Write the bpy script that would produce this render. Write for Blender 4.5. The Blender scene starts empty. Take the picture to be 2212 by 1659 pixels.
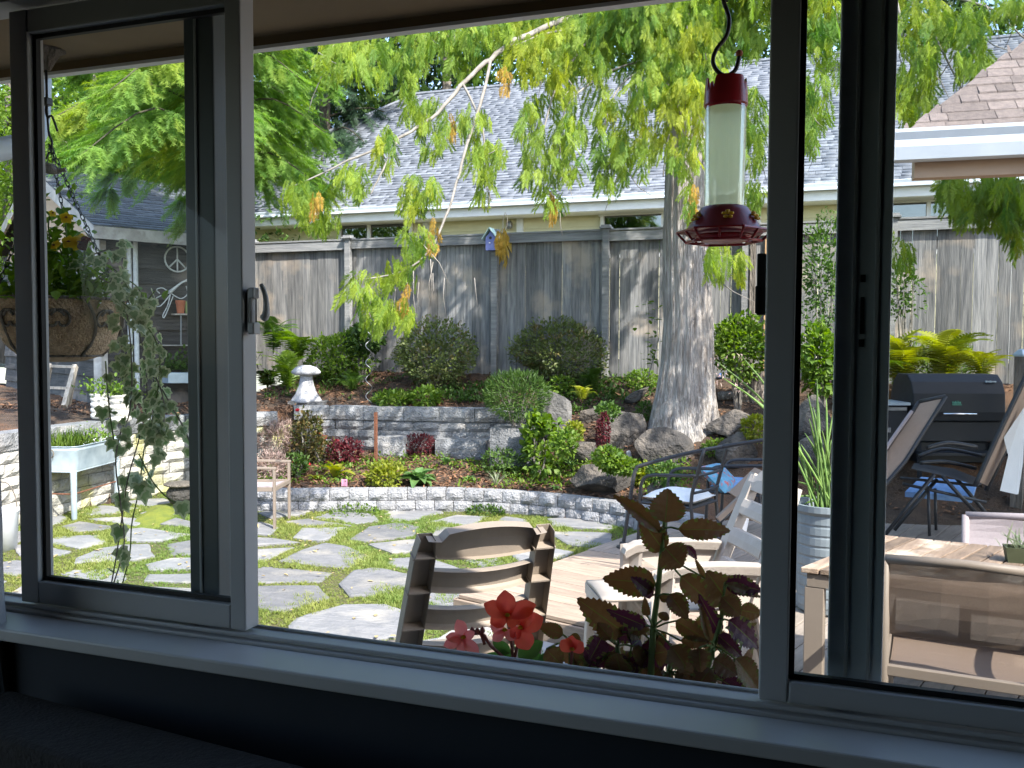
import bpy, bmesh, math, random
import numpy as np
from mathutils import Vector, Matrix
from math import sin, cos, pi, radians, sqrt, atan2
random.seed(7); rng = np.random.default_rng(11)
SC = bpy.context.scene; COL = SC.collection
# ------------------------------------------------------------------ camera
EYE = 2.0; FQ = 1930.0; YAW = radians(19.5); PIT = radians(2.72); ROL = radians(0.26)
fw = np.array([-sin(YAW)*cos(PIT), cos(YAW)*cos(PIT), -sin(PIT)])
r0 = np.array([cos(YAW), sin(YAW), 0]); u0 = np.cross(r0, fw)
RT = cos(ROL)*r0 + sin(ROL)*u0; UP = cos(ROL)*u0 - sin(ROL)*r0
cam = bpy.data.cameras.new('camera'); camo = bpy.data.objects.new('camera', cam); COL.objects.link(camo)
cam.sensor_fit = 'HORIZONTAL'; cam.sensor_width = 36.0; cam.lens = 36.0*FQ/2212.0
cam.clip_start = 0.05; cam.clip_end = 400
m = Matrix.Identity(4)
for i in range(3):
    m[i][0] = RT[i]; m[i][1] = UP[i]; m[i][2] = -fw[i]
m[2][3] = EYE
camo.matrix_world = m; SC.camera = camo
# ------------------------------------------------------------------ light
SUN_EL = radians(45); SUN_AZ = radians(-33)
sund = Vector((cos(SUN_EL)*cos(SUN_AZ), cos(SUN_EL)*sin(SUN_AZ), sin(SUN_EL)))
w = bpy.data.worlds.new('World'); SC.world = w; w.use_nodes = True
nt = w.node_tree; nt.nodes.clear()
sk = nt.nodes.new('ShaderNodeTexSky'); sk.sky_type = 'NISHITA'; sk.sun_disc = False
sk.sun_elevation = SUN_EL; sk.sun_rotation = atan2(sund.x, sund.y); sk.air_density = 1.0; sk.dust_density = 1.2
bg = nt.nodes.new('ShaderNodeBackground'); bg.inputs['Strength'].default_value = 0.15
wo = nt.nodes.new('ShaderNodeOutputWorld')
nt.links.new(sk.outputs[0], bg.inputs[0]); nt.links.new(bg.outputs[0], wo.inputs[0])
sl = bpy.data.lights.new('sun', 'SUN'); sl.energy = 2.8; sl.angle = radians(0.5); sl.color = (1, .945, .86)
so = bpy.data.objects.new('sun', sl); COL.objects.link(so)
so.rotation_mode = 'QUATERNION'; so.rotation_quaternion = sund.to_track_quat('Z', 'Y'); so.location = (6, -5, 12)
vs = SC.view_settings; vs.view_transform = 'Standard'; vs.look = 'None'; vs.exposure = 2.12; vs.gamma = 1; vs.use_curve_mapping = False
SC.render.engine = 'CYCLES'
cy = SC.cycles; cy.use_denoising = True; cy.max_bounces = 8; cy.diffuse_bounces = 4; cy.glossy_bounces = 3
cy.transparent_max_bounces = 24; cy.transmission_bounces = 4; cy.caustics_reflective = False; cy.caustics_refractive = False
cy.sample_clamp_indirect = 6

# ------------------------------------------------------------------ points in the place, read off the photograph
CAMP = np.array([0, 0, EYE])
def ray(x, y): return fw*FQ + RT*(x-1106) + UP*(829.5-y)
def Qz(x, y, z):
    d = ray(x, y); return CAMP + d*((z-EYE)/d[2])
def QY(x, y, Y):
    d = ray(x, y); return CAMP + d*(Y/d[1])
def Qd(x, y, D): return CAMP + ray(x, y)*(D/FQ)
def px(d, D): return d*D/FQ          # d picture units at depth D, in metres

# ------------------------------------------------------------------ materials
MT = {}
class NT:
    def __init__(s, name):
        s.m = bpy.data.materials.new(name); s.m.use_nodes = True
        s.t = s.m.node_tree; s.t.nodes.clear()
    def n(s, ty, ins=None, **kw):
        nd = s.t.nodes.new(ty)
        for k, v in kw.items(): setattr(nd, k, v)
        for k, v in (ins or {}).items():
            if hasattr(v, 'is_linked') or isinstance(v, bpy.types.NodeSocket): s.t.links.new(v, nd.inputs[k])
            else: nd.inputs[k].default_value = v
        return nd
    def out(s, sock):
        o = s.n('ShaderNodeOutputMaterial'); s.t.links.new(sock, o.inputs['Surface'])
def c4(c): return (c[0], c[1], c[2], 1.0)
def mat(name, col, col2=None, rough=.65, scale=6, stretch=(1, 1, 1), rotz=0, bump=.3, bscale=None, spec=.35,
        metal=0, orand=.12, trans=0, tcol=None, attr=False, detail=6, col3=None, s3=1.2, bdist=.02, coat=0, lo=.35, hi=.65, trg=0):
    """base colour col..col2 by noise (stretched for grain), per-object brightness orand, bump; trans = translucency"""
    M = NT(name); col2 = col2 or tuple(c*.6 for c in col)
    geo = M.n('ShaderNodeNewGeometry')
    mp = M.n('ShaderNodeMapping', {'Rotation': (0, 0, rotz), 'Vector': geo.outputs['Position']})
    mp2 = M.n('ShaderNodeMapping', {'Scale': stretch, 'Vector': mp.outputs[0]})
    oi = M.n('ShaderNodeObjectInfo')
    add = M.n('ShaderNodeVectorMath', {0: mp2.outputs[0]}, operation='ADD')
    cmb = M.n('ShaderNodeMath', {0: oi.outputs['Random'], 1: 37.0}, operation='MULTIPLY')
    if orand > 0: M.t.links.new(cmb.outputs[0], add.inputs[1])
    no = M.n('ShaderNodeTexNoise', {'Vector': add.outputs[0], 'Scale': scale, 'Detail': detail, 'Roughness': .62})
    mr = M.n('ShaderNodeMapRange', {'Value': no.outputs['Fac'], 'From Min': lo, 'From Max': hi})
    fac = mr.outputs[0]
    if attr:
        at = M.n('ShaderNodeAttribute', attribute_name='rnd')
        mx0 = M.n('ShaderNodeMath', {0: fac, 1: .35}, operation='MULTIPLY')
        mx1 = M.n('ShaderNodeMath', {0: at.outputs['Fac'], 1: .75}, operation='MULTIPLY')
        fac = M.n('ShaderNodeMath', {0: mx0.outputs[0], 1: mx1.outputs[0]}, operation='ADD', use_clamp=True).outputs[0]
    mix = M.n('ShaderNodeMix', {'Factor': fac, 6: c4(col), 7: c4(col2)}, data_type='RGBA')
    c = mix.outputs[2]
    if col3:
        n3 = M.n('ShaderNodeTexNoise', {'Vector': geo.outputs['Position'], 'Scale': s3, 'Detail': 5})
        r3 = M.n('ShaderNodeMapRange', {'Value': n3.outputs['Fac'], 'From Min': .54, 'From Max': .66})
        c = M.n('ShaderNodeMix', {'Factor': r3.outputs[0], 6: c, 7: c4(col3)}, data_type='RGBA').outputs[2]
    if orand > 0:
        ra = M.n('ShaderNodeMapRange', {'Value': oi.outputs['Random'], 'To Min': 1-orand*1.6, 'To Max': 1+orand})
        c = M.n('ShaderNodeHueSaturation', {'Value': ra.outputs[0], 'Color': c}).outputs[0]
    b = M.n('ShaderNodeBsdfPrincipled', {'Base Color': c, 'Roughness': rough, 'Specular IOR Level': spec, 'Metallic': metal, 'Coat Weight': coat})
    if bump > 0:
        nb = M.n('ShaderNodeTexNoise', {'Vector': add.outputs[0], 'Scale': bscale or scale*4, 'Detail': 5})
        bp = M.n('ShaderNodeBump', {'Strength': bump, 'Distance': bdist, 'Height': nb.outputs['Fac']})
        M.t.links.new(bp.outputs[0], b.inputs['Normal'])
    sh = b.outputs[0]
    if trans > 0:
        if tcol:
            tr = M.n('ShaderNodeBsdfTranslucent', {'Color': c4(tcol)})
        else:
            hs = M.n('ShaderNodeHueSaturation', {'Saturation': 1.15, 'Value': 1.7, 'Color': c})
            tr = M.n('ShaderNodeBsdfTranslucent', {'Color': hs.outputs[0]})
        sh = M.n('ShaderNodeMixShader', {0: trans, 1: sh, 2: tr.outputs[0]}).outputs[0]
    if trg > 0:
        tp = M.n('ShaderNodeBsdfTransparent')
        sh = M.n('ShaderNodeMixShader', {0: trg, 1: sh, 2: tp.outputs[0]}).outputs[0]
    M.out(sh); MT[name] = M.m; return M.m
def glassmat(name, tint=(1, 1, 1), refl=.06, rough=0.0):
    M = NT(name)
    lw = M.n('ShaderNodeLayerWeight', {'Blend': .25})
    tp = M.n('ShaderNodeBsdfTransparent', {'Color': c4(tint)}); gl = M.n('ShaderNodeBsdfGlossy', {'Roughness': rough})
    f = M.n('ShaderNodeMath', {0: lw.outputs['Fresnel'], 1: refl}, operation='MULTIPLY_ADD'); f.inputs[2].default_value = refl*.35
    M.out(M.n('ShaderNodeMixShader', {0: f.outputs[0], 1: tp.outputs[0], 2: gl.outputs[0]}).outputs[0]); MT[name] = M.m; return M.m

# setting
mat('soil', (.105, .068, .045), (.05, .036, .027), rough=.95, scale=5, bump=1, bscale=60, bdist=.04, orand=0, col3=(.17, .09, .05), s3=1.0)
mat('groundm', (.10, .09, .06), (.05, .06, .03), rough=.95, scale=2, orand=0)
mat('mossbase', (.075, .085, .03), (.12, .105, .05), rough=.95, scale=9, bump=.8, bscale=70, orand=0)
mat('flag', (.225, .223, .225), (.165, .168, .174), rough=.8, scale=3.5, stretch=(1, 2.2, 1), bump=.6, bscale=16, orand=.16, bdist=.03, col3=(.29, .275, .25), s3=2.2, spec=.2)
mat('grass', (.125, .21, .045), (.25, .27, .07), rough=.7, scale=2.2, attr=True, orand=0, bump=0, trans=.35)
mat('moss', (.20, .22, .03), (.11, .15, .03), rough=.9, scale=8, bump=.9, bscale=90, orand=0)
mat('mulch', (.26, .135, .072), (.11, .062, .04), rough=.95, scale=40, attr=True, bump=0, orand=0)
mat('litter', (.40, .33, .16), (.30, .22, .10), rough=.8, scale=10, attr=True, bump=0, orand=0)
DECKR = radians(20)
mat('deckm', (.37, .285, .215), (.26, .20, .155), rough=.75, scale=4, stretch=(1, 9, 9), rotz=-radians(-18), bump=.25, bscale=30, orand=.09)
mat('deck2', (.34, .28, .23), (.235, .195, .165), rough=.75, scale=4, stretch=(9, 1, 9), rotz=radians(18), bump=.25, bscale=30, orand=.09)
mat('concrete', (.36, .35, .34), (.28, .27, .265), rough=.9, scale=5, bump=.3, orand=0)
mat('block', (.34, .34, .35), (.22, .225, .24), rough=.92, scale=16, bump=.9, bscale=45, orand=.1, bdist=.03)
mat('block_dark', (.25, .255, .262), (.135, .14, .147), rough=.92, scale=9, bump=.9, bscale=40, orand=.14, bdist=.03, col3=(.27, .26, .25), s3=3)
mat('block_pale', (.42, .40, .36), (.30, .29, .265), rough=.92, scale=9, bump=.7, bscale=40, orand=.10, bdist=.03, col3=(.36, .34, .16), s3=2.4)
mat('rock', (.125, .11, .096), (.045, .043, .042), rough=.9, scale=3, bump=.9, bscale=22, orand=.15, bdist=.05, col3=(.18, .155, .13), s3=2.5)
mat('rock_pale', (.19, .185, .18), (.10, .10, .10), rough=.9, scale=6, bump=.8, bscale=24, orand=.1, bdist=.03)
mat('fencew', (.265, .262, .258), (.12, .124, .13), rough=.85, scale=5, stretch=(5, 5, .35), bump=.55, bscale=14, orand=.2, bdist=.015, col3=(.36, .31, .26), s3=1.6, spec=.2)
mat('fencerail', (.29, .29, .285), (.185, .19, .195), rough=.85, scale=5, stretch=(.4, 5, 5), bump=.4, orand=.08, spec=.2)
mat('newwood', (.50, .33, .18), (.40, .26, .14), rough=.8, scale=5, stretch=(5, 5, .5), orand=0)
mat('bark', (.46, .43, .40), (.19, .165, .145), rough=.92, scale=5, stretch=(7, 7, .45), bump=1, bscale=9, orand=0, bdist=.06, spec=.15, col3=(.46, .43, .40), s3=2.2)
mat('bark2', (.22, .19, .16), (.11, .095, .08), rough=.92, scale=5, stretch=(4, 4, .6), bump=1, bscale=12, orand=.05, bdist=.05)
mat('darktwig', (.06, .052, .035), (.035, .03, .022), rough=.9, scale=9, orand=0, bump=.3)
mat('twig', (.25, .23, .205), (.15, .135, .115), rough=.85, scale=9, orand=0, bump=.3)
mat('siding', (.085, .08, .078), (.038, .037, .038), rough=.85, scale=4, stretch=(.5, .5, 6), bump=.4, orand=.22, col3=(.19, .16, .14), s3=2)
mat('shedtrim', (.45, .42, .39), (.30, .28, .26), rough=.8, scale=5, orand=.08, col3=(.52, .5, .47), s3=4)
mat('shedroof', (.115, .125, .14), (.06, .066, .078), rough=.9, scale=7, bump=.6, orand=.25)
mat('yellowwall', (.60, .56, .36), (.54, .50, .32), rough=.7, scale=2, bump=.1, orand=.04)
mat('whitetrim', (.72, .72, .70), (.64, .64, .63), rough=.6, scale=3, bump=.05, orand=.03)
mat('gutter', (.58, .63, .68), (.50, .55, .61), rough=.5, scale=3, bump=.03, orand=.03)
mat('shingle', (.185, .20, .225), (.115, .127, .15), rough=.92, scale=9, bump=.6, bscale=120, orand=.2, bdist=.01)
mat('shingle_b', (.185, .20, .225), (.115, .127, .15), rough=.92, scale=2.2, bump=.5, bscale=60, orand=0, attr=True)
mat('shingle_t', (.23, .185, .165), (.16, .13, .12), rough=.92, scale=30, bump=.8, bscale=140, orand=.17, bdist=.01)
mat('soffitm', (.18, .122, .062), (.15, .10, .05), rough=.7, scale=3, bump=.05, orand=0)
mat('houseside', (.52, .47, .39), (.46, .41, .34), rough=.75, scale=3, bump=.1, orand=.03)
mat('tanpaint', (.48, .34, .23), (.42, .29, .2), rough=.7, scale=2, bump=.05, orand=0)
# interior
mat('vinyl', (.43, .435, .44), (.40, .405, .41), rough=.42, scale=2, bump=.02, orand=.02, spec=.4)
mat('vinyl_shade', (.09, .105, .11), (.07, .085, .09), rough=.45, scale=2, bump=.02, orand=.02, spec=.4)  # left outer stile: same white vinyl, its shade put into the colour
mat('vinyl_out', (.58, .63, .65), (.52, .57, .59), rough=.45, scale=2, bump=.02, orand=.02, spec=.4)
mat('gasket', (.012, .012, .013), rough=.6, bump=0, orand=0)
mat('sillm', (.50, .50, .495), (.46, .46, .455), rough=.38, scale=3, bump=.02, orand=0)
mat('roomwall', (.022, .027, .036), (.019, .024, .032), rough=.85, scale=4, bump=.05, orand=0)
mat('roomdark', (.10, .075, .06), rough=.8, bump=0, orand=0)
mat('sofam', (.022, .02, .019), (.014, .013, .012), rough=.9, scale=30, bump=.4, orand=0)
mat('curtainm', (.45, .44, .43), (.36, .35, .34), rough=.9, scale=20, stretch=(1, 1, .2), bump=.2, orand=0)
glassmat('pane', (.93, .96, .95), .022); glassmat('pane_c', (.985, .99, .99), .016)
mat('screenm', (.20, .19, .18), rough=.8, bump=0, orand=0, trg=.80)
glassmat('darkpane', (.25, .3, .3), .5, .02)
# things
mat('blackmetal', (.020, .021, .024), (.03, .03, .034), rough=.42, scale=20, bump=.1, orand=.05, spec=.5)
mat('grillm', (.010, .013, .018), (.014, .017, .022), rough=.55, scale=8, bump=.05, orand=.05, spec=.3)
mat('chrome', (.75, .76, .78), (.7, .7, .72), rough=.22, metal=1, bump=0, orand=0)
mat('galv', (.50, .58, .64), (.34, .42, .49), rough=.4, metal=.35, scale=4, bump=.1, orand=0)
mat('rust', (.22, .085, .045), (.12, .05, .03), rough=.85, scale=30, bump=.5, orand=0)
mat('resin', (.27, .225, .18), (.225, .187, .152), rough=.55, scale=5, bump=.04, bscale=80, orand=.03, spec=.35)
mat('resin2', (.42, .375, .33), (.35, .31, .27), rough=.55, scale=5, bump=.04, bscale=80, orand=.03, spec=.35)
mat('tanmetal', (.23, .187, .153), (.20, .163, .134), rough=.5, scale=3, bump=.03, orand=.03)
mat('sling', (.24, .175, .135), (.20, .145, .115), rough=.8, scale=140, bump=.2, orand=.04, trg=.32)
mat('slingsolid', (.38, .27, .20), (.32, .23, .17), rough=.8, scale=90, bump=.2, orand=.05)
mat('slinglilac', (.36, .31, .32), (.32, .275, .285), rough=.8, scale=90, bump=.2, orand=.04)
mat('tablew', (.33, .235, .17), (.19, .135, .10), rough=.7, scale=4, stretch=(8, 1.0, 8), rotz=radians(16), bump=.3, orand=.22, col3=(.50, .42, .34), s3=3)
mat('cushion_w', (.80, .80, .79), (.74, .75, .76), rough=.9, scale=14, bump=.3, orand=0)
mat('cushion_b', (.22, .36, .60), (.16, .28, .5), rough=.9, scale=14, bump=.3, orand=.05)
mat('pillow', (.10, .27, .38), (.14, .34, .5), rough=.9, scale=26, bump=.2, orand=0, col3=(.45, .12, .1), s3=22)
mat('concpot', (.55, .52, .48), (.42, .40, .37), rough=.9, scale=9, bump=.5, orand=.06)
mat('stonewhite', (.42, .42, .44), (.28, .285, .31), rough=.85, scale=8, bump=.5, orand=0)
mat('oldwood', (.48, .43, .37), (.28, .24, .2), rough=.85, scale=5, stretch=(5, 5, .7), bump=.4, orand=.1)
mat('terracotta', (.42, .14, .07), (.34, .11, .06), rough=.8, scale=8, bump=.2, orand=0)
mat('greenpot', (.35, .45, .20), (.28, .36, .16), rough=.6, scale=8, bump=.1, orand=0)
mat('olivebox', (.075, .085, .045), (.055, .065, .035), rough=.6, scale=8, bump=.1, orand=0)
mat('palepot', (.20, .23, .25), (.16, .185, .205), rough=.6, scale=5, bump=.1, orand=0)
mat('whiteplastic', (.72, .74, .76), (.66, .68, .7), rough=.45, scale=3, bump=.02, orand=0)
mat('paintwhite', (.62, .64, .64), (.45, .47, .47), rough=.75, scale=20, bump=.3, orand=0)
mat('birdblue', (.20, .24, .55), (.16, .19, .45), rough=.7, scale=12, bump=.2, orand=0)
mat('birdroof', (.52, .68, .62), (.42, .56, .52), rough=.7, scale=12, bump=.2, orand=0)
mat('straw', (.42, .30, .07), (.30, .2, .05), rough=.8, scale=20, attr=True, bump=0, orand=0, trans=.3)
mat('purpleball', (.16, .13, .5), (.12, .1, .4), rough=.2, scale=6, bump=0, orand=0, coat=.5)
mat('coir', (.60, .43, .28), (.38, .26, .16), rough=.98, scale=26, bump=1, bscale=120, orand=0, bdist=.02, detail=8)
mat('redplastic', (.34, .012, .02), (.30, .01, .018), rough=.28, scale=3, bump=0, orand=0, spec=.5, trans=.12)
mat('darkred', (.20, .028, .045), (.25, .035, .055), rough=.32, scale=4, bump=0, orand=0, spec=.5, trans=.15)
mat('yellowplastic', (.72, .42, .02), (.6, .34, .02), rough=.4, bump=0, orand=0)
glassmat('tubeglass', (.96, .98, .97), .12)
mat('nectar', (.74, .76, .58), (.66, .70, .53), rough=.5, scale=9, stretch=(1, 1, .4), bump=0, orand=0, trans=.55, trg=.20)
mat('boxred', (.10, .035, .03), rough=.7, orand=0)
mat('bluegem', (.1, .2, .5), rough=.3, bump=0, orand=0)
mat('pinktag', (.7, .35, .5), rough=.5, bump=0, orand=0)
mat('logogreen', (.12, .42, .30), rough=.5, bump=0, orand=0)
mat('silver', (.30, .31, .32), rough=.4, metal=.6, bump=0, orand=0)
# leaves
mat('lf_cedar', (.30, .37, .045), (.09, .19, .035), rough=.6, scale=1.6, attr=True, orand=0, bump=0, trans=.45, col3=(.27, .31, .03), s3=1.1)
mat('lf_dead', (.46, .31, .06), (.30, .19, .04), rough=.7, scale=5, attr=True, orand=0, bump=0, trans=.35)
mat('lf_feather', (.20, .31, .055), (.085, .185, .04), rough=.6, scale=1.2, attr=True, orand=0, bump=0, trans=.48, col3=(.25, .31, .045), s3=1.0)
mat('lf_bright', (.17, .25, .03), (.075, .15, .022), rough=.55, scale=4, attr=True, orand=.08, bump=0, trans=.38)
mat('lf_mid', (.09, .16, .028), (.045, .095, .02), rough=.55, scale=3, attr=True, orand=.1, bump=0, trans=.32)
mat('lf_dark', (.065, .12, .026), (.025, .055, .015), rough=.5, scale=2, attr=True, orand=.12, bump=0, trans=.25)
mat('lf_conifer', (.03, .066, .026), (.012, .034, .014), rough=.6, scale=1, attr=True, orand=.1, bump=0, trans=.2)
mat('lf_olive', (.13, .17, .042), (.07, .092, .028), rough=.5, scale=4, attr=True, orand=.06, bump=0, trans=.25, col3=(.14, .11, .04), s3=5)
mat('lf_yellow', (.28, .29, .03), (.16, .21, .03), rough=.55, scale=4, attr=True, orand=.06, bump=0, trans=.4)
mat('lf_red', (.14, .022, .028), (.06, .012, .018), rough=.55, scale=5, attr=True, orand=.05, bump=0, trans=.3)
mat('lf_rose', (.16, .09, .03), (.06, .10, .025), rough=.55, scale=5, attr=True, orand=.05, bump=0, trans=.3)
mat('lf_heather', (.42, .30, .28), (.24, .19, .15), rough=.8, scale=6, attr=True, orand=0, bump=0, trans=.3)
mat('lf_grey', (.30, .33, .22), (.2, .24, .16), rough=.7, scale=6, attr=True, orand=0, bump=0, trans=.3)
mat('lf_reed', (.17, .26, .06), (.11, .2, .05), rough=.5, scale=4, orand=.2, bump=0, trans=.3)
mat('lf_hosta', (.14, .24, .07), (.075, .16, .05), rough=.45, scale=7, orand=.15, bump=.2, bscale=40, trans=.3, spec=.5)
mat('lf_ivy', (.12, .20, .075), (.21, .26, .13), rough=.45, scale=22, orand=.2, bump=.1, trans=.35, spec=.45)
mat('lf_ivyedge', (.50, .52, .34), (.33, .36, .21), rough=.5, scale=22, orand=.1, bump=0, trans=.35)
mat('lf_coleus', (.075, .032, .020), (.115, .085, .03), rough=.5, scale=30, orand=.25, bump=.4, bscale=110, trans=.42, tcol=(.21, .095, .03), spec=.4, bdist=.006)
mat('lf_coleus2', (.06, .012, .035), (.035, .01, .022), rough=.5, scale=30, orand=.25, bump=.4, bscale=110, trans=.35, tcol=(.13, .02, .045), spec=.4, bdist=.006)
mat('lf_coleusedge', (.13, .14, .035), rough=.5, orand=.1, bump=0, trans=.4)
mat('stem_green', (.13, .19, .05), (.09, .14, .035), rough=.5, scale=8, orand=0, bump=0, trans=.2)
mat('stem_red', (.22, .07, .05), rough=.5, orand=0, bump=0)
mat('lf_begonia', (.03, .075, .03), (.06, .11, .03), rough=.45, scale=14, orand=.15, bump=.2, trans=.35, tcol=(.12, .3, .05))
mat('petal_red', (.62, .07, .05), (.70, .20, .05), rough=.5, scale=18, orand=.1, bump=.1, trans=.5, tcol=(.85, .10, .07))
mat('petal_pink', (.72, .22, .24), (.75, .36, .22), rough=.5, scale=18, orand=.1, bump=.1, trans=.5, tcol=(.9, .22, .22))
mat('petal_yellow', (.60, .42, .015), (.5, .3, .02), rough=.5, scale=18, orand=.1, bump=0, trans=.45, tcol=(.85, .6, .03))
mat('petal_dark', (.10, .02, .015), rough=.5, orand=0, bump=0, trans=.3)
mat('flower_red', (.65, .03, .05), rough=.5, orand=0, bump=0, trans=.3)

# ------------------------------------------------------------------ mesh helpers
WL = {}
def link(o, parent=None, loc=None):
    COL.objects.link(o)
    if parent is not None:
        o.parent = parent
        base = WL.get(parent.name, Vector((0, 0, 0)))
    else: base = Vector((0, 0, 0))
    L = Vector(loc) if loc is not None else Vector((0, 0, 0))
    o.location = L - base; WL[o.name] = L
    return o
def tag(o, label=None, cat=None, group=None, kind=None):
    if label: o['label'] = label
    if cat: o['category'] = cat
    if group: o['group'] = group
    if kind: o['kind'] = kind
    return o
def thing(name, label, cat, loc=(0, 0, 0), group=None):
    o = bpy.data.objects.new(name, None); o.empty_display_size = .1
    link(o, None, loc); return tag(o, label, cat, group)
class MB:
    def __init__(s): s.v = []; s.f = []
    def add(s, vs, fs):
        k = len(s.v); s.v += [tuple(map(float, p)) for p in vs]; s.f += [tuple(i+k for i in f) for f in fs]; return s
    def box(s, c, d, rz=0, M=None):
        x, y, z = d[0]/2, d[1]/2, d[2]/2
        P = [(-x,-y,-z),(x,-y,-z),(x,y,-z),(-x,y,-z),(-x,-y,z),(x,-y,z),(x,y,z),(-x,y,z)]
        if M is not None: P = [M @ Vector(p) for p in P]
        elif rz: P = [(p[0]*cos(rz)-p[1]*sin(rz), p[0]*sin(rz)+p[1]*cos(rz), p[2]) for p in P]
        return s.add([(p[0]+c[0], p[1]+c[1], p[2]+c[2]) for p in P], [(0,3,2,1),(4,5,6,7),(0,1,5,4),(1,2,6,5),(2,3,7,6),(3,0,4,7)])
    def bar(s, a, b, w, h, up=(0, 0, 1)):
        a = Vector(a); b = Vector(b); d = (b-a).normalized(); u = Vector(up)
        if abs(d.dot(u)) > .97: u = Vector((0, 1, 0))
        x = d.cross(u).normalized()*(w/2); z = x.cross(d).normalized()*(h/2)
        P = [a-x-z, a+x-z, a+x+z, a-x+z, b-x-z, b+x-z, b+x+z, b-x+z]
        return s.add(P, [(0,1,2,3),(7,6,5,4),(0,4,5,1),(1,5,6,2),(2,6,7,3),(3,7,4,0)])
    def tube(s, pts, r, n=8, cap=True):
        pts = [Vector(p) for p in pts]; N = len(pts)
        rs = r if isinstance(r, (list, tuple)) else [r]*N
        up = None; rings = []
        for i, p in enumerate(pts):
            t = (pts[min(i+1, N-1)] - pts[max(i-1, 0)])
            t = t.normalized() if t.length > 1e-9 else Vector((0, 0, 1))
            if up is None:
                up = Vector((0, 0, 1)) if abs(t.z) < .9 else Vector((1, 0, 0))
            x = t.cross(up); x = x.normalized() if x.length > 1e-6 else Vector((1, 0, 0)); up = x.cross(t).normalized()
            rings.append([p + (x*cos(2*pi*k/n) + up*sin(2*pi*k/n))*rs[i] for k in range(n)])
        V = [q for g in rings for q in g]; Fs = []
        for i in range(N-1):
            for k in range(n): Fs.append((i*n+k, i*n+(k+1) % n, (i+1)*n+(k+1) % n, (i+1)*n+k))
        if cap: Fs += [tuple(range(n-1, -1, -1)), tuple(range((N-1)*n, N*n))]
        return s.add(V, Fs)
    def lathe(s, prof, n=24, c=(0, 0, 0), wob=None, cap=True):
        V = []; Fs = []
        for i, (r, z) in enumerate(prof):
            for k in range(n):
                a = 2*pi*k/n; rr = r*(wob(a, i) if wob else 1)
                V.append((c[0]+rr*cos(a), c[1]+rr*sin(a), c[2]+z))
        m_ = len(prof)
        for i in range(m_-1):
            for k in range(n): Fs.append((i*n+k, i*n+(k+1) % n, (i+1)*n+(k+1) % n, (i+1)*n+k))
        if cap:
            if prof[0][0] > 1e-5: Fs.append(tuple(range(n-1, -1, -1)))
            if prof[-1][0] > 1e-5: Fs.append(tuple(range((m_-1)*n, m_*n)))
        return s.add(V, Fs)
    def prism(s, poly, z0, z1):
        n = len(poly); V = [(p[0], p[1], z0) for p in poly] + [(p[0], p[1], z1) for p in poly]
        return s.add(V, [tuple(range(n-1, -1, -1)), tuple(range(n, 2*n))] + [(i, (i+1) % n, n+(i+1) % n, n+i) for i in range(n)])
    def sheet(s, rows, th=0, dirn=None):
        """grid of points rows[i][j]; optional thickness along dirn"""
        R, Cn = len(rows), len(rows[0]); P = [Vector(p) for r in rows for p in r]
        F_ = [(i*Cn+j, i*Cn+j+1, (i+1)*Cn+j+1, (i+1)*Cn+j) for i in range(R-1) for j in range(Cn-1)]
        if th:
            d = Vector(dirn)*th; k = R*Cn; P2 = [p+d for p in P]
            F2 = [tuple(reversed([i+k for i in f])) for f in F_]
            ed = [j for j in range(Cn)] + [i*Cn+Cn-1 for i in range(1, R)] + [(R-1)*Cn+j for j in range(Cn-2, -1, -1)] + [i*Cn for i in range(R-2, 0, -1)]
            F3 = [(ed[(i+1) % len(ed)], ed[i], ed[i]+k, ed[(i+1) % len(ed)]+k) for i in range(len(ed))]
            return s.add(P+P2, F_+F2+F3)
        return s.add(P, F_)
    def mesh(s, name, material, smooth=False):
        me = bpy.data.meshes.new(name); me.from_pydata(s.v, [], s.f); me.materials.append(MT[material])
        if smooth: me.polygons.foreach_set('use_smooth', [True]*len(me.polygons))
        me.update(); return me
    def build(s, name, material, parent=None, loc=None, smooth=False, bevel=0):
        o = bpy.data.objects.new(name, s.mesh(name, material, smooth)); link(o, parent, loc)
        if bevel:
            b = o.modifiers.new('bevel', 'BEVEL'); b.width = bevel; b.segments = 2; b.limit_method = 'ANGLE'; b.angle_limit = radians(40)
        return o
def put(name, me, parent, loc=None, rz=None, M=None, label=None):
    """object from shared mesh data under parent, in world terms"""
    o = bpy.data.objects.new(name, me); COL.objects.link(o)
    base = WL.get(parent.name, Vector((0, 0, 0))) if parent else Vector((0, 0, 0))
    if parent: o.parent = parent
    if M is not None:
        W = Matrix(M); L = W.translation.copy(); W.translation = L - base; o.matrix_basis = W; WL[o.name] = L
    else:
        o.location = Vector(loc) - base; WL[o.name] = Vector(loc)
        if rz is not None: o.rotation_euler = (0, 0, rz)
    if label: o['label'] = label
    return o
def basis(x, y, z, loc):
    M = Matrix.Identity(4)
    for i in range(3): M[i][0] = x[i]; M[i][1] = y[i]; M[i][2] = z[i]; M[i][3] = loc[i]
    return M
def dup(root, loc, rz=None, label=None, group=None):
    def cp(o, par):
        c = o.copy(); COL.objects.link(c)
        if par: c.parent = par
        for ch in list(o.children): cp(ch, c)
        return c
    r = cp(root, None); r.location = loc
    if rz is not None: r.rotation_euler = (0, 0, rz)
    if label: r['label'] = label
    if group: r['group'] = group
    return r

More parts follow.
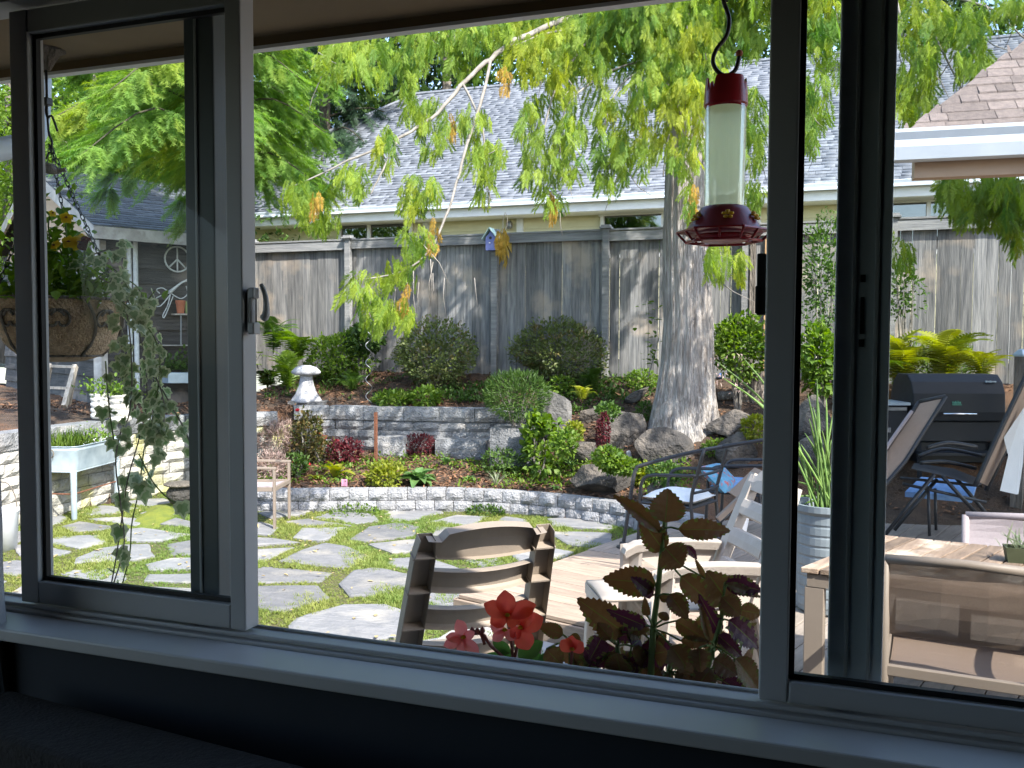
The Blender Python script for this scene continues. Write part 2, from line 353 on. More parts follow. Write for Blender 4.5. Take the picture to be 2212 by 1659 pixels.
# --- numpy leaf scatter
def npmesh(name, V, F, rnd, material, parent=None, smooth=False, loc=None):
    me = bpy.data.meshes.new(name); n = len(V); f = len(F)
    me.vertices.add(n); me.vertices.foreach_set('co', np.asarray(V, np.float32).ravel())
    me.loops.add(f*3); me.loops.foreach_set('vertex_index', np.asarray(F, np.int32).ravel())
    me.polygons.add(f); me.polygons.foreach_set('loop_start', np.arange(0, f*3, 3, dtype=np.int32))
    try: me.polygons.foreach_set('loop_total', np.full(f, 3, np.int32))
    except Exception: pass
    if smooth: me.polygons.foreach_set('use_smooth', np.ones(f, bool))
    if rnd is not None:
        a = me.attributes.new('rnd', 'FLOAT', 'POINT'); a.data.foreach_set('value', np.asarray(rnd, np.float32))
    me.materials.append(MT[material]); me.update(calc_edges=True)
    o = bpy.data.objects.new(name, me); link(o, parent, loc)
    if loc is not None: me.transform(Matrix.Translation(-Vector(loc)))
    return o
def unit(a):
    n = np.linalg.norm(a, axis=-1, keepdims=True); return a/np.maximum(n, 1e-9)
def scat(tpls, P, D, S, up=None, roll=None, rnd=None):
    """instances of tri templates: +y along D; returns V, F, rnd"""
    N = len(P); D = unit(np.asarray(D, float)); P = np.asarray(P, float); S = np.broadcast_to(np.asarray(S, float), (N,))
    upv = np.tile([0, 0, 1.], (N, 1)) if up is None else unit(np.asarray(up, float))
    bad = np.abs((D*upv).sum(1)) > .96; upv = upv.copy(); upv[bad] = unit(rng.normal(size=(bad.sum(), 3)))
    X = unit(np.cross(D, upv)); Z = np.cross(X, D)
    if roll is not None:
        c, s_ = np.cos(roll)[:, None], np.sin(roll)[:, None]; X, Z = X*c+Z*s_, Z*c-X*s_
    rnd = rng.random(N) if rnd is None else rnd
    Vs, Fs, Rs, k = [], [], [], 0
    w_ = rng.integers(0, len(tpls), N)
    for t, (tv, tf) in enumerate(tpls):
        ix = np.where(w_ == t)[0]
        if len(ix) == 0: continue
        v = (tv[None, :, 0:1]*X[ix, None] + tv[None, :, 1:2]*D[ix, None] + tv[None, :, 2:3]*Z[ix, None])*S[ix, None, None] + P[ix, None]
        f = tf[None] + (np.arange(len(ix))*len(tv))[:, None, None] + k
        Vs.append(v.reshape(-1, 3)); Fs.append(f.reshape(-1, 3)); Rs.append(np.repeat(rnd[ix], len(tv))); k += len(ix)*len(tv)
    return np.concatenate(Vs), np.concatenate(Fs), np.concatenate(Rs)
def T(V, F): return (np.array(V, float), np.array(F, int))
def leaf_oval(w=.5, fold=.12):
    return T([(0,0,0),(w*.45,.3,fold),(w*.4,.65,fold*.8),(0,1,-.05),(-w*.4,.65,fold*.8),(-w*.45,.3,fold),(0,.5,0)],
             [(0,1,6),(1,2,6),(2,3,6),(3,4,6),(4,5,6),(5,0,6)])
def leaf_dia(w=.45): return T([(0,0,0),(w/2,.45,.06),(0,1,0),(-w/2,.45,.06)], [(0,1,2),(0,2,3)])
OV = [leaf_oval(.55), leaf_oval(.45, .2), leaf_oval(.65, .05)]; DIA = [leaf_dia(.5), leaf_dia(.38)]
def cat_t(parts):
    V, F, k = [], [], 0
    for v, f in parts: V.append(v); F.append(f+k); k += len(v)
    return (np.concatenate(V), np.concatenate(F))
def strip(a, b, w0, w1):
    a = np.array(a, float); b = np.array(b, float); d = unit(b-a); s_ = unit(np.cross(d, [0, 0, 1.]))
    return T([a-s_*w0, a+s_*w0, b+s_*w1, b-s_*w1], [(0,1,2),(0,2,3)])
def cedar_spray(seed):
    r = random.Random(seed); parts = [strip((0,0,0), (0,.9,-.02), .010, .004)]
    n = 13
    for i in range(n):
        t = .06+.9*i/n; L = (.40*(1-t*.62))*(.8+.4*r.random())
        if t < .15: L *= .6
        for sd in (-1, 1):
            a = radians(36+14*r.random())*sd; z = r.uniform(-.07, .07)
            d = np.array([sin(a), cos(a), 0]); o = np.array([0, t, 0.])
            tip = o+d*L+np.array([0, .05, z-.05])
            mid = o+d*L*.5+np.array([0, 0, z*.4])
            nrm = np.array([cos(a), -sin(a), 0])*.021
            parts.append(T([o, mid+nrm, tip, mid-nrm], [(0,1,2),(0,2,3)]))
            for u in (.35, .62):
                b0 = o+d*L*u
                for s2 in (-1, 1):
                    a2 = a+s2*radians(34); d2 = np.array([sin(a2), cos(a2), 0]); L2 = L*.40*(1.1-u*.5)
                    n2 = np.array([cos(a2), -sin(a2), 0])*.017; tp = b0+d2*L2+np.array([0, 0, z*.7-.02])
                    parts.append(T([b0-n2, b0+d2*L2*.5+n2, tp], [(0,1,2)]))
    return cat_t(parts)
def feather_spray(seed):
    r = random.Random(seed); parts = [strip((0,0,0), (0,1,-.12), .006, .003)]
    for i in range(22):
        t = .03+.95*i/22; z0 = -.12*t
        for sd in (-1, 1):
            a = radians(38+28*r.random())*sd; L = .24*(1-.5*t)*(.7+.6*r.random())
            d = np.array([sin(a), cos(a), r.uniform(-.55, .15)]); o = np.array([0, t, z0])
            nn = np.array([cos(a), -sin(a), 0])*.013
            parts.append(T([o-nn, o+nn, o+d*L], [(0,1,2)]))
    return cat_t(parts)
def fern_frond(seed, n=20):
    """frond arching along +y, tip drooping; unit length"""
    r = random.Random(seed); parts = []
    def ax(t): return np.array([0, t*.92, .42*sin(pi*t*.72)*(1) - .30*t*t])
    for i in range(6): parts.append(strip(ax(i/6), ax((i+1)/6), .008, .006))
    for i in range(n):
        t = .12+.86*i/n; o = ax(t); L = .25*sin(pi*min(1, (t*.92+.12)))**.8*(.9+.2*r.random())+.02
        for sd in (-1, 1):
            d = np.array([sd*.93, .36, -.18]); tip = o+d*L; q = np.array([0, .013+.006*r.random(), 0]); m1 = o+d*L*.45
            parts.append(T([o-q*.6, m1-q, tip, m1+q, o+q*.6], [(0,1,4),(1,3,4),(1,2,3)]))
    return cat_t(parts)
CED = [cedar_spray(i) for i in range(5)]; FEA = [feather_spray(i) for i in range(4)]; FRN = [fern_frond(i) for i in range(3)]
def tri_me(name, t, material, smooth=False):
    me = bpy.data.meshes.new(name); me.from_pydata([tuple(p) for p in t[0]], [], [tuple(map(int, f)) for f in t[1]]); me.materials.append(MT[material])
    if smooth: me.polygons.foreach_set('use_smooth', [True]*len(me.polygons))
    a = me.attributes.new('rnd', 'FLOAT', 'POINT'); a.data.foreach_set('value', np.full(len(t[0]), random.random(), np.float32))
    me.update(); return me
def spline(pts, n):
    P = np.array(pts, float); N = len(P); out = []
    for i in np.linspace(0, N-1, n):
        k = min(int(i), N-2); t = i-k; p0, p1, p2, p3 = P[max(k-1, 0)], P[k], P[k+1], P[min(k+2, N-1)]
        out.append(.5*((2*p1)+(-p0+p2)*t+(2*p0-5*p1+4*p2-p3)*t*t+(-p0+3*p1-3*p2+p3)*t**3))
    return np.array(out)
def arc_pts(pts, n=400):
    S = spline(pts, n); d = np.r_[0, np.cumsum(np.linalg.norm(np.diff(S, axis=0), axis=1))]; return S, d
def at_len(S, d, s):
    x = [np.interp(s, d, S[:, i]) for i in range(S.shape[1])]; e = .02
    a = [np.interp(s-e, d, S[:, i]) for i in range(S.shape[1])]; b = [np.interp(s+e, d, S[:, i]) for i in range(S.shape[1])]
    return np.array(x), unit(np.array(b)-np.array(a))
# ================================================================== SETTING
LOWP = [(-7.5,9.5),(-7.0,8.95),(-6.19,8.74),(-5.03,9.2),(-4.02,9.58),(-2.88,9.6),(-1.9,9.27),(-1.3,8.95)]
UPP = [(-8.0,5.2),(-8.08,6.9),(-8.2,8.3),(-8.12,9.15),(-7.75,9.85),(-7.2,10.45),(-6.55,10.95),(-5.34,11.15),(-4.4,11.36),(-3.7,11.6)]
def sdist(pl, P):
    pl = np.array(pl); best = np.full(len(P), 1e9); sg = np.ones(len(P))
    for a, b in zip(pl[:-1], pl[1:]):
        d = b-a; t = np.clip(((P-a)@d)/(d@d), 0, 1); q = a+t[:, None]*d; r = P-q; di = np.hypot(r[:, 0], r[:, 1])
        cr = d[0]*r[:, 1]-d[1]*r[:, 0]; up = di < best-1e-9; best = np.where(up, di, best); sg = np.where(up, np.sign(cr), sg)
    return best*sg
LOWX = [(-7.9,12)]+LOWP+[(-.9,9.25),(2,10.0),(12,10.4)]
UPX = [(-8,-5)]+UPP+[(-2.9,11.35),(-1.9,11.0),(-.6,10.9),(1,11.0),(4,11.3),(14,11.4)]
def gz(P):
    P = np.atleast_2d(np.asarray(P, float))[:, :2]
    dU = sdist(UPX, P)-.12; dL = sdist(LOWX, P)-.12
    fr = np.clip((P[:, 0]+3.9)/.9, 0, 1); rampU = .03+fr*.9; rampL = .03+np.clip((P[:, 0]+1.5)/.5, 0, 1)*.3
    sU = np.clip((dU+rampU)/rampU, 0, 1); sU = sU*sU*(3-2*sU); sL = np.clip((dL+rampL)/rampL, 0, 1)
    low = sL*(.22+.26*np.clip(dL/(np.abs(dL)+np.abs(dU)+.01), 0, 1))-.06*(1-sL)
    upz = 1.02-.1*fr+(.56+.1*fr)*np.clip(np.maximum(dU, 0)/(np.maximum(dU, 0)+np.maximum(13-P[:, 1], .0)+.3), 0, 1)
    upz = np.where(P[:, 0] < -8.1, 1.0+.03*np.clip(dU, 0, 4), upz)
    return low*(1-sU)+upz*sU
def onground(x, y, it=60):
    """point of the terrain under a picture position"""
    d = ray(x, y)/FQ; Dc = np.arange(4, 18, .35); Pc = CAMP+d*Dc[:, None]; k = np.argmax(Pc[:, 2] <= gz(Pc))
    if Pc[k, 2] > gz(Pc[k])[0]: return CAMP+d*14
    Df = np.arange(Dc[max(k-1, 0)], Dc[k]+.02, .015); Pf = CAMP+d*Df[:, None]; return Pf[np.argmax(Pf[:, 2] <= gz(Pf))]
gx = np.arange(-17, 12.01, .11); gy = np.arange(3.4, 13.3, .11)
X, Y = np.meshgrid(gx, gy); P = np.c_[X.ravel(), Y.ravel()]; Z = gz(P)
Z = Z+np.where(Z > .05, (rng.random(len(Z))-.5)*.035, 0); n1, n2 = len(gx), len(gy)
V = np.c_[P, Z]; I = np.arange(n1*n2).reshape(n2, n1)
Fq = np.concatenate([np.c_[I[:-1,:-1].ravel(), I[:-1,1:].ravel(), I[1:,1:].ravel()], np.c_[I[:-1,:-1].ravel(), I[1:,1:].ravel(), I[1:,:-1].ravel()]])
soil = npmesh('garden_soil', V, Fq, None, 'soil', smooth=True); tag(soil, kind='structure')
g = MB(); g.add([(-90,-60,-.12),(90,-60,-.12),(90,13.2,-.12),(-90,13.2,-.12)], [(0,1,2,3)]); tag(g.build('ground', 'groundm'), kind='structure')
g = MB(); g.add([(-90,13.1,1.45),(90,13.1,1.45),(90,160,1.6),(-90,160,1.6)], [(0,1,2,3)]); tag(g.build('lawn', 'groundm'), kind='structure')
# scattered bark mulch on the upper and lower beds
def mulchat(boxes, n, name):
    Ps = []
    for (x0, x1, y0, y1), k in zip(boxes, n):
        q = np.c_[rng.uniform(x0, x1, k), rng.uniform(y0, y1, k)]; Ps.append(q)
    Ps = np.concatenate(Ps); z = gz(Ps); ok = z > .15; Ps = Ps[ok]; z = z[ok]; N = len(Ps)
    D = unit(np.c_[rng.normal(size=(N, 2)), rng.normal(size=N)*.25])
    V, F, R = scat([leaf_dia(.42)], np.c_[Ps, z+.004], D, rng.uniform(.03, .085, N), roll=rng.uniform(-.5, .5, N))
    o = npmesh(name, V, F, R, 'mulch'); tag(o, 'reddish bark mulch chips scattered over the planting beds', 'mulch', kind='stuff')
mulchat([(-7.3,-1.5,8.9,11.3), (-11,-3,9,13), (-3,3,10,13)], [9000, 15000, 4500], 'mulch')

# ---- patio of flagstones
patio = thing('patio', None, None, (-4.5, 5.5, 0)); patio['kind'] = 'structure'
PB = [(-9.2,1.7),(-1.2,1.7),(-1.2,5.2),(-2.55,5.8),(-1.7,9.3),(-2.9,9.75),(-4.0,9.75),(-5.0,9.4),(-6.2,8.9),(-7.0,9.1),(-7.6,9.9),(-8.3,9.2),(-8.35,8.2),(-8.2,5)]
def clip(poly, p, nrm):
    out = []
    for i in range(len(poly)):
        a, b = poly[i], poly[(i+1) % len(poly)]; da = (a-p)@nrm; db = (b-p)@nrm
        if da <= 0: out.append(a)
        if da*db < 0: out.append(a+(b-a)*(da/(da-db)))
    return out
def inside(P, poly):
    P = np.atleast_2d(P); r = np.zeros(len(P), bool); n = len(poly)
    for i in range(n):
        (x1, y1), (x2, y2) = poly[i], poly[(i+1) % n]
        c = ((y1 > P[:, 1]) != (y2 > P[:, 1])) & (P[:, 0] < (x2-x1)*(P[:, 1]-y1)/(y2-y1+1e-12)+x1); r ^= c
    return r
b = MB(); b.prism(PB, -.04, .0); b.build('moss_bed', 'mossbase', patio)
pts = []
for j, yy in enumerate(np.arange(1.9, 10, .50)):
    for xx in np.arange(-9.2, -1.2, .86):
        if random.random() < .9: pts.append((xx+(j % 2)*.43+random.uniform(-.36, .36), yy+random.uniform(-.21, .21)))
pts = np.array(pts); polys = []
for p in pts:
    if not inside(p, PB)[0]: continue
    cell = [p+np.array(c) for c in ((-1.1,-.8),(1.1,-.8),(1.1,.8),(-1.1,.8))]
    for q in pts:
        if q is p or np.hypot(*(q-p)) > 1.8 or np.allclose(q, p): continue
        d = unit(q-p); cell = clip(cell, (p+q)/2-d*random.uniform(.03, .12), d)
        if len(cell) < 3: break
    if len(cell) < 4: continue
    cell = np.array(cell); c = cell.mean(0); out = []
    for i in range(len(cell)):
        a, bb = cell[i], cell[(i+1) % len(cell)]; L = np.hypot(*(bb-a)); k = max(1, int(L/.16))
        for t in range(k):
            q = a+(bb-a)*(t/k); q = c+(q-c)*random.uniform(.91, .99); out.append(q)
    polys.append(np.array(out))
for poly in polys:
    n = len(poly); c = poly.mean(0); zt = random.uniform(.012, .03); tx, ty = random.uniform(-.012, .012), random.uniform(-.012, .012)
    def zz(q): return zt+(q-c)[0]*tx+(q-c)[1]*ty
    inn = c+(poly-c)*.93; V = [(*q, -.02) for q in poly]+[(*q, zz(q)-.008) for q in poly]+[(*q, zz(q)+random.uniform(-.003, .003)) for q in inn]+[(*c, zz(c)+.004)]
    F = [(i, (i+1) % n, n+(i+1) % n, n+i) for i in range(n)]+[(n+i, n+(i+1) % n, 2*n+(i+1) % n, 2*n+i) for i in range(n)]+[(2*n+i, 2*n+(i+1) % n, 3*n) for i in range(n)]
    V = [(v[0]-c[0], v[1]-c[1], v[2]) for v in V]; mb = MB(); mb.add(V, F); mb.build('flagstone', 'flag', patio, (c[0], c[1], 0))
# grass in the joints
N = 150000; P = np.c_[rng.uniform(-9, -1.3, N), rng.uniform(2.6, 9.9, N)]
ok = inside(P, PB); P = P[ok]; hit = np.zeros(len(P), bool)
for poly in polys: 
    c = poly.mean(0); hit |= inside(P, c+(poly-c)*.85)
soft = np.sin(P[:, 0]*3.1+1.3)*np.sin(P[:, 1]*4.3+P[:, 0])+.5*np.sin(P[:, 0]*9+P[:, 1]*7)
keep = (~hit & (rng.random(len(P)) < .95)) | (hit & (soft > .5) & (rng.random(len(P)) < .5)); P = P[keep]
blade = cat_t([T([(-.13,0,0),(.13,0,0),(dx,dy,h)], [(0,1,2)]) for dx, dy, h in ((.5,.3,.8),(-.5,.2,.75),(.1,-.6,.7),(-.1,.6,1.0),(.6,-.4,.45),(-.6,-.3,.5))])
V, F, R = scat([blade], np.c_[P, np.full(len(P), .004)], np.c_[rng.normal(size=(len(P), 2)), np.zeros(len(P))], rng.uniform(.016, .037, len(P))*np.clip(1+.6*soft[keep], .5, 1.7),
               rnd=np.clip(.45+.4*np.sin(P[:, 0]*2.3+P[:, 1]*1.7)+rng.normal(size=len(P))*.2, 0, 1))
o = npmesh('grass', V, F, R, 'grass'); tag(o, 'low grass and clover growing between the flagstones of the patio', 'grass', kind='stuff')
N = 260; P = np.c_[rng.uniform(-8.2, -2.2, N), rng.uniform(5, 9, N), np.full(N, .035)]
V, F, R = scat(OV, P, np.c_[rng.normal(size=(N, 2)), rng.normal(size=N)*.2], rng.uniform(.025, .055, N)); tag(npmesh('fallen_leaves', V, F, R, 'litter'), 'small dry pale leaves fallen on the patio stones', 'leaves', kind='stuff')

# ---- block walls
def rough_block(L, h, dpt, seed, bev=.012):
    r = random.Random(seed); nx, nz = 5, 4; V = []; F = []
    for k in range(nz):
        for i in range(nx):
            ed = i in (0, nx-1) or k in (0, nz-1)
            V.append((-L/2+L*i/(nx-1), (bev if ed else -r.uniform(.0, .024)), h*k/(nz-1)))
    for k in range(nz-1):
        for i in range(nx-1): F.append((k*nx+i, k*nx+i+1, (k+1)*nx+i+1, (k+1)*nx+i))
    b0 = len(V); V += [(-L/2, dpt, 0), (L/2, dpt, 0), (L/2, dpt, h), (-L/2, dpt, h)]
    F += [tuple([(nz-1)*nx+i for i in range(nx)]+[b0+2, b0+3]), tuple([i for i in range(nx-1, -1, -1)]+[b0, b0+1]),
          tuple([k*nx for k in range(nz-1, -1, -1)][::-1]+[b0+3, b0]), tuple([k*nx+nx-1 for k in range(nz)][::-1]+[b0+1, b0+2]), (b0+1, b0, b0+3, b0+2)]
    m = MB(); m.add(V, F); return m
def wallrun(root, pts, z0, courses, L, h, dpt, matn, gap=.006, seed=0, s0=0, s1=None, cap=None, zfun=None, lv=.0):
    S, d = arc_pts([(x, y, 0) for x, y in pts]); s1 = s1 or d[-1]; me = {}
    z = z0
    for c in range(courses+(1 if cap else 0)):
        iscap = cap and c == courses; LL, hh, dd, mm = (cap if iscap else (L, h, dpt, matn))
        key = (iscap,); 
        if key not in me: me[key] = [rough_block(1-gap/LL, hh-gap, dd, seed+i+50*bool(iscap)).mesh('block', mm) for i in range(5)]
        s = s0+(LL*.5 if c % 2 else 0)+random.uniform(0, .05)
        while s < s1-LL*.5:
            l = LL*random.uniform(1-lv, 1+lv); p, t = at_len(S, d, s+l/2)
            zz = z+(zfun(s+l/2) if zfun else 0)
            n_ = np.array([-t[1], t[0], 0]); off = n_*(-.03 if iscap else random.uniform(-.008, .008))
            M = basis((t[0]*l, t[1]*l, 0), n_, (0, 0, 1), (p[0]+off[0], p[1]+off[1], zz))
            put('block', random.choice(me[key]), root, M=M); s += l
        z += hh
lw = thing('garden_wall', 'low curved two course wall of light grey split face blocks edging the lower flower bed', 'wall', (-4, 9.4, 0))
wallrun(lw, LOWP, .0, 2, .225, .138, .16, 'block', seed=1, gap=.006)
uw = thing('retaining_wall', 'weathered dark grey block wall with big cap stones holding the upper bed beneath the fence', 'wall', (-6, 11, 0))
S_, d_ = arc_pts([(x, y, 0) for x, y in UPP]); sm = d_[np.argmin(np.abs(S_[:, 0]+7.0)+np.abs(S_[:, 1]-10.6))]
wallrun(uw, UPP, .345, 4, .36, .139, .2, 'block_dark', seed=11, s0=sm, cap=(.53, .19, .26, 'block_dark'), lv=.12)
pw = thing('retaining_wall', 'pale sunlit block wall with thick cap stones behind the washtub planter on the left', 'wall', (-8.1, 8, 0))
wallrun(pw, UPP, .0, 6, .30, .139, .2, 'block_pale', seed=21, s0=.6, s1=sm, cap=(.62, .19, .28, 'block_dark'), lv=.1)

# ---- deck
dk = thing('deck', None, None, (0, 7, 0)); dk['kind'] = 'structure'; DZ = .18
AH = radians(-17.5); UX = np.array([cos(AH), sin(AH), 0]); UY = np.array([-sin(AH), cos(AH), 0]); DO = np.array([-2.5, 5.87, 0])
def DP(u, v, z=DZ): p = DO+UX*u+UY*v; return Vector((p[0], p[1], z))
def boards(u0, u1, v0, v1, along, matn):
    W = .14; st = .146
    if along == 'u':
        for k in range(int((v1-v0)/st)):
            c = DP((u0+u1)/2, v0+st*(k+.5), DZ-.014-random.uniform(0, .002)); m = MB(); m.box((0, 0, 0), (u1-u0-.006, W, .028)); o = m.build('deck_board', matn, dk, c, bevel=.004); o.rotation_euler = (0, 0, AH)
    else:
        for k in range(int((u1-u0)/st)):
            c = DP(u0+st*(k+.5), (v0+v1)/2, DZ-.014-random.uniform(0, .002)); m = MB(); m.box((0, 0, 0), (W, v1-v0-.006, .028)); o = m.build('deck_board', matn, dk, c, bevel=.004); o.rotation_euler = (0, 0, AH)
boards(.02, 1.9, .0, 1.76, 'u', 'deckm'); boards(0, 7.4, 1.77, 3.95, 'v', 'deck2'); boards(1.91, 7.4, -3.0, 1.765, 'v', 'deck2'); boards(1.3, 7.4, 3.96, 5.3, 'v', 'deck2')
m = MB()
for a, b_ in (((0, -.012), (0, 3.95)), ((0, -.012), (1.92, -.012)), ((1.9, -3.0), (1.9, 0))):
    m.bar(DP(*a, .07), DP(*b_, .07), .03, .155)
m.build('skirt_board', 'deckm', dk)
m = MB(); m.add([DP(.05, .03, .1), DP(1.9, .03, .1), DP(1.9, -3, .1), DP(7.4, -3, .1), DP(7.4, 5.2, .1), DP(1.3, 5.2, .1), DP(1.3, 3.9, .1), DP(.05, 3.9, .1)], [(0,1,6,7), (1,2,3,4,5,6)]); m.build('deck_frame', 'roomdark', dk)
m = MB(); m.prism([(-2.6,1.63),(6,1.63),(6,5.5),(-.62,5.22),(-2.38,5.76),(-2.45,5.0),(-2.4,3.6)], -.05, .022); tag(m.build('pavement', 'concrete'), kind='structure')

# ---- fence
fn = thing('fence', 'tall weathered grey cedar board fence with capped posts along the back of the garden', 'fence', (-3, 13, 1.5))
fm = []
for i in range(5):
    r = random.Random(i); m = MB(); w_ = .140+.004*r.random()
    m.box((0, 0, 1.02), (w_, .018, 2.05+.03*r.random())); fm.append(m.mesh('fence_board', 'fencew'))
postx = [-11.0, -9.3, -7.43, -4.87, -3.12, -1.12, .78, 3.1, 5.2]
x = -11.2
while x < 6.5:
    put('fence_board', random.choice(fm), fn, (x, 13.02+random.uniform(-.004, .004), 1.50), rz=random.uniform(-.012, .012)); x += .1465+random.choice([-.002, -.002, -.001, -.002, .001, .004])
pm = MB(); pm.box((0, 0, 1.08), (.092, .092, 2.2)); pm = pm.mesh('post', 'fencerail')
cm = MB(); cm.box((0, 0, .012), (.17, .17, .025)); cm.box((0, 0, .038), (.13, .13, .03)); cm = cm.mesh('cap', 'fencerail')
for i, x in enumerate(postx):
    p_ = put('post', pm, fn, (x, 12.94, 1.48)); put('cap', cm, p_, (x, 12.94, 3.665))
    if i+1 < len(postx):
        m = MB(); m.box((0, 0, 0), (postx[i+1]-x-.095, .035, .135)); m.build('rail', 'fencerail', fn, ((postx[i+1]+x)/2, 12.955, 3.565+random.uniform(-.012, .012)))
        m = MB(); m.box((0, 0, 0), (postx[i+1]-x-.02, .13, .025)); m.build('cap_rail', 'fencerail', fn, ((postx[i+1]+x)/2, 12.99, 3.65))
m = MB(); m.box((-.82, 12.985, 2.5), (.09, .04, 1.95)); m.build('new_board', 'newwood', fn)
m = MB(); m.box((-1.02, 12.92, 2.45), (.07, .09, 1.9)); m.build('brace_post', 'bark2', fn)

# ---- neighbour's house
HY = 20.0; HZ = 5.33
nh = thing('neighbour_house', 'pale yellow bungalow with a grey shingle hip roof behind the back fence', 'house', (-3, 22, 1.5))
wx0, wx1 = -17.3, 12.0
zz = 1.6
while zz < 5.2:
    m = MB(); m.add([(wx0, HY+.60, zz), (wx1, HY+.60, zz), (wx1, HY+.62, zz+.245), (wx0, HY+.62, zz+.245), (wx0, HY+.65, zz), (wx1, HY+.65, zz)], [(0,1,2,3), (4,5,1,0)]); m.build('siding_board', 'yellowwall', nh); zz += .24
for x in (wx0+.1, wx1-.1): m = MB(); m.box((x, 25.5, 3.4), (.2, 9.8, 3.6)); m.build('side_wall', 'yellowwall', nh)
m = MB()
for x in (-17.25, -9.6, -7.1, -1.55, 3.4): m.box((x, HY+.58, 3.45), (.16, .05, 3.6))
m.box((-3, HY+.575, 5.14), (29, .06, .2)); m.build('trim', 'whitetrim', nh)
def hwin(x0, x1, z0, z1, split, blind=True):
    f = MB(); t = .09
    f.box(((x0+x1)/2, HY+.55, z1), (x1-x0+2*t, .09, t)); f.box(((x0+x1)/2, HY+.55, z0), (x1-x0+2*t, .09, t))
    for x in [x0, x1]+[x0+(x1-x0)*s for s in split]: f.box((x, HY+.55, (z0+z1)/2), (t*.9, .084, z1-z0))
    fo = f.build('window', 'whitetrim', nh)
    m = MB(); m.box(((x0+x1)/2, HY+.585, (z0+z1)/2), (x1-x0, .012, z1-z0)); m.build('pane', 'darkpane', fo)
    m = MB(); m.box(((x0+x1)/2, HY+.75, (z0+z1)/2), (x1-x0+.3, .02, z1-z0+.3)); m.build('dark_room', 'roomdark', fo)
    if blind:
        m = MB(); k = z0
        while k < z1: m.box(((x0+x1)/2+(x1-x0)*.22, HY+.64, k), ((x1-x0)*.55, .03, .02)); k += .055
        m.build('blind', 'vinyl_out', fo)
hwin(-12.05, -10.0, 4.0, 5.08, (.42,)); hwin(-5.05, -2.2, 4.0, 4.98, (.5,), False); hwin(.7, 3.0, 3.9, 4.98, (.52,), False)
m = MB(); m.lathe([(.0, 0), (.05, 0), (.08, .05), (.08, .14), (.03, .2)], 12, (-7.35, HY+.5, 4.72)); m.build('wall_lamp', 'silver', nh, smooth=True)
# gutter and roof
m = MB()
P_ = [(0,0),(-.13,0),(-.13,.03),(-.11,.06),(-.13,.13),(-.12,.14),(0,.14)]
m.add([(-18.7, HY+a, HZ+b_-.14) for a, b_ in P_]+[(13, HY+a, HZ+b_-.14) for a, b_ in P_], [(i, i+7, (i+1) % 7+7, (i+1) % 7) for i in range(7)]+[tuple(range(7)), tuple(range(13, 6, -1))]); m.build('gutter', 'gutter', nh)
m = MB(); m.box((-2.85, HY+.02, HZ-.24), (31.5, .03, .2)); m.box((-2.85, HY+.33, HZ-.345), (31.5, .6, .012)); m.build('fascia', 'whitetrim', nh)
RX, RY, RZ = -12.45, 26.0, 9.78; EX0 = -18.5
m = MB(); m.add([(EX0, HY, HZ), (14, HY, HZ), (14, RY, RZ), (RX, RY, RZ), (EX0, 32, HZ), (14, 32, HZ)], [(0,1,2,3), (0,3,4), (4,3,2,5)]); m.build('roof', 'shingle_b', nh)
su = np.array([0, RY-HY, RZ-HZ]); SL = np.linalg.norm(su); su = su/SL; sn = np.array([0, -su[2], su[1]])
tabs = []; row = 0; s = 0
while s < SL-.05:
    xl = EX0+(RX-EX0)*(s/SL)+.05; x = xl-random.random()*.2
    while x < 9.5:
        l = random.choice([.22, .3, .36, .45]); a = max(x, xl)
        if x+l > a+.05: tabs.append((a, x+l-.008, s, random.uniform(.010, .028)))
        x += l
    s += .148
big = sorted(range(len(tabs)), key=lambda i: -((tabs[i][1]-tabs[i][0])*(1.0-.0*tabs[i][2])*(1 if -12 < tabs[i][0] < 3 and tabs[i][2] < 3.6 else .1)+.001*random.random()))[:300]; bigs = set(big)
def tabv(t):
    a, b_, s, th = t; o = np.array([0, HY, HZ]); lo = o+su*s+sn*th; hi = o+su*(s+.16)+sn*.004; lo0 = o+su*s
    return [(a, lo[1], lo[2]), (b_, lo[1], lo[2]), (b_, hi[1], hi[2]), (a, hi[1], hi[2]), (a, lo0[1], lo0[2]), (b_, lo0[1], lo0[2])]
V, F, R = [], [], []
for i, t in enumerate(tabs):
    v = tabv(t); f = [(0,1,2), (0,2,3), (4,5,1), (4,1,0), (4,0,3), (1,5,2)]
    if i in bigs:
        m = MB(); c = np.mean(v, 0); m.add([np.array(q)-c for q in v], f); m.build('shingle', 'shingle', nh, c)
    else:
        k = len(V); V += v; F += [tuple(q+k for q in g_) for g_ in f]; R += [random.random()]*6
o = npmesh('shingles', V, F, R, 'shingle_b', nh); o['kind'] = 'stuff'
m = MB(); m.tube([(-18.5, HY, HZ+.03), (RX, RY, RZ+.03), (14, RY, RZ+.03)], .06, 6); m.build('ridge_cap', 'shingle', nh)
rp = QY(1800, 152, 25.2); m = MB(); m.box(rp, (.7, .5, .25)); m.build('roof_vent', 'blackmetal', nh)
rp = QY(1508, 300, 23.2); m = MB(); m.tube([rp-np.array([0, 0, .3]), rp+np.array([0, 0, .55])], .07, 10); m.build('vent_pipe', 'bark2', nh)

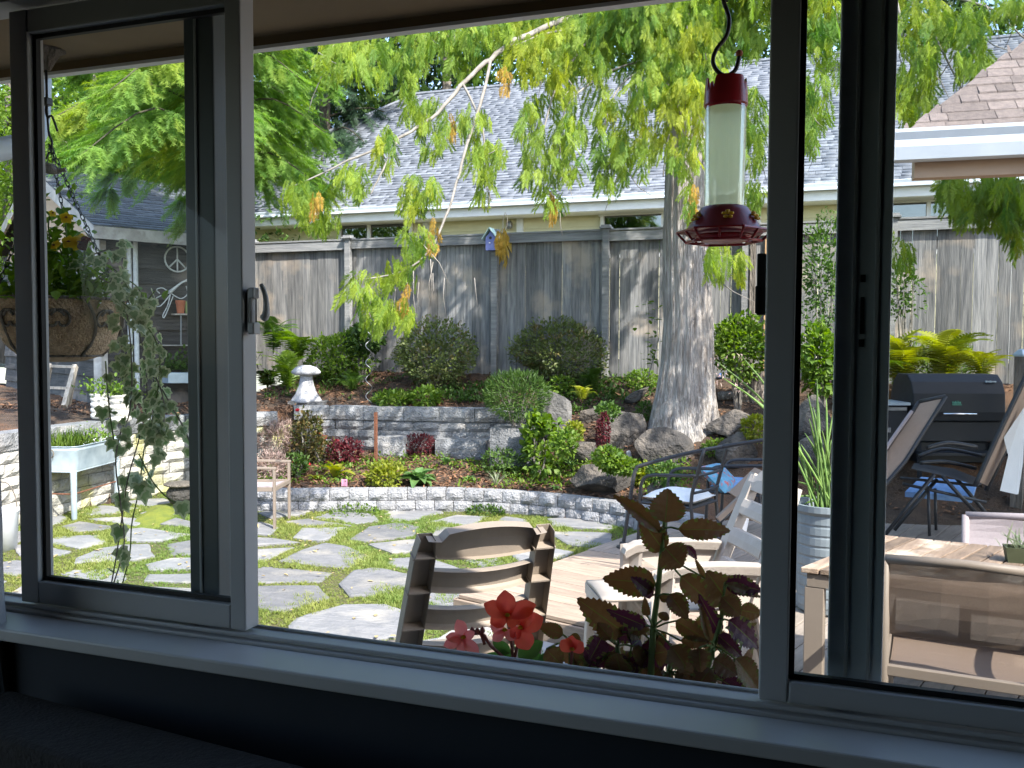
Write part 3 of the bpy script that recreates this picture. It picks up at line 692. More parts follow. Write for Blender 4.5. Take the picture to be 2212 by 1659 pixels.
# ---- porch roof at the right
pr = thing('porch_roof', 'brown shingled hip roof corner with a white gutter jutting in from the right', 'roof', (2, 7, 3.2))
ph = radians(4); pu = np.array([cos(ph), sin(ph), 0]); pv = np.array([-sin(ph), cos(ph), 0]); PO = QY(1950, 300, 5.8); PO[2] = 3.235; SLP = .88
def PR(u, v, z=0): return PO+pu*u+pv*v+np.array([0, 0, z])
m = MB(); q4 = [PR(0, 0), PR(7, 0), PR(7, 2.6, 2.6*SLP), PR(2.6, 2.6, 2.6*SLP)]; m.add(q4+[p-np.array([0, 0, .05]) for p in q4], [(0,1,2,3), (7,6,5,4)]+[(i, 4+i, 4+(i+1) % 4, (i+1) % 4) for i in range(4)]); m.build('roof_deck', 'shingle_t', pr)
sl_ = sqrt(1+SLP*SLP); ex = .105; k = 0
while k*ex < 3.3:
    v0 = k*ex/sl_; v1 = (k+1.12)*ex/sl_; u = v0-random.random()*.12
    while u < min(2.6, 1.2+v0+.3):
        l = random.choice([.1, .15, .2, .26]); a0 = max(u, v0); a1 = u+l-.004
        if a1 > a0+.02:
            th = random.choice([.006, .012, .018]); m = MB(); c = PR((a0+a1)/2, v0, v0*SLP); nn = np.array([0, 0, 1])*th
            q = [PR(a0, v0, v0*SLP+th), PR(a1, v0, v0*SLP+th), PR(a1, v1, v1*SLP+.004), PR(max(a0, min(v1, a1-.01)), v1, v1*SLP+.004), PR(a0, v0, v0*SLP), PR(a1, v0, v0*SLP)]
            m.add([p-c for p in q], [(0,1,2,3), (4,5,1,0), (4,0,3), (5,2,1)]); m.build('shingle', 'shingle_t', pr, c)
        u += l
    k += 1
m = MB(); prof = [(.0,-.17),(-.10,-.17),(-.12,-.10),(-.12,-.06),(-.14,-.02),(-.14,.0),(-.115,.0),(.0,-.01)]
m.add([PR(-.06, a, b_) for a, b_ in prof]+[PR(7, a, b_) for a, b_ in prof], [(i, i+8, (i+1) % 8+8, (i+1) % 8) for i in range(8)]+[tuple(range(8)), tuple(range(15, 7, -1))]); m.build('gutter', 'gutter', pr)
m = MB(); c0, c1 = PR(.07, .06, -.165), PR(6.9, .06, -.165); m.bar(c0, c1, .10, .19); m.build('beam', 'tanpaint', pr)
m = MB()
for u, v, h_ in ((2.0, .06, 2.97), (6.8, .06, 2.97), (3.4, 2.3, 5.0), (6.8, 2.3, 5.0)):
    c = PR(u, v); m.box((c[0], c[1], h_/2), (.14, .14, h_), ph)
m.build('post', 'tanpaint', pr)

# ---- shed at the left
sh = thing('garden_shed', 'dark weathered board shed with a low shingled roof at the left end of the garden', 'shed', (-9.3, 10.2, 1.1))
SA = radians(62); SE = np.array([cos(SA), sin(SA), 0]); SNn = np.array([SE[1], -SE[0], 0]); SCn = np.array([-9.48, 9.68, 0])
def SP(s, d, z): return SCn+SE*s-SNn*d+np.array([0, 0, z])      # s along the eave, d back from it
z = 1.02; k = 0
while z < 3.35:
    for (a, b_) in ((.16, 2.1),):
        m = MB(); q = [SP(a, .40, z), SP(b_, .40, z), SP(b_, .43, z+.235), SP(a, .43, z+.235), SP(a, .45, z), SP(b_, .45, z)]; m.add(q, [(0,1,2,3), (4,5,1,0)]); m.build('siding_board', 'siding', sh)
    m = MB(); q = [SP(.14, .45, z), SP(.14, 5.6, z), SP(.17, 5.6, z+.235), SP(.17, .45, z+.235), SP(.19, .45, z), SP(.19, 5.6, z)]; m.add(q, [(1,0,3,2), (0,1,5,4)]); m.build('siding_board', 'siding', sh); z += .225
m = MB(); m.bar(SP(.17, .39, 1.0), SP(.17, .39, 3.4), .14, .12); m.build('corner_post', 'shedtrim', sh)
m = MB(); m.bar(SP(2.1, .44, 1.0), SP(2.1, .44, 3.4), .1, .1); m.bar(SP(2.1, 5.6, 1.0), SP(2.1, 5.6, 3.4), .1, .1); m.bar(SP(2.08, .5, 2.2), SP(2.08, 5.55, 2.2), .04, 2.3); m.build('end_wall', 'siding', sh)
PITS = .40; RD = 3.0
def SR(s, d, up=0): return SP(s, d, 3.56+d*PITS+up)
m = MB(); m.add([SR(0, 0), SR(2.3, 0), SR(2.3, RD), SR(0, RD), SP(0, 2*RD, 3.56), SP(2.3, 2*RD, 3.56)], [(0,1,2,3), (3,2,5,4)]); m.build('roof', 'shedroof', sh)
d = 0; ex = .13
while d < RD-.1:
    s = -.02-random.random()*.2
    while s < 2.3:
        l = random.choice([.25, .3, .4]); a0, a1 = max(s, -.02), min(s+l-.006, 2.32)
        if a1 > a0+.03:
            th = random.uniform(.014, .03); c = SR((a0+a1)/2, d); q = [SR(a0, d, th), SR(a1, d, th), SR(a1, d+ex*1.1, .006), SR(a0, d+ex*1.1, .006), SR(a0, d, 0), SR(a1, d, 0)]
            m = MB(); m.add([p-c for p in q], [(0,1,2,3), (4,5,1,0), (4,0,3), (5,2,1)]); m.build('shingle', 'shedroof', sh, c)
        s += l
    d += ex*.85
m = MB(); m.bar(SP(-.02, .01, 3.47), SP(2.32, .01, 3.47), .035, .17); m.build('fascia', 'shedtrim', sh)
m = MB(); m.bar(SR(.0, .02, -.10), SR(.0, RD, -.10), .04, .17); m.bar(SR(.0, RD, -.10), SP(0, 2*RD, 3.46), .04, .17); m.build('rake_board', 'shedtrim', sh)
m = MB(); m.add([SP(.15, .45, 3.3), SP(.15, 2*RD-.45, 3.3), SR(.15, RD, -.03)], [(0,1,2)]); m.build('gable', 'tanpaint', sh)
for xq, dd in ((316, .33), (333, .30)):
    s = (Qd(xq, 650, 12.4)-SCn)@SE; m = MB(); m.tube([SP(s, dd, 3.5), SP(s, dd, 1.15)], .034, 10)
    if xq == 333: m.tube([SP(s, dd, 3.36), SP(s-.12, dd, 3.36)], .02, 8)
    m.build('downspout', 'paintwhite', sh)
def onshed(x, y, d=.36):
    # point on the shed's front face seen at picture position
    n = SNn; p0 = SP(0, d, 0); r = ray(x, y); t = ((p0-CAMP)@n)/(r@n); return CAMP+r*t
# ================================================================== TREES
def depth(p): return float((np.asarray(p)-CAMP) @ fw)
def branch_tube(pts, r0_, r1_, parent, matn='twig', n=7, name='branch'):
    S = spline(pts, max(6, len(pts)*4)); k = len(S); m = MB()
    S = S+rng.normal(size=S.shape)*min(r0_*.18, .008)
    m.tube(S, [r0_+(r1_-r0_)*i/(k-1) for i in range(k)], n); return m.build(name, matn, parent, smooth=True)
def qpath(l): return [Qd(*a) for a in l]
# ---- cedar
tb = QY(1482, 950, 11.25)
ced = thing('cedar_tree', 'big cedar with a pale furrowed trunk and drooping yellow green sprays before the fence', 'tree', (tb[0], tb[1], .3))
ctr = [(1482,1010,216),(1480,955,172),(1480,900,146),(1481,850,126),(1485,780,110),(1488,700,103),(1484,600,98),(1481,500,92),(1480,340,80),(1478,150,74),(1476,0,68)]
cp = np.array([QY(x, y, 11.25) for x, y, w_ in ctr]); rad = np.array([w_*depth(p)/FQ/2 for p, (x, y, w_) in zip(cp, ctr)])
cp = np.r_[cp, [[cp[-1][0], 11.3, 9.0], [cp[-1][0]+.1, 11.3, 12.5]]]; rad = np.r_[rad, .13, .04]
m = MB(); NR, NA = 110, 84; V = []; zs = np.linspace(cp[0][2], cp[-1][2], NR)**1.0
zs = cp[0][2]+(cp[-1][2]-cp[0][2])*np.linspace(0, 1, NR)**1.5
ph_ = rng.uniform(0, 6.28, 12)
for z in zs:
    cx = np.interp(z, cp[:, 2], cp[:, 0]); cy_ = np.interp(z, cp[:, 2], cp[:, 1]); r = np.interp(z, cp[:, 2], rad); fl = np.exp(-(z-cp[0][2])*1.6)
    for k in range(NA):
        a = 2*pi*k/NA
        f = 1+.03*sin(5*a+ph_[0]+.3*z)+fl*.12*sin(4*a+ph_[1])+fl*.06*sin(7*a+ph_[2])
        f += .026*sin(17*a+ph_[3]+1.2*sin(z*1.1+a))+.020*sin(29*a+ph_[4]+1.5*sin(z*.9+2*a))+.012*sin(41*a+2*sin(z*2+ph_[5]))+random.uniform(-.008, .008)
        V.append((cx+r*f*cos(a), cy_+r*f*sin(a), z))
m.add(V, [(i*NA+k, i*NA+(k+1) % NA, (i+1)*NA+(k+1) % NA, (i+1)*NA+k) for i in range(NR-1) for k in range(NA)]); m.build('trunk', 'bark', ced, smooth=True)
LIMBS = [ [(1480,-60,11.3),(1290,15,10.9),(1120,85,10.4),(1060,128,10.2),(1000,180,10),(950,240,9.8),(860,300,9.6),(760,345,9.4),(640,400,9.3)],
 [(1060,128,10.2),(1040,215,9.8),(1010,310,9.5),(985,400,9.3),(958,480,9.1),(925,545,9.0),(870,585,8.9),(780,605,8.8)],
 [(1480,140,11.3),(1400,110,11),(1300,60,10.6),(1190,70,10.2),(1110,100,10)], [(1480,60,11.3),(1560,30,11),(1600,-40,10.7)],
 [(1490,260,11.3),(1535,330,10.8),(1560,420,10.4)], [(1480,200,11.3),(1400,150,10.6),(1330,200,10.1),(1300,300,9.9)],
 [(1480,160,11.3),(1500,140,10.4),(1450,270,9.8),(1432,380,9.6)], [(1480,120,11.3),(1350,140,10.4),(1230,220,9.9),(1210,330,9.7)],
 [(1480,-150,11.3),(1700,-120,10.2),(1900,-60,8.8),(1945,40,8.5),(1950,110,8.4),(2002,170,8.3)],
 [(1900,-60,8.8),(2000,40,8.4),(2030,100,8.3),(2081,196,8.2)], [(1900,-60,8.8),(2115,10,8.3),(2160,34,8.2),(2215,85,8)], [(2215,85,8),(2190,300,7.8),(2120,400,7.7)],
 [(1480,-30,11.3),(1620,20,10.8),(1750,60,10.3),(1760,220,10)], [(1300,50,10.6),(1210,170,10.1),(1180,260,9.9),(1150,350,9.8)], [(1000,180,10),(1040,270,9.8),(1050,360,9.7)], [(860,300,9.6),(830,360,9.4),(800,420,9.3)]]
for i, l in enumerate(LIMBS):
    r = .042 if i in (0,) else .02 if i in (1, 2, 8) else .016
    branch_tube(qpath(l), r, .007, ced)
CL = [(1470,70,75,70,10.0),(1440,165,45,55,9.9),(1520,150,48,60,10.0),(1370,30,80,50,10.2),(1240,90,60,45,10.2),(1060,70,60,40,10.4),(1180,120,50,50,10.1),(735,125,50,45,9.5),(815,130,60,50,9.8),(890,115,45,50,10),(885,205,20,55,9.9),(935,280,36,65,9.8),(835,320,26,42,9.6),(765,385,45,30,9.4),(648,420,38,40,9.3),(1020,262,38,32,9.8),
 (910,420,45,45,9.4),(1050,338,44,40,9.7),(1047,405,13,24,9.7),(900,530,36,40,9.0),(850,590,55,30,8.9),(790,625,46,36,8.8),(845,668,48,24,8.8),(815,675,38,30,8.8),(880,680,16,26,8.8),
 (1143,130,40,52,10),(1208,190,32,45,10),(1150,300,24,100,9.8),(1192,395,30,72,9.8),(1234,315,34,66,9.8),(1312,295,28,110,9.9),(1346,335,16,65,9.9),(1286,145,26,30,10.1),(1378,70,100,70,10.6),(1290,60,70,50,10.4),
 (1400,240,38,105,9.8),(1480,260,42,118,9.7),(1560,65,90,70,10.6),(1630,280,26,96,10.2),(1632,418,24,28,10.2),(1565,568,46,46,8.2),(1490,440,12,38,9.6),(1500,160,60,50,10.2),
 (1772,55,40,60,9.8),(1760,205,30,70,9.7),(1748,310,16,42,9.7),(2000,55,70,60,8.4),(1972,200,42,74,8.3),(2005,130,18,36,8.3),(2100,135,44,28,8.1),(2107,55,32,58,8.2),(2190,10,40,20,8),
 (2120,420,92,52,7.7),(2192,450,26,88,7.6),(2060,400,30,40,7.8),(1942,535,26,36,8.4),(690,470,50,25,9.6),(1010,120,60,50,10.6),(960,70,60,40,10.6),(1100,50,80,45,10.8),(1230,40,80,45,10.8)]
P, D, S, R = [], [], [], []
for cx, cy_, rx, ry, dd in CL:
    n = int(rx*ry*pi/(110 if cy_ < 480 else 190))+5
    for _ in range(n):
        a = random.uniform(0, 2*pi); q = sqrt(random.random()); x = cx+rx*q*cos(a); y = cy_+ry*q*sin(a)-12
        p = Qd(x, y, dd+random.gauss(0, .22)); P.append(p)
        D.append((random.gauss(0, .33)-.05, random.gauss(0, .33)-.1, -1)); S.append(random.uniform(.12, .27)); R.append(random.gauss(.40, .26)+.2*(cy_ < 120)+.15*(cx > 1250)*(cx < 1850))
nv = len(P)
for i in range(42):                                                  # the crown above the frame
    z = random.uniform(6.0, 11.5); az = random.uniform(0, 2*pi); L = random.uniform(2.0, 3.6)*(1-.5*(z-5.6)/7)*(1-.45*max(0, -sin(az))); o = np.array([tb[0]-.02, 11.3, z])
    e = o+np.array([cos(az)*L, sin(az)*L, -.35*L]); mid = o+np.array([cos(az)*L*.5, sin(az)*L*.5, .05])
    pth = spline([o, mid, e], 10)
    if i < 16: branch_tube(pth, .035, .008, ced)
    for _ in range(80):
        t = random.random()**.7; k = min(8, int(t*9)); p = pth[k]+np.array([random.gauss(0, .26), random.gauss(0, .26), -abs(random.gauss(0, .30))])
        P.append(p); D.append((random.gauss(0, .4), random.gauss(0, .4), -1)); S.append(random.uniform(.25, .42)); R.append(random.gauss(.5, .25))
N = len(P); V, F, Rr = scat(CED, P, D, S, roll=rng.uniform(-1.3, 1.3, N), up=np.tile([.3, -1, .15], (N, 1)), rnd=np.clip(R, 0, 1))
npmesh('foliage', V, F, Rr, 'lf_cedar', ced)
DEADC = [(1090,170,10,24,9.8),(975,270,6,22,9.7),(1195,440,10,25,9.7),(680,440,9,22,9.2),(875,640,6,22,8.7),(940,505,6,30,9),(1080,520,10,32,10.6),(1500,430,10,30,9.5),(2200,130,14,10,8)]
P, D, S = [], [], []
for cx, cy_, rx, ry, dd in DEADC:
    for _ in range(int(rx*ry/34)+3):
        P.append(Qd(cx+random.uniform(-rx, rx), cy_+random.uniform(-ry, ry)-8, dd+random.gauss(0, .1))); D.append((random.gauss(0, .2), random.gauss(0, .2), -1)); S.append(random.uniform(.10, .2))
V, F, Rr = scat(CED, P, D, S, roll=rng.uniform(-1.2, 1.2, len(P)), up=np.tile([.3, -1, .15], (len(P), 1))); npmesh('dead_foliage', V, F, Rr, 'lf_dead', ced)
m = MB()
for x, y, l, dd in ((893,585,120,8.85),(935,590,70,8.9),(905,610,60,8.9),(1025,600,60,9),(930,560,95,8.9),(960,600,80,8.9),(868,430,60,9.4),(880,610,50,8.85),(855,620,60,8.8),(1210,460,50,9.7)):
    p = Qd(x, y, dd); h = px(l, dd); m.tube([p, p+np.array([random.uniform(-.02, .03), 0, -h*.5]), p+np.array([random.uniform(-.03, .05), 0, -h])], [.006, .004, .002], 5)
for _ in range(70):
    c = random.choice(CL); p = Qd(c[0]+random.uniform(-c[2], c[2]), c[1]+random.uniform(-c[3], c[3]), c[4]); q = p+np.array([random.gauss(0, .16), random.gauss(0, .1), -random.uniform(.1, .42)])
    m.tube([p, (p+q)/2+rng.normal(size=3)*.03, q], [.007, .005, .002], 5)
m.build('twig', 'twig', ced, smooth=True)['kind'] = 'stuff'

# ---- soft needled conifer at the left
def conifer(name, label, base, H, zlo, rlow, rtop, nl, matn, size, density, trunk_r, group=None, seed=0, flat=.18, trunkm='bark2', lop=0):
    r = random.Random(seed); t = thing(name, label, 'tree', base, group); b = np.array(base)
    m = MB(); m.tube([b, b+[.03, 0, H*.5], b+[0, 0, H]], [trunk_r, trunk_r*.65, .02], 12); m.build('trunk', trunkm, t, smooth=True)
    P, D, S, U = [], [], [], []; bm = MB()
    for i in range(nl):
        f = (i+r.random())/nl; z = zlo+(H-zlo)*f**1.15; az = i*2.4+r.uniform(-.4, .4); L = (rlow+(rtop-rlow)*f)*r.uniform(.75, 1.12)*(1-lop*max(0, cos(az-.25)))
        o = b+np.array([0, 0, z]); h = np.array([cos(az), sin(az), 0]); sd = np.array([-h[1], h[0], 0])
        pth = spline([o, o+h*L*.5+[0, 0, L*.10], o+h*L+[0, 0, -L*flat]], 9); bm.tube(pth, [(.03*(1-k/9)+.006)*(.5 if matn == 'lf_feather' else 1) for k in range(9)], 5)
        for _ in range(int(density*L)):
            u = r.random()**.75; k = min(7, int(u*8)); p0 = pth[k]; s_ = r.choice((-1, 1)); wl = L*.36*(1.05-u)*r.random()
            p = p0+sd*s_*wl+h*wl*.5+np.array([0, 0, -abs(r.gauss(0, .10))-wl*.28])
            P.append(p); D.append(h*.55+sd*s_*r.uniform(.1, .9)+np.array([0, 0, -r.uniform(.15, .9)])); S.append(size*r.uniform(.6, 1.25)); U.append(r.gauss(.45, .28))
    bm.build('limbs', 'darktwig', t, smooth=True)
    V, F, R = scat(FEA, P, D, S, roll=rng.uniform(-.7, .7, len(P)), rnd=np.clip(U, 0, 1)); npmesh('foliage', V, F, R, matn, t); return t
fb = Qd(485, 935, 10.9); fb[2] = gz(fb)[0]-.1
conifer('feathery_conifer', 'soft bright green conifer with feathery drooping boughs overhanging the shed roof', tuple(fb), 10.5, 3.95, 2.35, .9, 62, 'lf_feather', .32, 165, .17, seed=3, flat=.22, lop=.38)
# ---- broadleaf and conifer backdrop
def crown_tree(name, label, base, H, R_, matn, n, leaf, zfrac=.3, seed=0, group=None, tpl=DIA, sx=1.0):
    r_ = np.random.default_rng(seed); t = thing(name, label, 'tree', base, group); b = np.array(base)
    zc = H*(zfrac+(1-zfrac)/2); rz = H*(1-zfrac)/2
    m = MB(); m.tube([b, b+[.1, 0, H*.45], b+[0, .1, H*.8]], [H*.022+.05, H*.014, .03], 9)
    for k in range(7):
        a = k*2.4; z = H*(zfrac+.05+.07*k); m.tube([b+[0, 0, z], b+[cos(a)*R_*.4, sin(a)*R_*.4, z+rz*.25], b+[cos(a)*R_*.75, sin(a)*R_*.75, z+rz*.3]], [.06+H*.003, .05, .015], 6)
    m.build('trunk', 'bark2', t, smooth=True)
    nc = max(26, n//55); d = unit(r_.normal(size=(nc, 3))); rr = r_.uniform(.35, 1, nc)**.5; C = b+[0, 0, zc]+d*rr[:, None]*[R_*sx, R_, rz]
    cs = r_.uniform(.10, .24, nc)*R_*1.25; br = r_.random(nc); w_ = r_.integers(0, nc, n); q = unit(r_.normal(size=(n, 3)))
    q[:, 2] = np.where(r_.random(n) < .6, np.abs(q[:, 2]), q[:, 2]); P = C[w_]+q*(cs[w_]*r_.uniform(.55, 1.05, n))[:, None]*[1, 1, .75]
    Dn = q*.6+r_.normal(size=(n, 3))*.5+[0, 0, -.15]
    V, F, R = scat(tpl, P, Dn, leaf*r_.uniform(.65, 1.3, n), up=q+[0, 0, .4], roll=r_.uniform(-.6, .6, n), rnd=np.clip(.55*br[w_]+.5*r_.random(n)-.05, 0, 1))
    npmesh('crown', V, F, R, matn, t); return t
def at(x, D, z=1.5): p = Qd(x, 735, D); return (float(p[0]), float(p[1]), z)
crown_tree('leafy_tree', 'bright green small leaved tree rising behind the left shed roof', at(205, 17.0), 7.2, 2.6, 'lf_bright', 20000, .095, .2, 1, tpl=OV[:2])
crown_tree('leafy_tree', 'light green leafy tree at the far left edge beyond the shed', at(20, 18.5), 8, 2.8, 'lf_bright', 12000, .15, .15, 2, tpl=DIA)
crown_tree('leafy_tree', 'dark green broad tree filling the gap between the shed and the neighbour roof', at(400, 23), 10, 3.6, 'lf_mid', 15000, .19, .1, 3)
conifer('tall_conifer', 'blue green conifer left of the neighbour roof with dark layered boughs', at(700, 28), 17, .8, 4.4, .8, 64, 'lf_conifer', .95, 26, .3, seed=9, flat=.15)
conifer('tall_conifer', 'dark conifer standing behind the hip end of the neighbour roof', at(850, 35), 21, 2, 4.2, .7, 56, 'lf_conifer', 1.05, 22, .3, seed=10, flat=.15)
conifer('tall_conifer', 'conifer seen in the left pane above the shed between two leafy trees', at(330, 27), 15, 1, 4, .7, 50, 'lf_conifer', .95, 22, .3, seed=12, flat=.15)
BT = [(600,33,17,5,'lf_mid','mid green tree behind the blue green conifer by the neighbour roof'),(760,40,20,5.5,'lf_dark','dark tree in the far gap left of the neighbour ridge'),(960,34,18,4.8,'lf_mid','leafy tree behind the left end of the neighbour ridge'),
 (1090,38,20,5,'lf_mid','leafy tree with light foliage behind the ridge where the long grey limb crosses'),(1230,40,21,5.5,'lf_dark','dark leafy tree behind the middle of the neighbour ridge'),(1400,38,20,5,'lf_mid','leafy tree directly behind the cedar trunk over the ridge'),
 (1560,41,21,5.5,'lf_dark','dark tree behind the ridge above the red feeder'),(1740,38,19,5,'lf_mid','mid green tree behind the ridge in the narrow pane right of the feeder'),(1930,36,17,4.8,'lf_dark','dark tree behind the ridge at the dark centre mullion of the right window'),
 (2080,34,15,4.6,'lf_mid','leafy tree behind the ridge in the screened right pane'),(2240,33,16,4.8,'lf_dark','dark tree above the porch roof at the right edge'),(230,32,15,5,'lf_dark','dark tree far behind the shed roof'),(90,30,14,4.6,'lf_mid','mid green tree far off at the left edge above the shed')]
for i, (x, D_, H_, R_, mt, lb) in enumerate(BT): crown_tree('background_tree', lb, at(x, D_), H_, R_, mt, 8500, .36, .08, 30+i, 'trees behind the neighbour house')

# ================================================================== PLANTS AND ROCKS OF THE BEDS
def squared(label, x0, x1, y0, y1, D, seed, rz=0):
    b = Qd((x0+x1)/2, y1, D); w_, h = px(x1-x0, D), px(y1-y0, D); o = rough_block(w_, h, .4, seed, .03).build('squared_stone', 'block_dark', None, b); o.rotation_euler = (0, 0, rz); return tag(o, label, 'rock', 'squared stones at the wall foot')
def boulder(label, x0, x1, y0, y1, D=None, matn='rock', seed=0, ry=.8, sharp=.5, name='boulder', tilt=0, flat=1.0, base=None):
    r = np.random.default_rng(seed); b = onground((x0+x1)/2, y1) if D is None else Qd((x0+x1)/2, y1, D)
    if b[2] > gz(b)[0]+.06: b = onground((x0+x1)/2, y1)
    D_ = depth(b); w_, h = px(x1-x0, D_), px(y1-y0, D_); b = b+fw*[1, 1, 0]*w_*ry*.32; c = np.array([b[0], b[1], b[2]+h*.5])
    bm = bmesh.new(); bmesh.ops.create_icosphere(bm, subdivisions=4, radius=1)
    pl = unit(r.normal(size=(16, 3))*[1, 1, .8]); pd = r.uniform(.50, .86, 16); fq = r.normal(size=(5, 3))*2.2; fp = r.uniform(0, 6, 5)
    cr = RT; up_ = np.array([0, 0, 1.]); fd = np.array([-RT[1], RT[0], 0]); ct, st_ = cos(tilt), sin(tilt)
    for v in bm.verts:
        p = np.array(v.co)
        for n_, d_ in zip(pl, pd):
            e = p@n_-d_
            if e > 0: p = p-n_*e*.985
        p = p*(1+.035*sum(sin(float(q@p)*2+f) for q, f in zip(fq, fp))*.35+r.normal()*.004)
        a, z = p[0]*w_*.66, p[2]*h*.66*flat; a, z = a*ct-z*st_, a*st_+z*ct
        v.co = c+cr*a+fd*p[1]*w_*ry*.5+up_*z
    me = bpy.data.meshes.new(name); bm.to_mesh(me); bm.free(); me.materials.append(MT[matn]); me.polygons.foreach_set('use_smooth', [False]*len(me.polygons))
    o = bpy.data.objects.new(name, me); link(o); return tag(o, label, 'rock', 'boulders at the foot of the cedar')
boulder('pale leaning slab boulder between the globe shrub and the yellow fern', 1160, 1244, 842, 945, 10.9, 'rock_pale', 1, .45, tilt=.25)
boulder('small blocky dark stone under the yellow fern', 1256, 1300, 880, 915, 10.8, 'rock', 2, .8)
boulder('big angular boulder with a sunlit flat top left of the cedar base', 1310, 1392, 888, 978, 10.3, 'rock', 33, .8)
boulder('low smooth grey boulder behind the strap leaved plant', 1226, 1326, 956, 1004, 10.1, 'rock', 4, .6)
boulder('wide boulder wedged under the cedar trunk', 1372, 1488, 938, 1020, 9.9, 'rock', 5, .7)
boulder('long rounded boulder lying behind the right end of the low block wall', 1226, 1388, 1014, 1070, None, 'rock', 36, .5)
squared('dark grey block stone behind the upright hydrangea', 1056, 1150, 926, 1010, 11.3, 7, .15)
squared('squared grey stone at the wall foot left of the red maple', 810, 874, 944, 1000, 12.12, 8, .04)
squared('long squared grey stone at the wall foot behind the hosta', 934, 1050, 950, 1004, 12.0, 9, .04)
boulder('flat round stone on the end of the retaining wall under the globe shrub', 1083, 1128, 912, 938, 10.8, 'rock_pale', 10, .8, name='flat_stone')
boulder('flat slab leaning against the left side of the cedar trunk', 1348, 1412, 836, 872, 10.9, 'rock', 11, .5, tilt=.55, flat=.5, name='leaning_slab')
boulder('small white stone in the dark hollow beside the cedar boulder', 1352, 1366, 976, 994, 9.9, 'stonewhite', 12, .9, name='white_stone')
boulder('boulder behind the black patio chairs right of the cedar', 1562, 1652, 945, 1015, 9.9, 'rock', 13, .7)
boulder('boulder seen through the narrow pane above the reeds', 1716, 1800, 868, 960, 10, 'rock', 14, .7)
boulder('lower boulder behind the tall green reeds', 1712, 1806, 955, 1040, 9.6, 'rock', 15, .7)
boulder('grey boulder in shade right of the low wall end', 1408, 1470, 1040, 1090, 9.6, 'rock', 16, .7)
boulder('brown rock right of the trunk below the pale root', 1540, 1640, 890, 950, 10.6, 'rock', 17, .7)
def plant(name, label, cat, b, group=None): return thing(name, label, cat, tuple(float(q) for q in b), group)
def leafball(name, label, x0, x1, y0, y1, matn, leaf, n, tpl=None, D=None, cat='shrub', stems=6, loose=0, ry=.85, yb=None, zsq=1, lift=0):
    b = onground((x0+x1)/2, yb or y1) if D is None else Qd((x0+x1)/2, yb or y1, D); D_ = depth(b); w_, h = px(x1-x0, D_), px((yb or y1)-y0, D_); hb = px(y1-y0, D_)
    t = plant(name, label, cat, b); zc = h-hb*.5
    d = unit(rng.normal(size=(n, 3))); rr = np.where(rng.random(n) < .72, rng.uniform(.82, 1.03, n), rng.uniform(.3, .9, n)); k_ = rng.normal(size=(9, 3)); amp = .06+.12*loose
    bumps = 1+amp*sum(np.sin(d@q*3.2+i) for i, q in enumerate(k_))/2
    P = np.array(b)+[0, 0, zc]+d*(rr*bumps)[:, None]*[w_*.5, w_*.5*ry, hb*.5]; ok = P[:, 2] > b[2]-.01; P = P[ok]; d = d[ok]
    # face the shell along the camera-independent plant axes
    Dn = d+rng.normal(size=d.shape)*.55+[0, 0, .35]; V, F, R = scat(tpl or OV, P, Dn, leaf*rng.uniform(.6, 1.25, len(P)), up=d+[0, 0, .8], roll=rng.uniform(-.6, .6, len(P)))
    npmesh('foliage', V, F, R, matn, t)
    m = MB()
    for i in range(stems):
        a = 2*pi*i/max(1, stems)+.3; e = np.array(b)+[cos(a)*w_*.28, sin(a)*w_*.28, zc+hb*.12]; m.tube([np.array([b[0]+cos(a)*.03, b[1]+sin(a)*.03, (b[2] if name == 'globe_shrub' else min(b[2], gz(b)[0]))-.03]), (np.array(b)+e)/2+rng.normal(size=3)*.02, e], [.014, .010, .005], 5)
    if stems: m.build('stem', 'twig', t)
    if cat == 'shrub' and stems:
        k = 14; m = MB(); Q = []
        for i in range(k):
            dd = unit(rng.normal(size=3)+[0, 0, .7]); p = np.array(b)+[0, 0, zc]+dd*[w_*.42, w_*.42*ry, hb*.42]; e = p+dd*[w_*.17, w_*.17, hb*.2]*rng.uniform(.4, 1.1); m.tube([p, e], [.005, .002], 4)
            for u_ in np.linspace(.2, 1, 7): Q.append(p+(e-p)*u_)
        m.build('shoot', 'twig', t)['kind'] = 'stuff'; Q = np.array(Q); V, F, R = scat(tpl or OV, Q, rng.normal(size=Q.shape)+[0, 0, .4], leaf*rng.uniform(.7, 1.2, len(Q))); npmesh('shoot_leaves', V, F, R, matn, t)
    return t
leafball('round_shrub', 'round olive green azalea with small bronze leaves left of centre under the hanging cedar tip', 845, 1022, 702, 838, 'lf_olive', .052, 5200, loose=.7)
leafball('round_shrub', 'large round dark azalea under the fence left of the cedar trunk', 1108, 1306, 697, 828, 'lf_olive', .05, 6500, loose=.6)
leafball('leafy_shrub', 'yellow green azalea behind the mushroom shaped birdbath', 664, 800, 722, 822, 'lf_bright', .062, 2600, loose=.8)
leafball('rhododendron', 'dark shaded shrub against the fence behind the spiral stake', 742, 822, 706, 770, 'lf_dark', .10, 700, loose=.6)
leafball('globe_shrub', 'globe shaped blue green shrub on thin stems on top of the grey block wall', 1045, 1186, 806, 905, 'lf_mid', .075, 3800, [leaf_dia(.18), leaf_dia(.14)], D=11.45, yb=930)
leafball('leafy_shrub', 'sunlit yellow green bush right of the cedar trunk by the stump', 1536, 1652, 690, 800, 'lf_bright', .075, 1900, loose=1.2, D=11.5, yb=840)
leafball('airy_shrub', 'tall airy shrub with tiny leaves in front of the fence in the narrow right pane', 1728, 1822, 470, 720, 'lf_mid', .055, 1500, loose=1.5, yb=830, D=10.8)
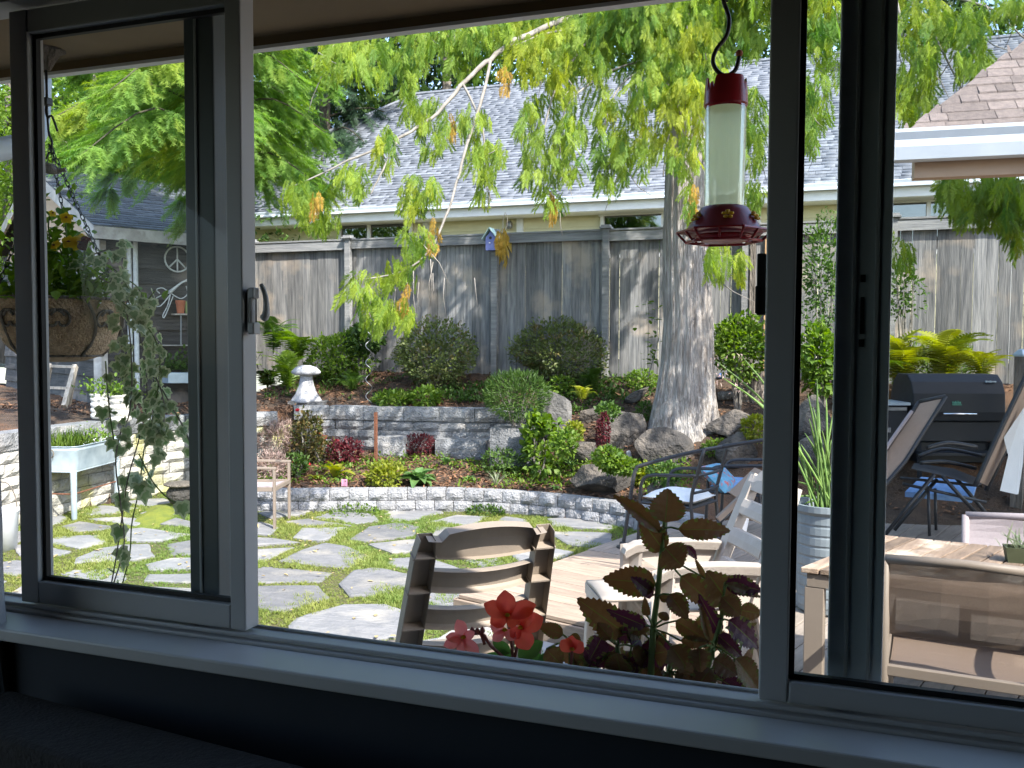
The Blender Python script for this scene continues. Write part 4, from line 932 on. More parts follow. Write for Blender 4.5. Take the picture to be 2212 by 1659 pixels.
leafball('leafy_shrub', 'bright yellow leaved shrub at the foot of the airy shrub in the narrow pane', 1730, 1812, 712, 850, 'lf_bright', .085, 1200, loose=1, D=10.6)
leafball('airy_shrub', 'thin branch of small leaves at the left edge of the screened pane before the fence', 1915, 1985, 560, 690, 'lf_mid', .06, 380, loose=1.6, D=11.2, yb=830)
leafball('red_maple', 'low weeping maple with dark red leaves in front of the grey wall', 864, 944, 940, 980, 'lf_red', .055, 1200, [leaf_dia(.3)])
leafball('barberry', 'crimson leaved barberry beside the rusty stake', 712, 782, 950, 1006, 'lf_red', .045, 900, loose=1.3)
leafball('rose_bush', 'straggly rose bush with red flowers before the wall beneath the birdbath', 632, 700, 890, 990, 'lf_rose', .055, 800, loose=1.6)
leafball('mixed_shrub', 'pink and bronze leaved low shrub between the rose and the barberry', 655, 735, 945, 1000, 'lf_rose', .05, 700, loose=1.4)
leafball('yellow_shrub', 'small golden foliage shrub left of the big hosta', 792, 866, 1002, 1052, 'lf_yellow', .055, 900, loose=.8)
leafball('heather', 'pinkish grey heather behind the tan patio chair', 552, 640, 905, 985, 'lf_heather', .09, 1500, [leaf_dia(.14)], loose=1)
leafball('heather', 'faded heather clump seen under the arm of the tan patio chair', 552, 622, 985, 1038, 'lf_heather', .08, 900, [leaf_dia(.16)], loose=1)
leafball('low_shrub', 'small green plant under the rose bush behind the chair leg', 622, 662, 985, 1030, 'lf_mid', .05, 350, loose=1)
leafball('hydrangea', 'upright leafy plant with rounded yellowing leaves standing alone in front of the pale slab', 1128, 1200, 892, 1032, 'lf_bright', .10, 420, [leaf_oval(.7), leaf_oval(.6, .2)], loose=1.4)
leafball('ground_cover', 'bright green low cover below the big angular boulder', 1298, 1378, 988, 1024, 'lf_bright', .045, 1200, D=9.75, cat='ground cover', stems=0)
leafball('ground_cover', 'pale yellow green leaf clump behind the black chair legs', 1372, 1424, 1006, 1048, 'lf_yellow', .08, 320, cat='ground cover', stems=0)
leafball('ground_cover', 'low bright leaf clump on top of the wall below the round olive azalea', 808, 890, 846, 878, 'lf_bright', .07, 520, cat='ground cover', stems=0)
leafball('ground_cover', 'low leaf clump on the wall top between two azaleas', 888, 952, 838, 878, 'lf_bright', .07, 420, cat='ground cover', stems=0)
leafball('ground_cover', 'trailing light green leaves over the top of the pale slab', 1185, 1245, 815, 858, 'lf_bright', .06, 420, cat='ground cover', stems=0)
leafball('ground_cover', 'green patch on the slope left of the cedar trunk', 1352, 1418, 800, 842, 'lf_bright', .05, 520, cat='ground cover', stems=0)
leafball('ground_cover', 'mossy green cover beside the trunk above the flat topped boulder', 1372, 1412, 868, 912, 'lf_mid', .04, 420, cat='ground cover', stems=0)
leafball('trailing_sedum', 'dark red sedum trailing down between two boulders', 1288, 1316, 892, 985, 'lf_red', .035, 700, cat='ground cover', stems=0, D=10.2)
leafball('ground_cover', 'yellow green leaves beneath the yellow fern between the stones', 1222, 1258, 912, 950, 'lf_yellow', .05, 320, cat='ground cover', stems=0, D=10.3)
leafball('ground_cover', 'yellow flowered cover at the right foot of the cedar', 1520, 1580, 952, 985, 'lf_bright', .05, 420, cat='ground cover', stems=0)
leafball('ground_cover', 'yellow leaved clump right of the cedar beside the dark stile', 1605, 1655, 900, 950, 'lf_yellow', .06, 320, cat='ground cover', stems=0, D=10.2)
leafball('low_shrub', 'green leaf mound at the foot of the dark block boulder', 1040, 1126, 968, 1030, 'lf_mid', .05, 500, cat='ground cover', stems=0)
leafball('ground_cover', 'dark green clump on the patio edge right below the low wall', 1010, 1096, 1092, 1122, 'lf_mid', .04, 700, cat='ground cover', stems=0)
leafball('ground_cover', 'bright clover mound at the wall foot left of the dark clump', 706, 822, 1092, 1122, 'lf_bright', .035, 800, cat='ground cover', stems=0)
leafball('ground_cover', 'green leafy clump spilling between the low boulders left of the white stone', 1282, 1345, 968, 1012, 'lf_bright', .06, 420, cat='ground cover', stems=0, D=9.7)
leafball('ground_cover', 'leafy clump covering the gap between the wedged boulder and the long rounded boulder', 1400, 1470, 1000, 1045, 'lf_mid', .06, 420, cat='ground cover', stems=0, D=9.6)
leafball('ground_cover', 'green clump on the left shoulder of the flat topped boulder', 1290, 1335, 872, 905, 'lf_mid', .05, 360, cat='ground cover', stems=0, D=10.4)
leafball('ground_cover', 'bright clump in front of the pale leaning slab', 1196, 1246, 930, 985, 'lf_bright', .06, 420, cat='ground cover', stems=0, D=10.0)
# ferns: each frond a part
FM = {k: [tri_me('frond', t, k) for t in FRN] for k in ('lf_bright', 'lf_mid', 'lf_yellow')}
def fern(label, x, y, w_, nf=13, matn='lf_bright', D=None, seed=0, el=(.25, 1.0)):
    b = onground(x, y) if D is None else Qd(x, y, D); R_ = px(w_, depth(b))*.62; t = plant('fern', label, 'fern', b); r = random.Random(seed+int(x))
    for i in range(nf):
        az = 2*pi*i/nf+r.uniform(-.25, .25); e = r.uniform(*el); L = R_*r.uniform(.9, 1.25); d = np.array([cos(az)*cos(e), sin(az)*cos(e), sin(e)]); x_ = np.array([-sin(az), cos(az), 0])*-1; z_ = np.cross(x_, d)
        put('frond', r.choice(FM[matn]), t, M=basis(x_*L*.9, d*L, z_*L, b))
fern('bright fern at the left end of the upper bed beside the window frame', 578, 846, 170, 18, el=(.3, 1.2))
fern('bright sword fern left of the birdbath by the wall', 622, 846, 150, 16, el=(.3, 1.2))
fern('pale green fern further back against the fence left of the yellow azalea', 640, 785, 150, 15, 'lf_bright')
fern('shaded fern behind the pale green fern at the fence', 590, 765, 140, 13, 'lf_mid')
fern('shaded fern at the fence right of the round olive azalea', 1068, 800, 130, 13, 'lf_mid')
fern('small fern between the birdbath and the spiral stake', 760, 848, 90, 11, 'lf_mid')
fern('fern on the slope right of the dark azalea', 1275, 850, 110, 13, 'lf_mid')
fern('yellow fern on top of the rock by the pale slab', 1258, 868, 70, 11, 'lf_yellow', D=10.9)
fern('fern reaching left from the round olive azalea', 850, 790, 120, 9, 'lf_bright')
fern('sunlit fern at the left of the screened pane below the fence', 1945, 835, 200, 20, 'lf_yellow', 10.9, el=(.35, 1.2))  # yellow leaf colour carries the sunlight on this fern and the next two
fern('sunlit fern right of the first in the screened pane', 2040, 832, 210, 20, 'lf_yellow', 10.8, el=(.35, 1.15))
fern('sunlit fern behind the grill lid near the fence', 2120, 826, 150, 16, 'lf_yellow', 10.7, el=(.3, 1.0))
fern('fern half hidden behind the dark centre mullion', 1880, 835, 170, 14, 'lf_bright', 10.9)
leafball('fern_bank', 'bank of low bright fern leaves under the fence behind the grill', 1905, 2110, 745, 840, 'lf_bright', .11, 1500, [leaf_dia(.2)], D=11.3, loose=1, cat='ground cover', stems=0)
# broad leaves and straps
def bladegrid(L, W, arch, cup, n=6, tip=1.0, edge=0, seed=0):
    r = random.Random(seed); rows = []
    for i in range(n+1):
        t = i/n; w_ = W*(sin(pi*min(1, t**.75*.97+.03)))**.8*(.5) if tip else W*.5*min(1, t*6)*(1-t**3); w_ = max(w_, .001)
        y = L*t*(1-.18*abs(arch)*t); z = arch*L*(t-1.25*t*t)
        rows.append([(-w_*(1+edge*r.uniform(-1, 1)), y, z+cup*w_), (-w_*.5, y, z+cup*w_*.25), (0, y, z), (w_*.5, y, z+cup*w_*.25), (w_*(1+edge*r.uniform(-1, 1)), y, z+cup*w_)])
    m = MB(); m.sheet(rows); return m
HOS = [bladegrid(1, .62, .55, .35).mesh('leaf', 'lf_hosta', True), bladegrid(1, .55, .8, .3).mesh('leaf', 'lf_hosta', True)]
HOSY = [bladegrid(1, .50, .6, .3).mesh('leaf', 'lf_yellow', True)]; STR = [bladegrid(1, .10, .75, .6, 8, 0).mesh('leaf', 'lf_yellow', True)]; STG = [bladegrid(1, .06, .35, .6, 8, 0).mesh('leaf', 'lf_grey', True)]; STB = [bladegrid(1, .13, .5, .6, 8, 0).mesh('leaf', 'lf_hosta', True)]
def rosette(name, label, x, y, w_, nl, mes, el=(.3, 1.1), wid=1.0, cat='plant', sc=(.75, 1.1)):
    b = onground(x, y); R_ = px(w_, depth(b))*.5; t = plant(name, label, cat, b); r = random.Random(int(x*7+y))
    for i in range(nl):
        az = i*2.4+r.uniform(-.3, .3); e = el[0]+(el[1]-el[0])*(i/nl); L = R_*r.uniform(*sc)*(1.15-.25*i/nl); d = np.array([cos(az)*cos(e), sin(az)*cos(e), sin(e)]); x_ = np.array([sin(az), -cos(az), 0]); z_ = np.cross(x_, d)
        put('leaf', r.choice(mes), t, M=basis(x_*L*wid, d*L, z_*L, b+d*R_*.08))
rosette('hosta', 'large hosta with broad light green leaves in the middle of the lower bed', 905, 1048, 132, 44, HOS, (.15, 1.25), .85, sc=(.42, .82))
rosette('hosta', 'smaller upright hosta right of the large hosta', 963, 1006, 54, 9, HOS, (.6, 1.4), .8)
rosette('hosta', 'single pale hosta shoot below the wall between hosta and hydrangea', 1010, 1000, 36, 4, HOS, (.7, 1.4), .7)
rosette('daylily', 'yellow leaved strap plant behind the low wall left of the golden shrub', 722, 1034, 96, 13, STR+HOSY, (.35, 1.3), 1.0)
rosette('daylily', 'green and yellow strap leaved plant before the low smooth boulder', 1234, 1014, 66, 13, STB, (.5, 1.35), 1.0)
rosette('spiky_grass', 'grey green spiky grass tuft behind the low wall near the hydrangea', 1072, 1050, 80, 18, STG, (.5, 1.4), 1.0)
rosette('low_plant', 'small flat leaved plant left of the spiky grey tuft', 1010, 1038, 40, 9, HOS, (.1, .7), .7)
rosette('low_plant', 'small yellow plant left of the yellow strap plant', 682, 1036, 46, 9, HOSY, (.1, .9), .8)
rosette('low_plant', 'tiny green plant on the soil right of the hydrangea', 1200, 1058, 36, 9, HOS, (.1, .9), .7)
# loose low leaves over the beds
def cover(name, label, boxes, matn, n, leaf):
    P = []
    for (x0, x1, y0, y1) in boxes:
        for _ in range(n//len(boxes)//9):
            c = onground(random.uniform(x0, x1), random.uniform(y0, y1))
            for _ in range(9): P.append(c+np.array([random.gauss(0, .06), random.gauss(0, .06), .02+abs(random.gauss(0, .03))]))
    P = np.array(P); V, F, R = scat(OV, P, rng.normal(size=P.shape)+[0, 0, .6], leaf*rng.uniform(.6, 1.3, len(P))); tag(npmesh(name, V, F, R, matn), label, 'ground cover', kind='stuff')
cover('ground_leaves', 'low green leaves creeping over the upper bed near the wall edge', [(950, 1060, 835, 872), (1185, 1350, 800, 870), (1310, 1420, 790, 815), (560, 800, 805, 866), (800, 1060, 850, 872), (1190, 1340, 840, 900), (1300, 1420, 800, 870), (700, 860, 780, 840)], 'lf_mid', 3600, .06)
cover('bed_leaves', 'low green weeds creeping over the lower bed', [(980, 1220, 1000, 1058), (1090, 1340, 1005, 1050), (560, 760, 1010, 1050), (1380, 1500, 1000, 1080), (1180, 1330, 1000, 1030), (700, 1000, 990, 1020)], 'lf_bright', 3000, .05)
# sapling by the trunk
b = Qd(1400, 815, 11.5); t = plant('sapling', 'thin sapling with few bright leaves against the fence left of the trunk', 'sapling', b); m = MB(); tip = QY(1428, 655, b[1]+.1); m.tube([b, (b+tip)/2+np.array([.05, 0, 0]), tip], [.008, .006, .003], 5); m.build('stem', 'twig', t)
P = np.array([QY(random.gauss(1410, 16), random.uniform(650, 790), b[1]+random.uniform(-.15, .2)) for _ in range(46)]); V, F, R = scat(OV, P, rng.normal(size=(46, 3))*[1, 1, .3], rng.uniform(.06, .11, 46)); npmesh('foliage', V, F, R, 'lf_bright', t)
# red flowers of the roses
m = MB()
for x, y in ((643, 888), (688, 935), (664, 1006), (724, 955), (735, 962), (700, 946), (640, 1000)):
    p = onground(x, y+18); p = QY(x, y, p[1]-.05); m.lathe([(0, -.03), (.035, -.01), (.05, .02), (.03, .04), (0, .035)], 8, p)
tag(m.build('rose_flowers', 'flower_red'), 'scattered red rose blooms in the lower left flower bed', 'flowers', kind='stuff')
# rust stake, spiral stake, birdbath, tag
b = onground(812, 1002); m = MB(); m.box((b[0], b[1], b[2]+px(56, depth(b))), (.035, .035, px(112, depth(b)))); tag(m.build('rusty_stake', 'rust'), 'thin rusty metal stake standing before the grey block wall', 'stake')
b = onground(797, 880); D_ = depth(b); m = MB(); m.tube([b+np.array([.045*sin(k*.62), .045*cos(k*.62), k*px(165, D_)/46]) for k in range(-6, 47)], .0055, 6); tag(m.build('spiral_stake', 'silver', smooth=True), 'wavy spiral metal plant stake rising in front of the yellow azalea', 'stake')
b = onground(662, 868); D_ = depth(b); s = px(1, D_); bb = thing('birdbath', 'pale stone birdbath shaped like a mushroom on the upper bed', 'birdbath', tuple(b))
m = MB(); m.lathe([(32*s, 0), (30*s, 5*s), (22*s, 18*s), (16*s, 34*s), (13*s, 50*s), (13*s, 60*s)], 28, b, wob=lambda a, i: 1+.12*sin(4*a+.5)*(1-i/6)); m.build('stem', 'stonewhite', bb, smooth=True)
m = MB(); m.lathe([(11*s, 57*s), (26*s, 59*s), (30*s, 63*s), (29*s, 67*s), (22*s, 74*s), (9*s, 79*s), (0, 79*s)], 30, b, wob=lambda a, i: 1+.07*sin(6*a)+.03*sin(11*a)); m.build('cap', 'stonewhite', bb, smooth=True)
m = MB(); m.box(b+np.array([.04, 0, -.01]), (.52, .36, .05), .3); tag(m.build('stone_slab', 'rock_pale'), 'flat stone slab under the mushroom birdbath', 'slab')
b = onground(744, 1052); m = MB(); m.box(b+np.array([0, 0, .05]), (.07, .012, .09), .3); m.tube([b, b+np.array([0, .006, .06])], .005, 5); tag(m.build('plant_tag', 'pinktag'), 'small pink plant tag stuck in the soil behind the low wall', 'tag')
# stump, driftwood, glass balls
b = onground(1617, 874); s = px(1, depth(b)); m = MB(); m.lathe([(36*s, -10*s), (31*s, 8*s), (28*s, 40*s), (27*s, 78*s), (20*s, 80*s), (0, 78*s)], 36, b+np.array([0, .25, 0]), wob=lambda a, i: 1+.06*sin(9*a+i)+.05*sin(5*a)+.03*sin(17*a)); tag(m.build('tree_stump', 'bark2'), 'dark weathered tree stump right of the cedar', 'stump')
p0, p1, p2 = onground(1552, 862), onground(1600, 862), onground(1655, 858); m = MB(); m.tube([p0+[0, 0, .03], p1+[0, 0, .06], p2+[0, 0, .05]], [.07, .05, .06], 9); tag(m.build('surface_root', 'bark', smooth=True), 'pale cedar root running right from the trunk base', 'root')
b = onground(1604, 842); s = px(11, depth(b)); m = MB(); m.lathe([(s*sin(pi*k/10), -s*cos(pi*k/10)+s) for k in range(11)], 20, b, cap=False); tag(m.build('glass_ball', 'purpleball', smooth=True), 'purple glass garden ball in front of the stump', 'garden ball')
b = onground(1557, 818); s = px(6, depth(b)); m = MB(); m.lathe([(s*sin(pi*k/8), -s*cos(pi*k/8)+s) for k in range(9)], 14, b, cap=False); tag(m.build('glass_ball', 'bluegem', smooth=True), 'tiny blue glass ball right of the cedar trunk', 'garden ball')
# birdhouse and dried bundle on the fence post
bh = thing('birdhouse', 'blue birdhouse with a pale mint roof hung on the fence post', 'birdhouse', (-4.97, 12.86, 3.3)); c = QY(1063, 522, 12.80); s = px(1, depth(c))
m = MB(); m.add([(c[0]+x*s, c[1]+y, c[2]+z*s) for y in (-.07, .07) for x, z in ((-11, -19), (11, -19), (11, 8), (0, 22), (-11, 8))], [(0,1,2,3,4), (9,8,7,6,5)]+[(i, 5+i, 5+(i+1) % 5, (i+1) % 5) for i in range(5)]); m.build('body', 'birdblue', bh)
m = MB(); A = Vector((c[0]-s*1, 0, c[2]+27*s)); 
for sg in (1, -1):
    e = Vector((c[0]+sg*18*s, 0, c[2]+3*s)); m.add([(A.x, c[1]-.12, A.z), (A.x, c[1]+.09, A.z), (e.x, c[1]+.09, e.z), (e.x, c[1]-.12, e.z), (A.x, c[1]-.12, A.z+.018), (A.x, c[1]+.09, A.z+.018), (e.x, c[1]+.09, e.z+.018), (e.x, c[1]-.12, e.z+.018)], [(0,1,2,3), (4,7,6,5), (0,4,5,1), (1,5,6,2), (2,6,7,3), (3,7,4,0)])
m.build('roof', 'birdroof', bh)
m = MB(); m.tube([(c[0], c[1]-.069, c[2]+7*s), (c[0], c[1]-.073, c[2]+7*s)], 3.2*s, 12); m.build('hole', 'blackmetal', bh)
m = MB(); m.tube([(c[0], c[1]-.07, c[2]-4*s), (c[0], c[1]-.12, c[2]-4*s)], 1*s, 8); m.build('perch', 'whiteplastic', bh)
db = QY(1087, 505, 12.75); dbt = thing('dried_bundle', 'golden dried plant bundle hanging by a string loop beside the birdhouse', 'dried bundle', tuple(db))
P = db+rng.normal(size=(150, 3))*[.035, .035, .10]+[0, 0, -.12]; V, F, R = scat([leaf_dia(.25)], P, rng.normal(size=(150, 3))*.25+[0, 0, -1], rng.uniform(.09, .2, 150)); npmesh('leaves', V, F, R, 'straw', dbt)
m = MB(); m.tube([db+np.array(q) for q in ((0, 0, 0), (.06, 0, .12), (.07, 0, .25), (.03, 0, .32), (0, 0, .24), (-.01, 0, .02))], .006, 6); m.build('string', 'oldwood', dbt)
# thorny moss patch by the washtub
b1 = [(270,1130),(330,1085),(380,1078),(395,1108),(330,1140)]; m = MB(); pp = [Qz(x, y, .03) for x, y in b1]; cc = np.mean(pp, 0); m.add([*[p+[0, 0, -.03] for p in pp], cc+np.array([0, 0, .05])], [(i, (i+1) % 5, 5) for i in range(5)]); tag(m.build('moss', 'moss'), 'bright yellow green moss patch on the ground by the washtub legs', 'moss', kind='stuff')
# ================================================================== THINGS IN THE GARDEN
# ---- things at the left
A = Qd(163, 992, 9.75); B = Qd(271, 974, 10.84); u = B-A; u[2] = 0; L = np.linalg.norm(u); u /= L; v = np.array([-u[1], u[0], 0]); L = 1.05
if v @ RT > 0: v = -v
wt = thing('washtub_planter', 'galvanized washtub planter on four metal legs filled with herbs before the pale wall', 'planter', (A[0], A[1], 0)); ZT, ZB = .83, .545
def W(s, t, z): return np.array([A[0], A[1], 0])+u*s+v*t+np.array([0, 0, z])
Wd = .52
def rrect(o, rad, n=5):
    pts = []
    for cx, cy_, a0 in ((L-rad, rad, -pi/2), (L-rad, Wd-rad, 0), (rad, Wd-rad, pi/2), (rad, rad, pi)):
        for k in range(n+1): a = a0+pi/2*k/n; pts.append((cx+(rad+o)*cos(a), cy_+(rad+o)*sin(a)))
    return pts
m = MB(); rings = []
for o, z in ((-.03, ZB), (-.022, ZB+.02), (-.02, ZB+.035), (0, ZT-.05), (.006, ZT-.04), (0, ZT-.03), (.004, ZT-.005), (.016, ZT), (.004, ZT+.004), (-.012, ZT-.03), (-.02, ZT-.06)): rings.append([W(*p, z) for p in rrect(o, .09)])
k = len(rings[0]); V = [p for r in rings for p in r]; m.add(V, [(i*k+j, i*k+(j+1) % k, (i+1)*k+(j+1) % k, (i+1)*k+j) for i in range(len(rings)-1) for j in range(k)]+[tuple(range(k))]); m.build('tub', 'galv', wt, smooth=True)
m = MB(); m.add([W(*p, ZT-.05) for p in rrect(-.02, .09)], [tuple(range(k))]); m.build('earth', 'soil', wt)
lm = MB(); lm.lathe([(.022, 0), (.03, .03), (.036, .54), (.036, .56)], 12); lm = lm.mesh('leg', 'galv', True)
for s, t in ((.06, .06), (L-.06, .06), (L-.06, Wd-.06), (.06, Wd-.06)): put('leg', lm, wt, W(s, t, 0))
m = MB(); c = W(-.015, .28, ZT-.075); m.tube([c+v*.05*cos(a)+np.array([0, 0, .05*sin(a)])-u*.012 for a in np.linspace(0, 2*pi, 17)], .008, 6); m.build('ring_handle', 'bark2', wt)
m = MB(); m.tube([W(.06, .06, .30), W(L-.06, .06, .30)], .008, 6); m.tube([W(.06, .06, .30), W(.06, Wd-.06, .30)], .008, 6); m.build('brace', 'rust', wt)
hb = thing('herbs', 'chives and leafy herbs growing in the galvanized washtub', 'herbs', tuple(W(.5, .25, ZT-.05)))
P, D = [], []
for _ in range(240): P.append(W(random.uniform(.02, .5), random.uniform(.1, .42), ZT-.05)); D.append((random.gauss(0, .3), random.gauss(0, .3), 1))
V, F, R = scat([leaf_dia(.045), leaf_dia(.03)], P, D, rng.uniform(.12, .27, len(P))); npmesh('blades', V, F, R, 'lf_bright', hb)
P = [W(random.uniform(.45, L-.05), random.uniform(.06, .46), ZT-.05+abs(random.gauss(0, .075))) for _ in range(520)]; V, F, R = scat(OV, P, rng.normal(size=(520, 3))+[0, 0, .8], rng.uniform(.03, .06, 520)); npmesh('leaves', V, F, R, 'lf_bright', hb)
P = [W(random.uniform(.35, .75), random.uniform(.02, .12), ZT-.01+abs(random.gauss(0, .02))) for _ in range(40)]; V, F, R = scat(OV, P, rng.normal(size=(40, 3))+[0, 0, .5], rng.uniform(.02, .035, 40)); npmesh('blossoms', V, F, R, 'cushion_w', hb)
# cream pots on the wall
def onshelf(x, y, D): return Qd(x, y, D)
for i, (x0, x1, y0, y1, D_, lb) in enumerate(((197, 236, 850, 904, 10.9, 'cream ribbed concrete pot on the left wall, the left of the pair'), (238, 284, 853, 912, 10.95, 'cream ribbed concrete pot on the left wall, sunlit and half hidden by ivy'))):
    b = Qd((x0+x1)/2, y1, D_); s = px(1, D_); w2 = (x1-x0)/2*s; h = (y1-y0)*s; t = thing('concrete_pot', lb, 'pot', tuple(b)); m = MB()
    pr_ = [(w2*.80, 0)]
    for k in range(4): pr_ += [(w2*.86, h*(.03+.22*k)), (w2*.98, h*(.08+.22*k)), (w2*.98, h*(.18+.22*k)), (w2*.86, h*(.22+.22*k))]
    pr_ += [(w2*1.04, h*.93), (w2*1.04, h), (w2*.85, h), (w2*.8, h*.9)]; m.lathe(pr_, 28, b); m.build('body', 'concpot', t, smooth=True)
    m = MB(); m.lathe([(0, h*.9), (w2*.82, h*.9)], 16, b, cap=False); m.build('earth', 'soil', t)
    P = b+rng.normal(size=(170, 3))*[.10, .10, .06]+[0, 0, h+.06]; V, F, R = scat(OV, P, rng.normal(size=(170, 3))+[0, 0, .7], rng.uniform(.035, .07, 170))
    o = npmesh('pot_plant', V, F, R, 'lf_bright', loc=tuple(b+[0, 0, h])); tag(o, ('green leafy plant in the left cream concrete pot', 'green leafy plant in the right cream pot behind the ivy')[i], 'plant')
# ladder
ld = thing('wooden_ladder', 'old weathered wooden step ladder leaning behind the washtub planter', 'ladder', tuple(Qd(112, 874, 11.0)))
m = MB(); a0, a1, b0, b1 = Qd(87, 876, 10.9), Qd(108, 788, 11.2), Qd(139, 878, 10.9), Qd(163, 790, 11.2)
for p, q in ((a0, a1), (b0, b1)): mm = MB(); mm.bar(p, q, .05, .07); mm.build('rail', 'oldwood', ld)
for f in (.44, .97): mm = MB(); mm.bar(a0+(a1-a0)*f, b0+(b1-b0)*f, .09, .03); mm.build('step', 'oldwood', ld)
bx = a1+fw*.45; 
for p, q in ((Qd(97, 872, 11.5), a1+[0, 0, -.04]), (Qd(150, 872, 11.5), b1+[0, 0, -.04])): mm = MB(); mm.bar(p, q, .035, .05); mm.build('back_leg', 'oldwood', ld)
# ornaments on the shed
def ring(c, r, ux, uz, rr, n=24): return [c+ux*r*cos(a)+uz*r*sin(a) for a in np.linspace(0, 2*pi, n+1)]
uz = np.array([0, 0, 1.]); c = onshed(383, 560, .36); s = px(1, depth(c)); m = MB(); m.tube(ring(c, 27*s, SE, uz, 0), .013, 8, False); m.tube([c+uz*27*s, c-uz*27*s], .012, 7)
for sg in (1, -1): m.tube([c, c+SE*sg*19*s-uz*19*s], .012, 7)
tag(m.build('peace_sign', 'paintwhite', smooth=True), 'white twig peace sign hung on the dark shed wall', 'peace sign')
dfl = thing('dragonfly', 'pale metal dragonfly ornament on the shed wall below the peace sign', 'ornament', tuple(onshed(375, 625, .34)))
q_ = lambda x, y, d=.35: onshed(x, y, d)
m = MB(); m.tube(spline([q_(366, 632), q_(380, 620), q_(395, 609), q_(410, 604)], 10), [.03, .028, .024, .02, .017, .015, .014, .016, .024, .02], 8); m.build('body', 'paintwhite', dfl, smooth=True)
for pts in (((368, 632), (345, 640), (330, 652), (345, 662), (368, 636)), ((370, 634), (390, 645), (405, 635), (402, 618)), ((368, 636), (362, 660), (352, 680), (356, 684), (374, 640)), ((364, 630), (350, 622), (338, 626), (345, 634)), ((408, 606), (416, 622), (422, 640))):
    m = MB(); m.tube(spline([q_(*p) for p in pts], 14), .008, 6); m.build('wing', 'paintwhite', dfl)
shf = thing('wall_shelf', 'shed wall shelf carrying a red and a green pot above a lower metal shelf', 'shelf', tuple(q_(395, 680, .3)))
m = MB(); m.bar(onshed(374, 679, .30), onshed(440, 679, .30), .14, .022); m.build('board', 'oldwood', shf)
m = MB(); m.bar(onshed(346, 746, .30), onshed(440, 746, .30), .14, .018); m.build('board', 'silver', shf)
m = MB(); m.tube([onshed(391, 681, .26), onshed(391, 745, .26)], .012, 7); m.build('rod', 'silver', shf)
def pot(x, y1, wpx, hpx, matn, lb, d=.30):
    b = onshed(x, y1, d); s = px(1, depth(b)); m = MB(); w2, h = wpx*s/2, hpx*s; m.lathe([(w2*.72, 0), (w2*.93, h*.75), (w2*1.05, h*.76), (w2*1.05, h), (w2*.9, h), (w2*.85, h*.8)], 20, b); return tag(m.build('flower_pot', matn, smooth=False), lb, 'pot')
pot(390, 677, 20, 28, 'terracotta', 'red clay pot on the shed wall shelf'); pot(408, 677, 20, 26, 'greenpot', 'light green pot on the shed wall shelf beside the red pot')
tr = thing('metal_trough', 'grey metal trough planter with herbs standing against the shed under the shelves', 'planter', tuple(onshed(392, 828, .15)))
m = MB(); m.bar(onshed(356, 816, .16), onshed(450, 816, .16), .26, .16); m.build('body', 'galv', tr, bevel=.01)
P = np.array([onshed(random.uniform(356, 445), 800-abs(random.gauss(0, 18)), random.uniform(.05, .28)) for _ in range(420)]); V, F, R = scat(OV, P, rng.normal(size=(420, 3))+[0, 0, .7], rng.uniform(.04, .09, 420)); o = npmesh('trough_herbs', V, F, R, 'lf_mid'); tag(o, 'dark green herbs filling the metal trough by the shed', 'herbs')
# fire bowl, bucket
b = Qz(392, 1097, 0); s = px(1, depth(b)); fbw = thing('fire_bowl', 'round dark fire pot with a flat lid by the mossy patch', 'fire pot', tuple(b)); m = MB()
m.lathe([(8*s, 4*s), (22*s, 8*s), (31*s, 22*s), (30*s, 34*s), (24*s, 42*s), (27*s, 45*s)], 24, b+[0, 0, .02]); m.build('bowl', 'rock', fbw, smooth=True)
m = MB(); m.lathe([(27*s, 44*s), (36*s, 47*s), (36*s, 50*s), (20*s, 53*s), (0, 54*s)], 24, b+[0, 0, .02]); m.build('lid', 'bark2', fbw, smooth=True)
for a in (.5, 2.6, 4.7): m = MB(); m.lathe([(4*s, 0), (5*s, 12*s)], 8, b+np.array([cos(a)*18*s, sin(a)*18*s, 0])); m.build('foot', 'bark2', fbw)
b = Qz(10, 1188, 0); s = px(1, depth(b)); bk = thing('bucket', 'white plastic bucket with a raised handle at the left edge of the patio', 'bucket', tuple(b)); m = MB()
m.lathe([(24*s, 0), (29*s, 82*s), (31*s, 84*s), (31*s, 90*s), (27*s, 90*s), (23*s, 10*s), (0, 8*s)], 28, b); m.build('pail', 'whiteplastic', bk, smooth=True)
m = MB(); m.tube([b+np.array(RT)*29*s*cos(a)+np.array([0, 0, 86*s+62*s*sin(a)]) for a in np.linspace(0, pi, 14)], .006, 6); m.build('handle', 'bark2', bk)

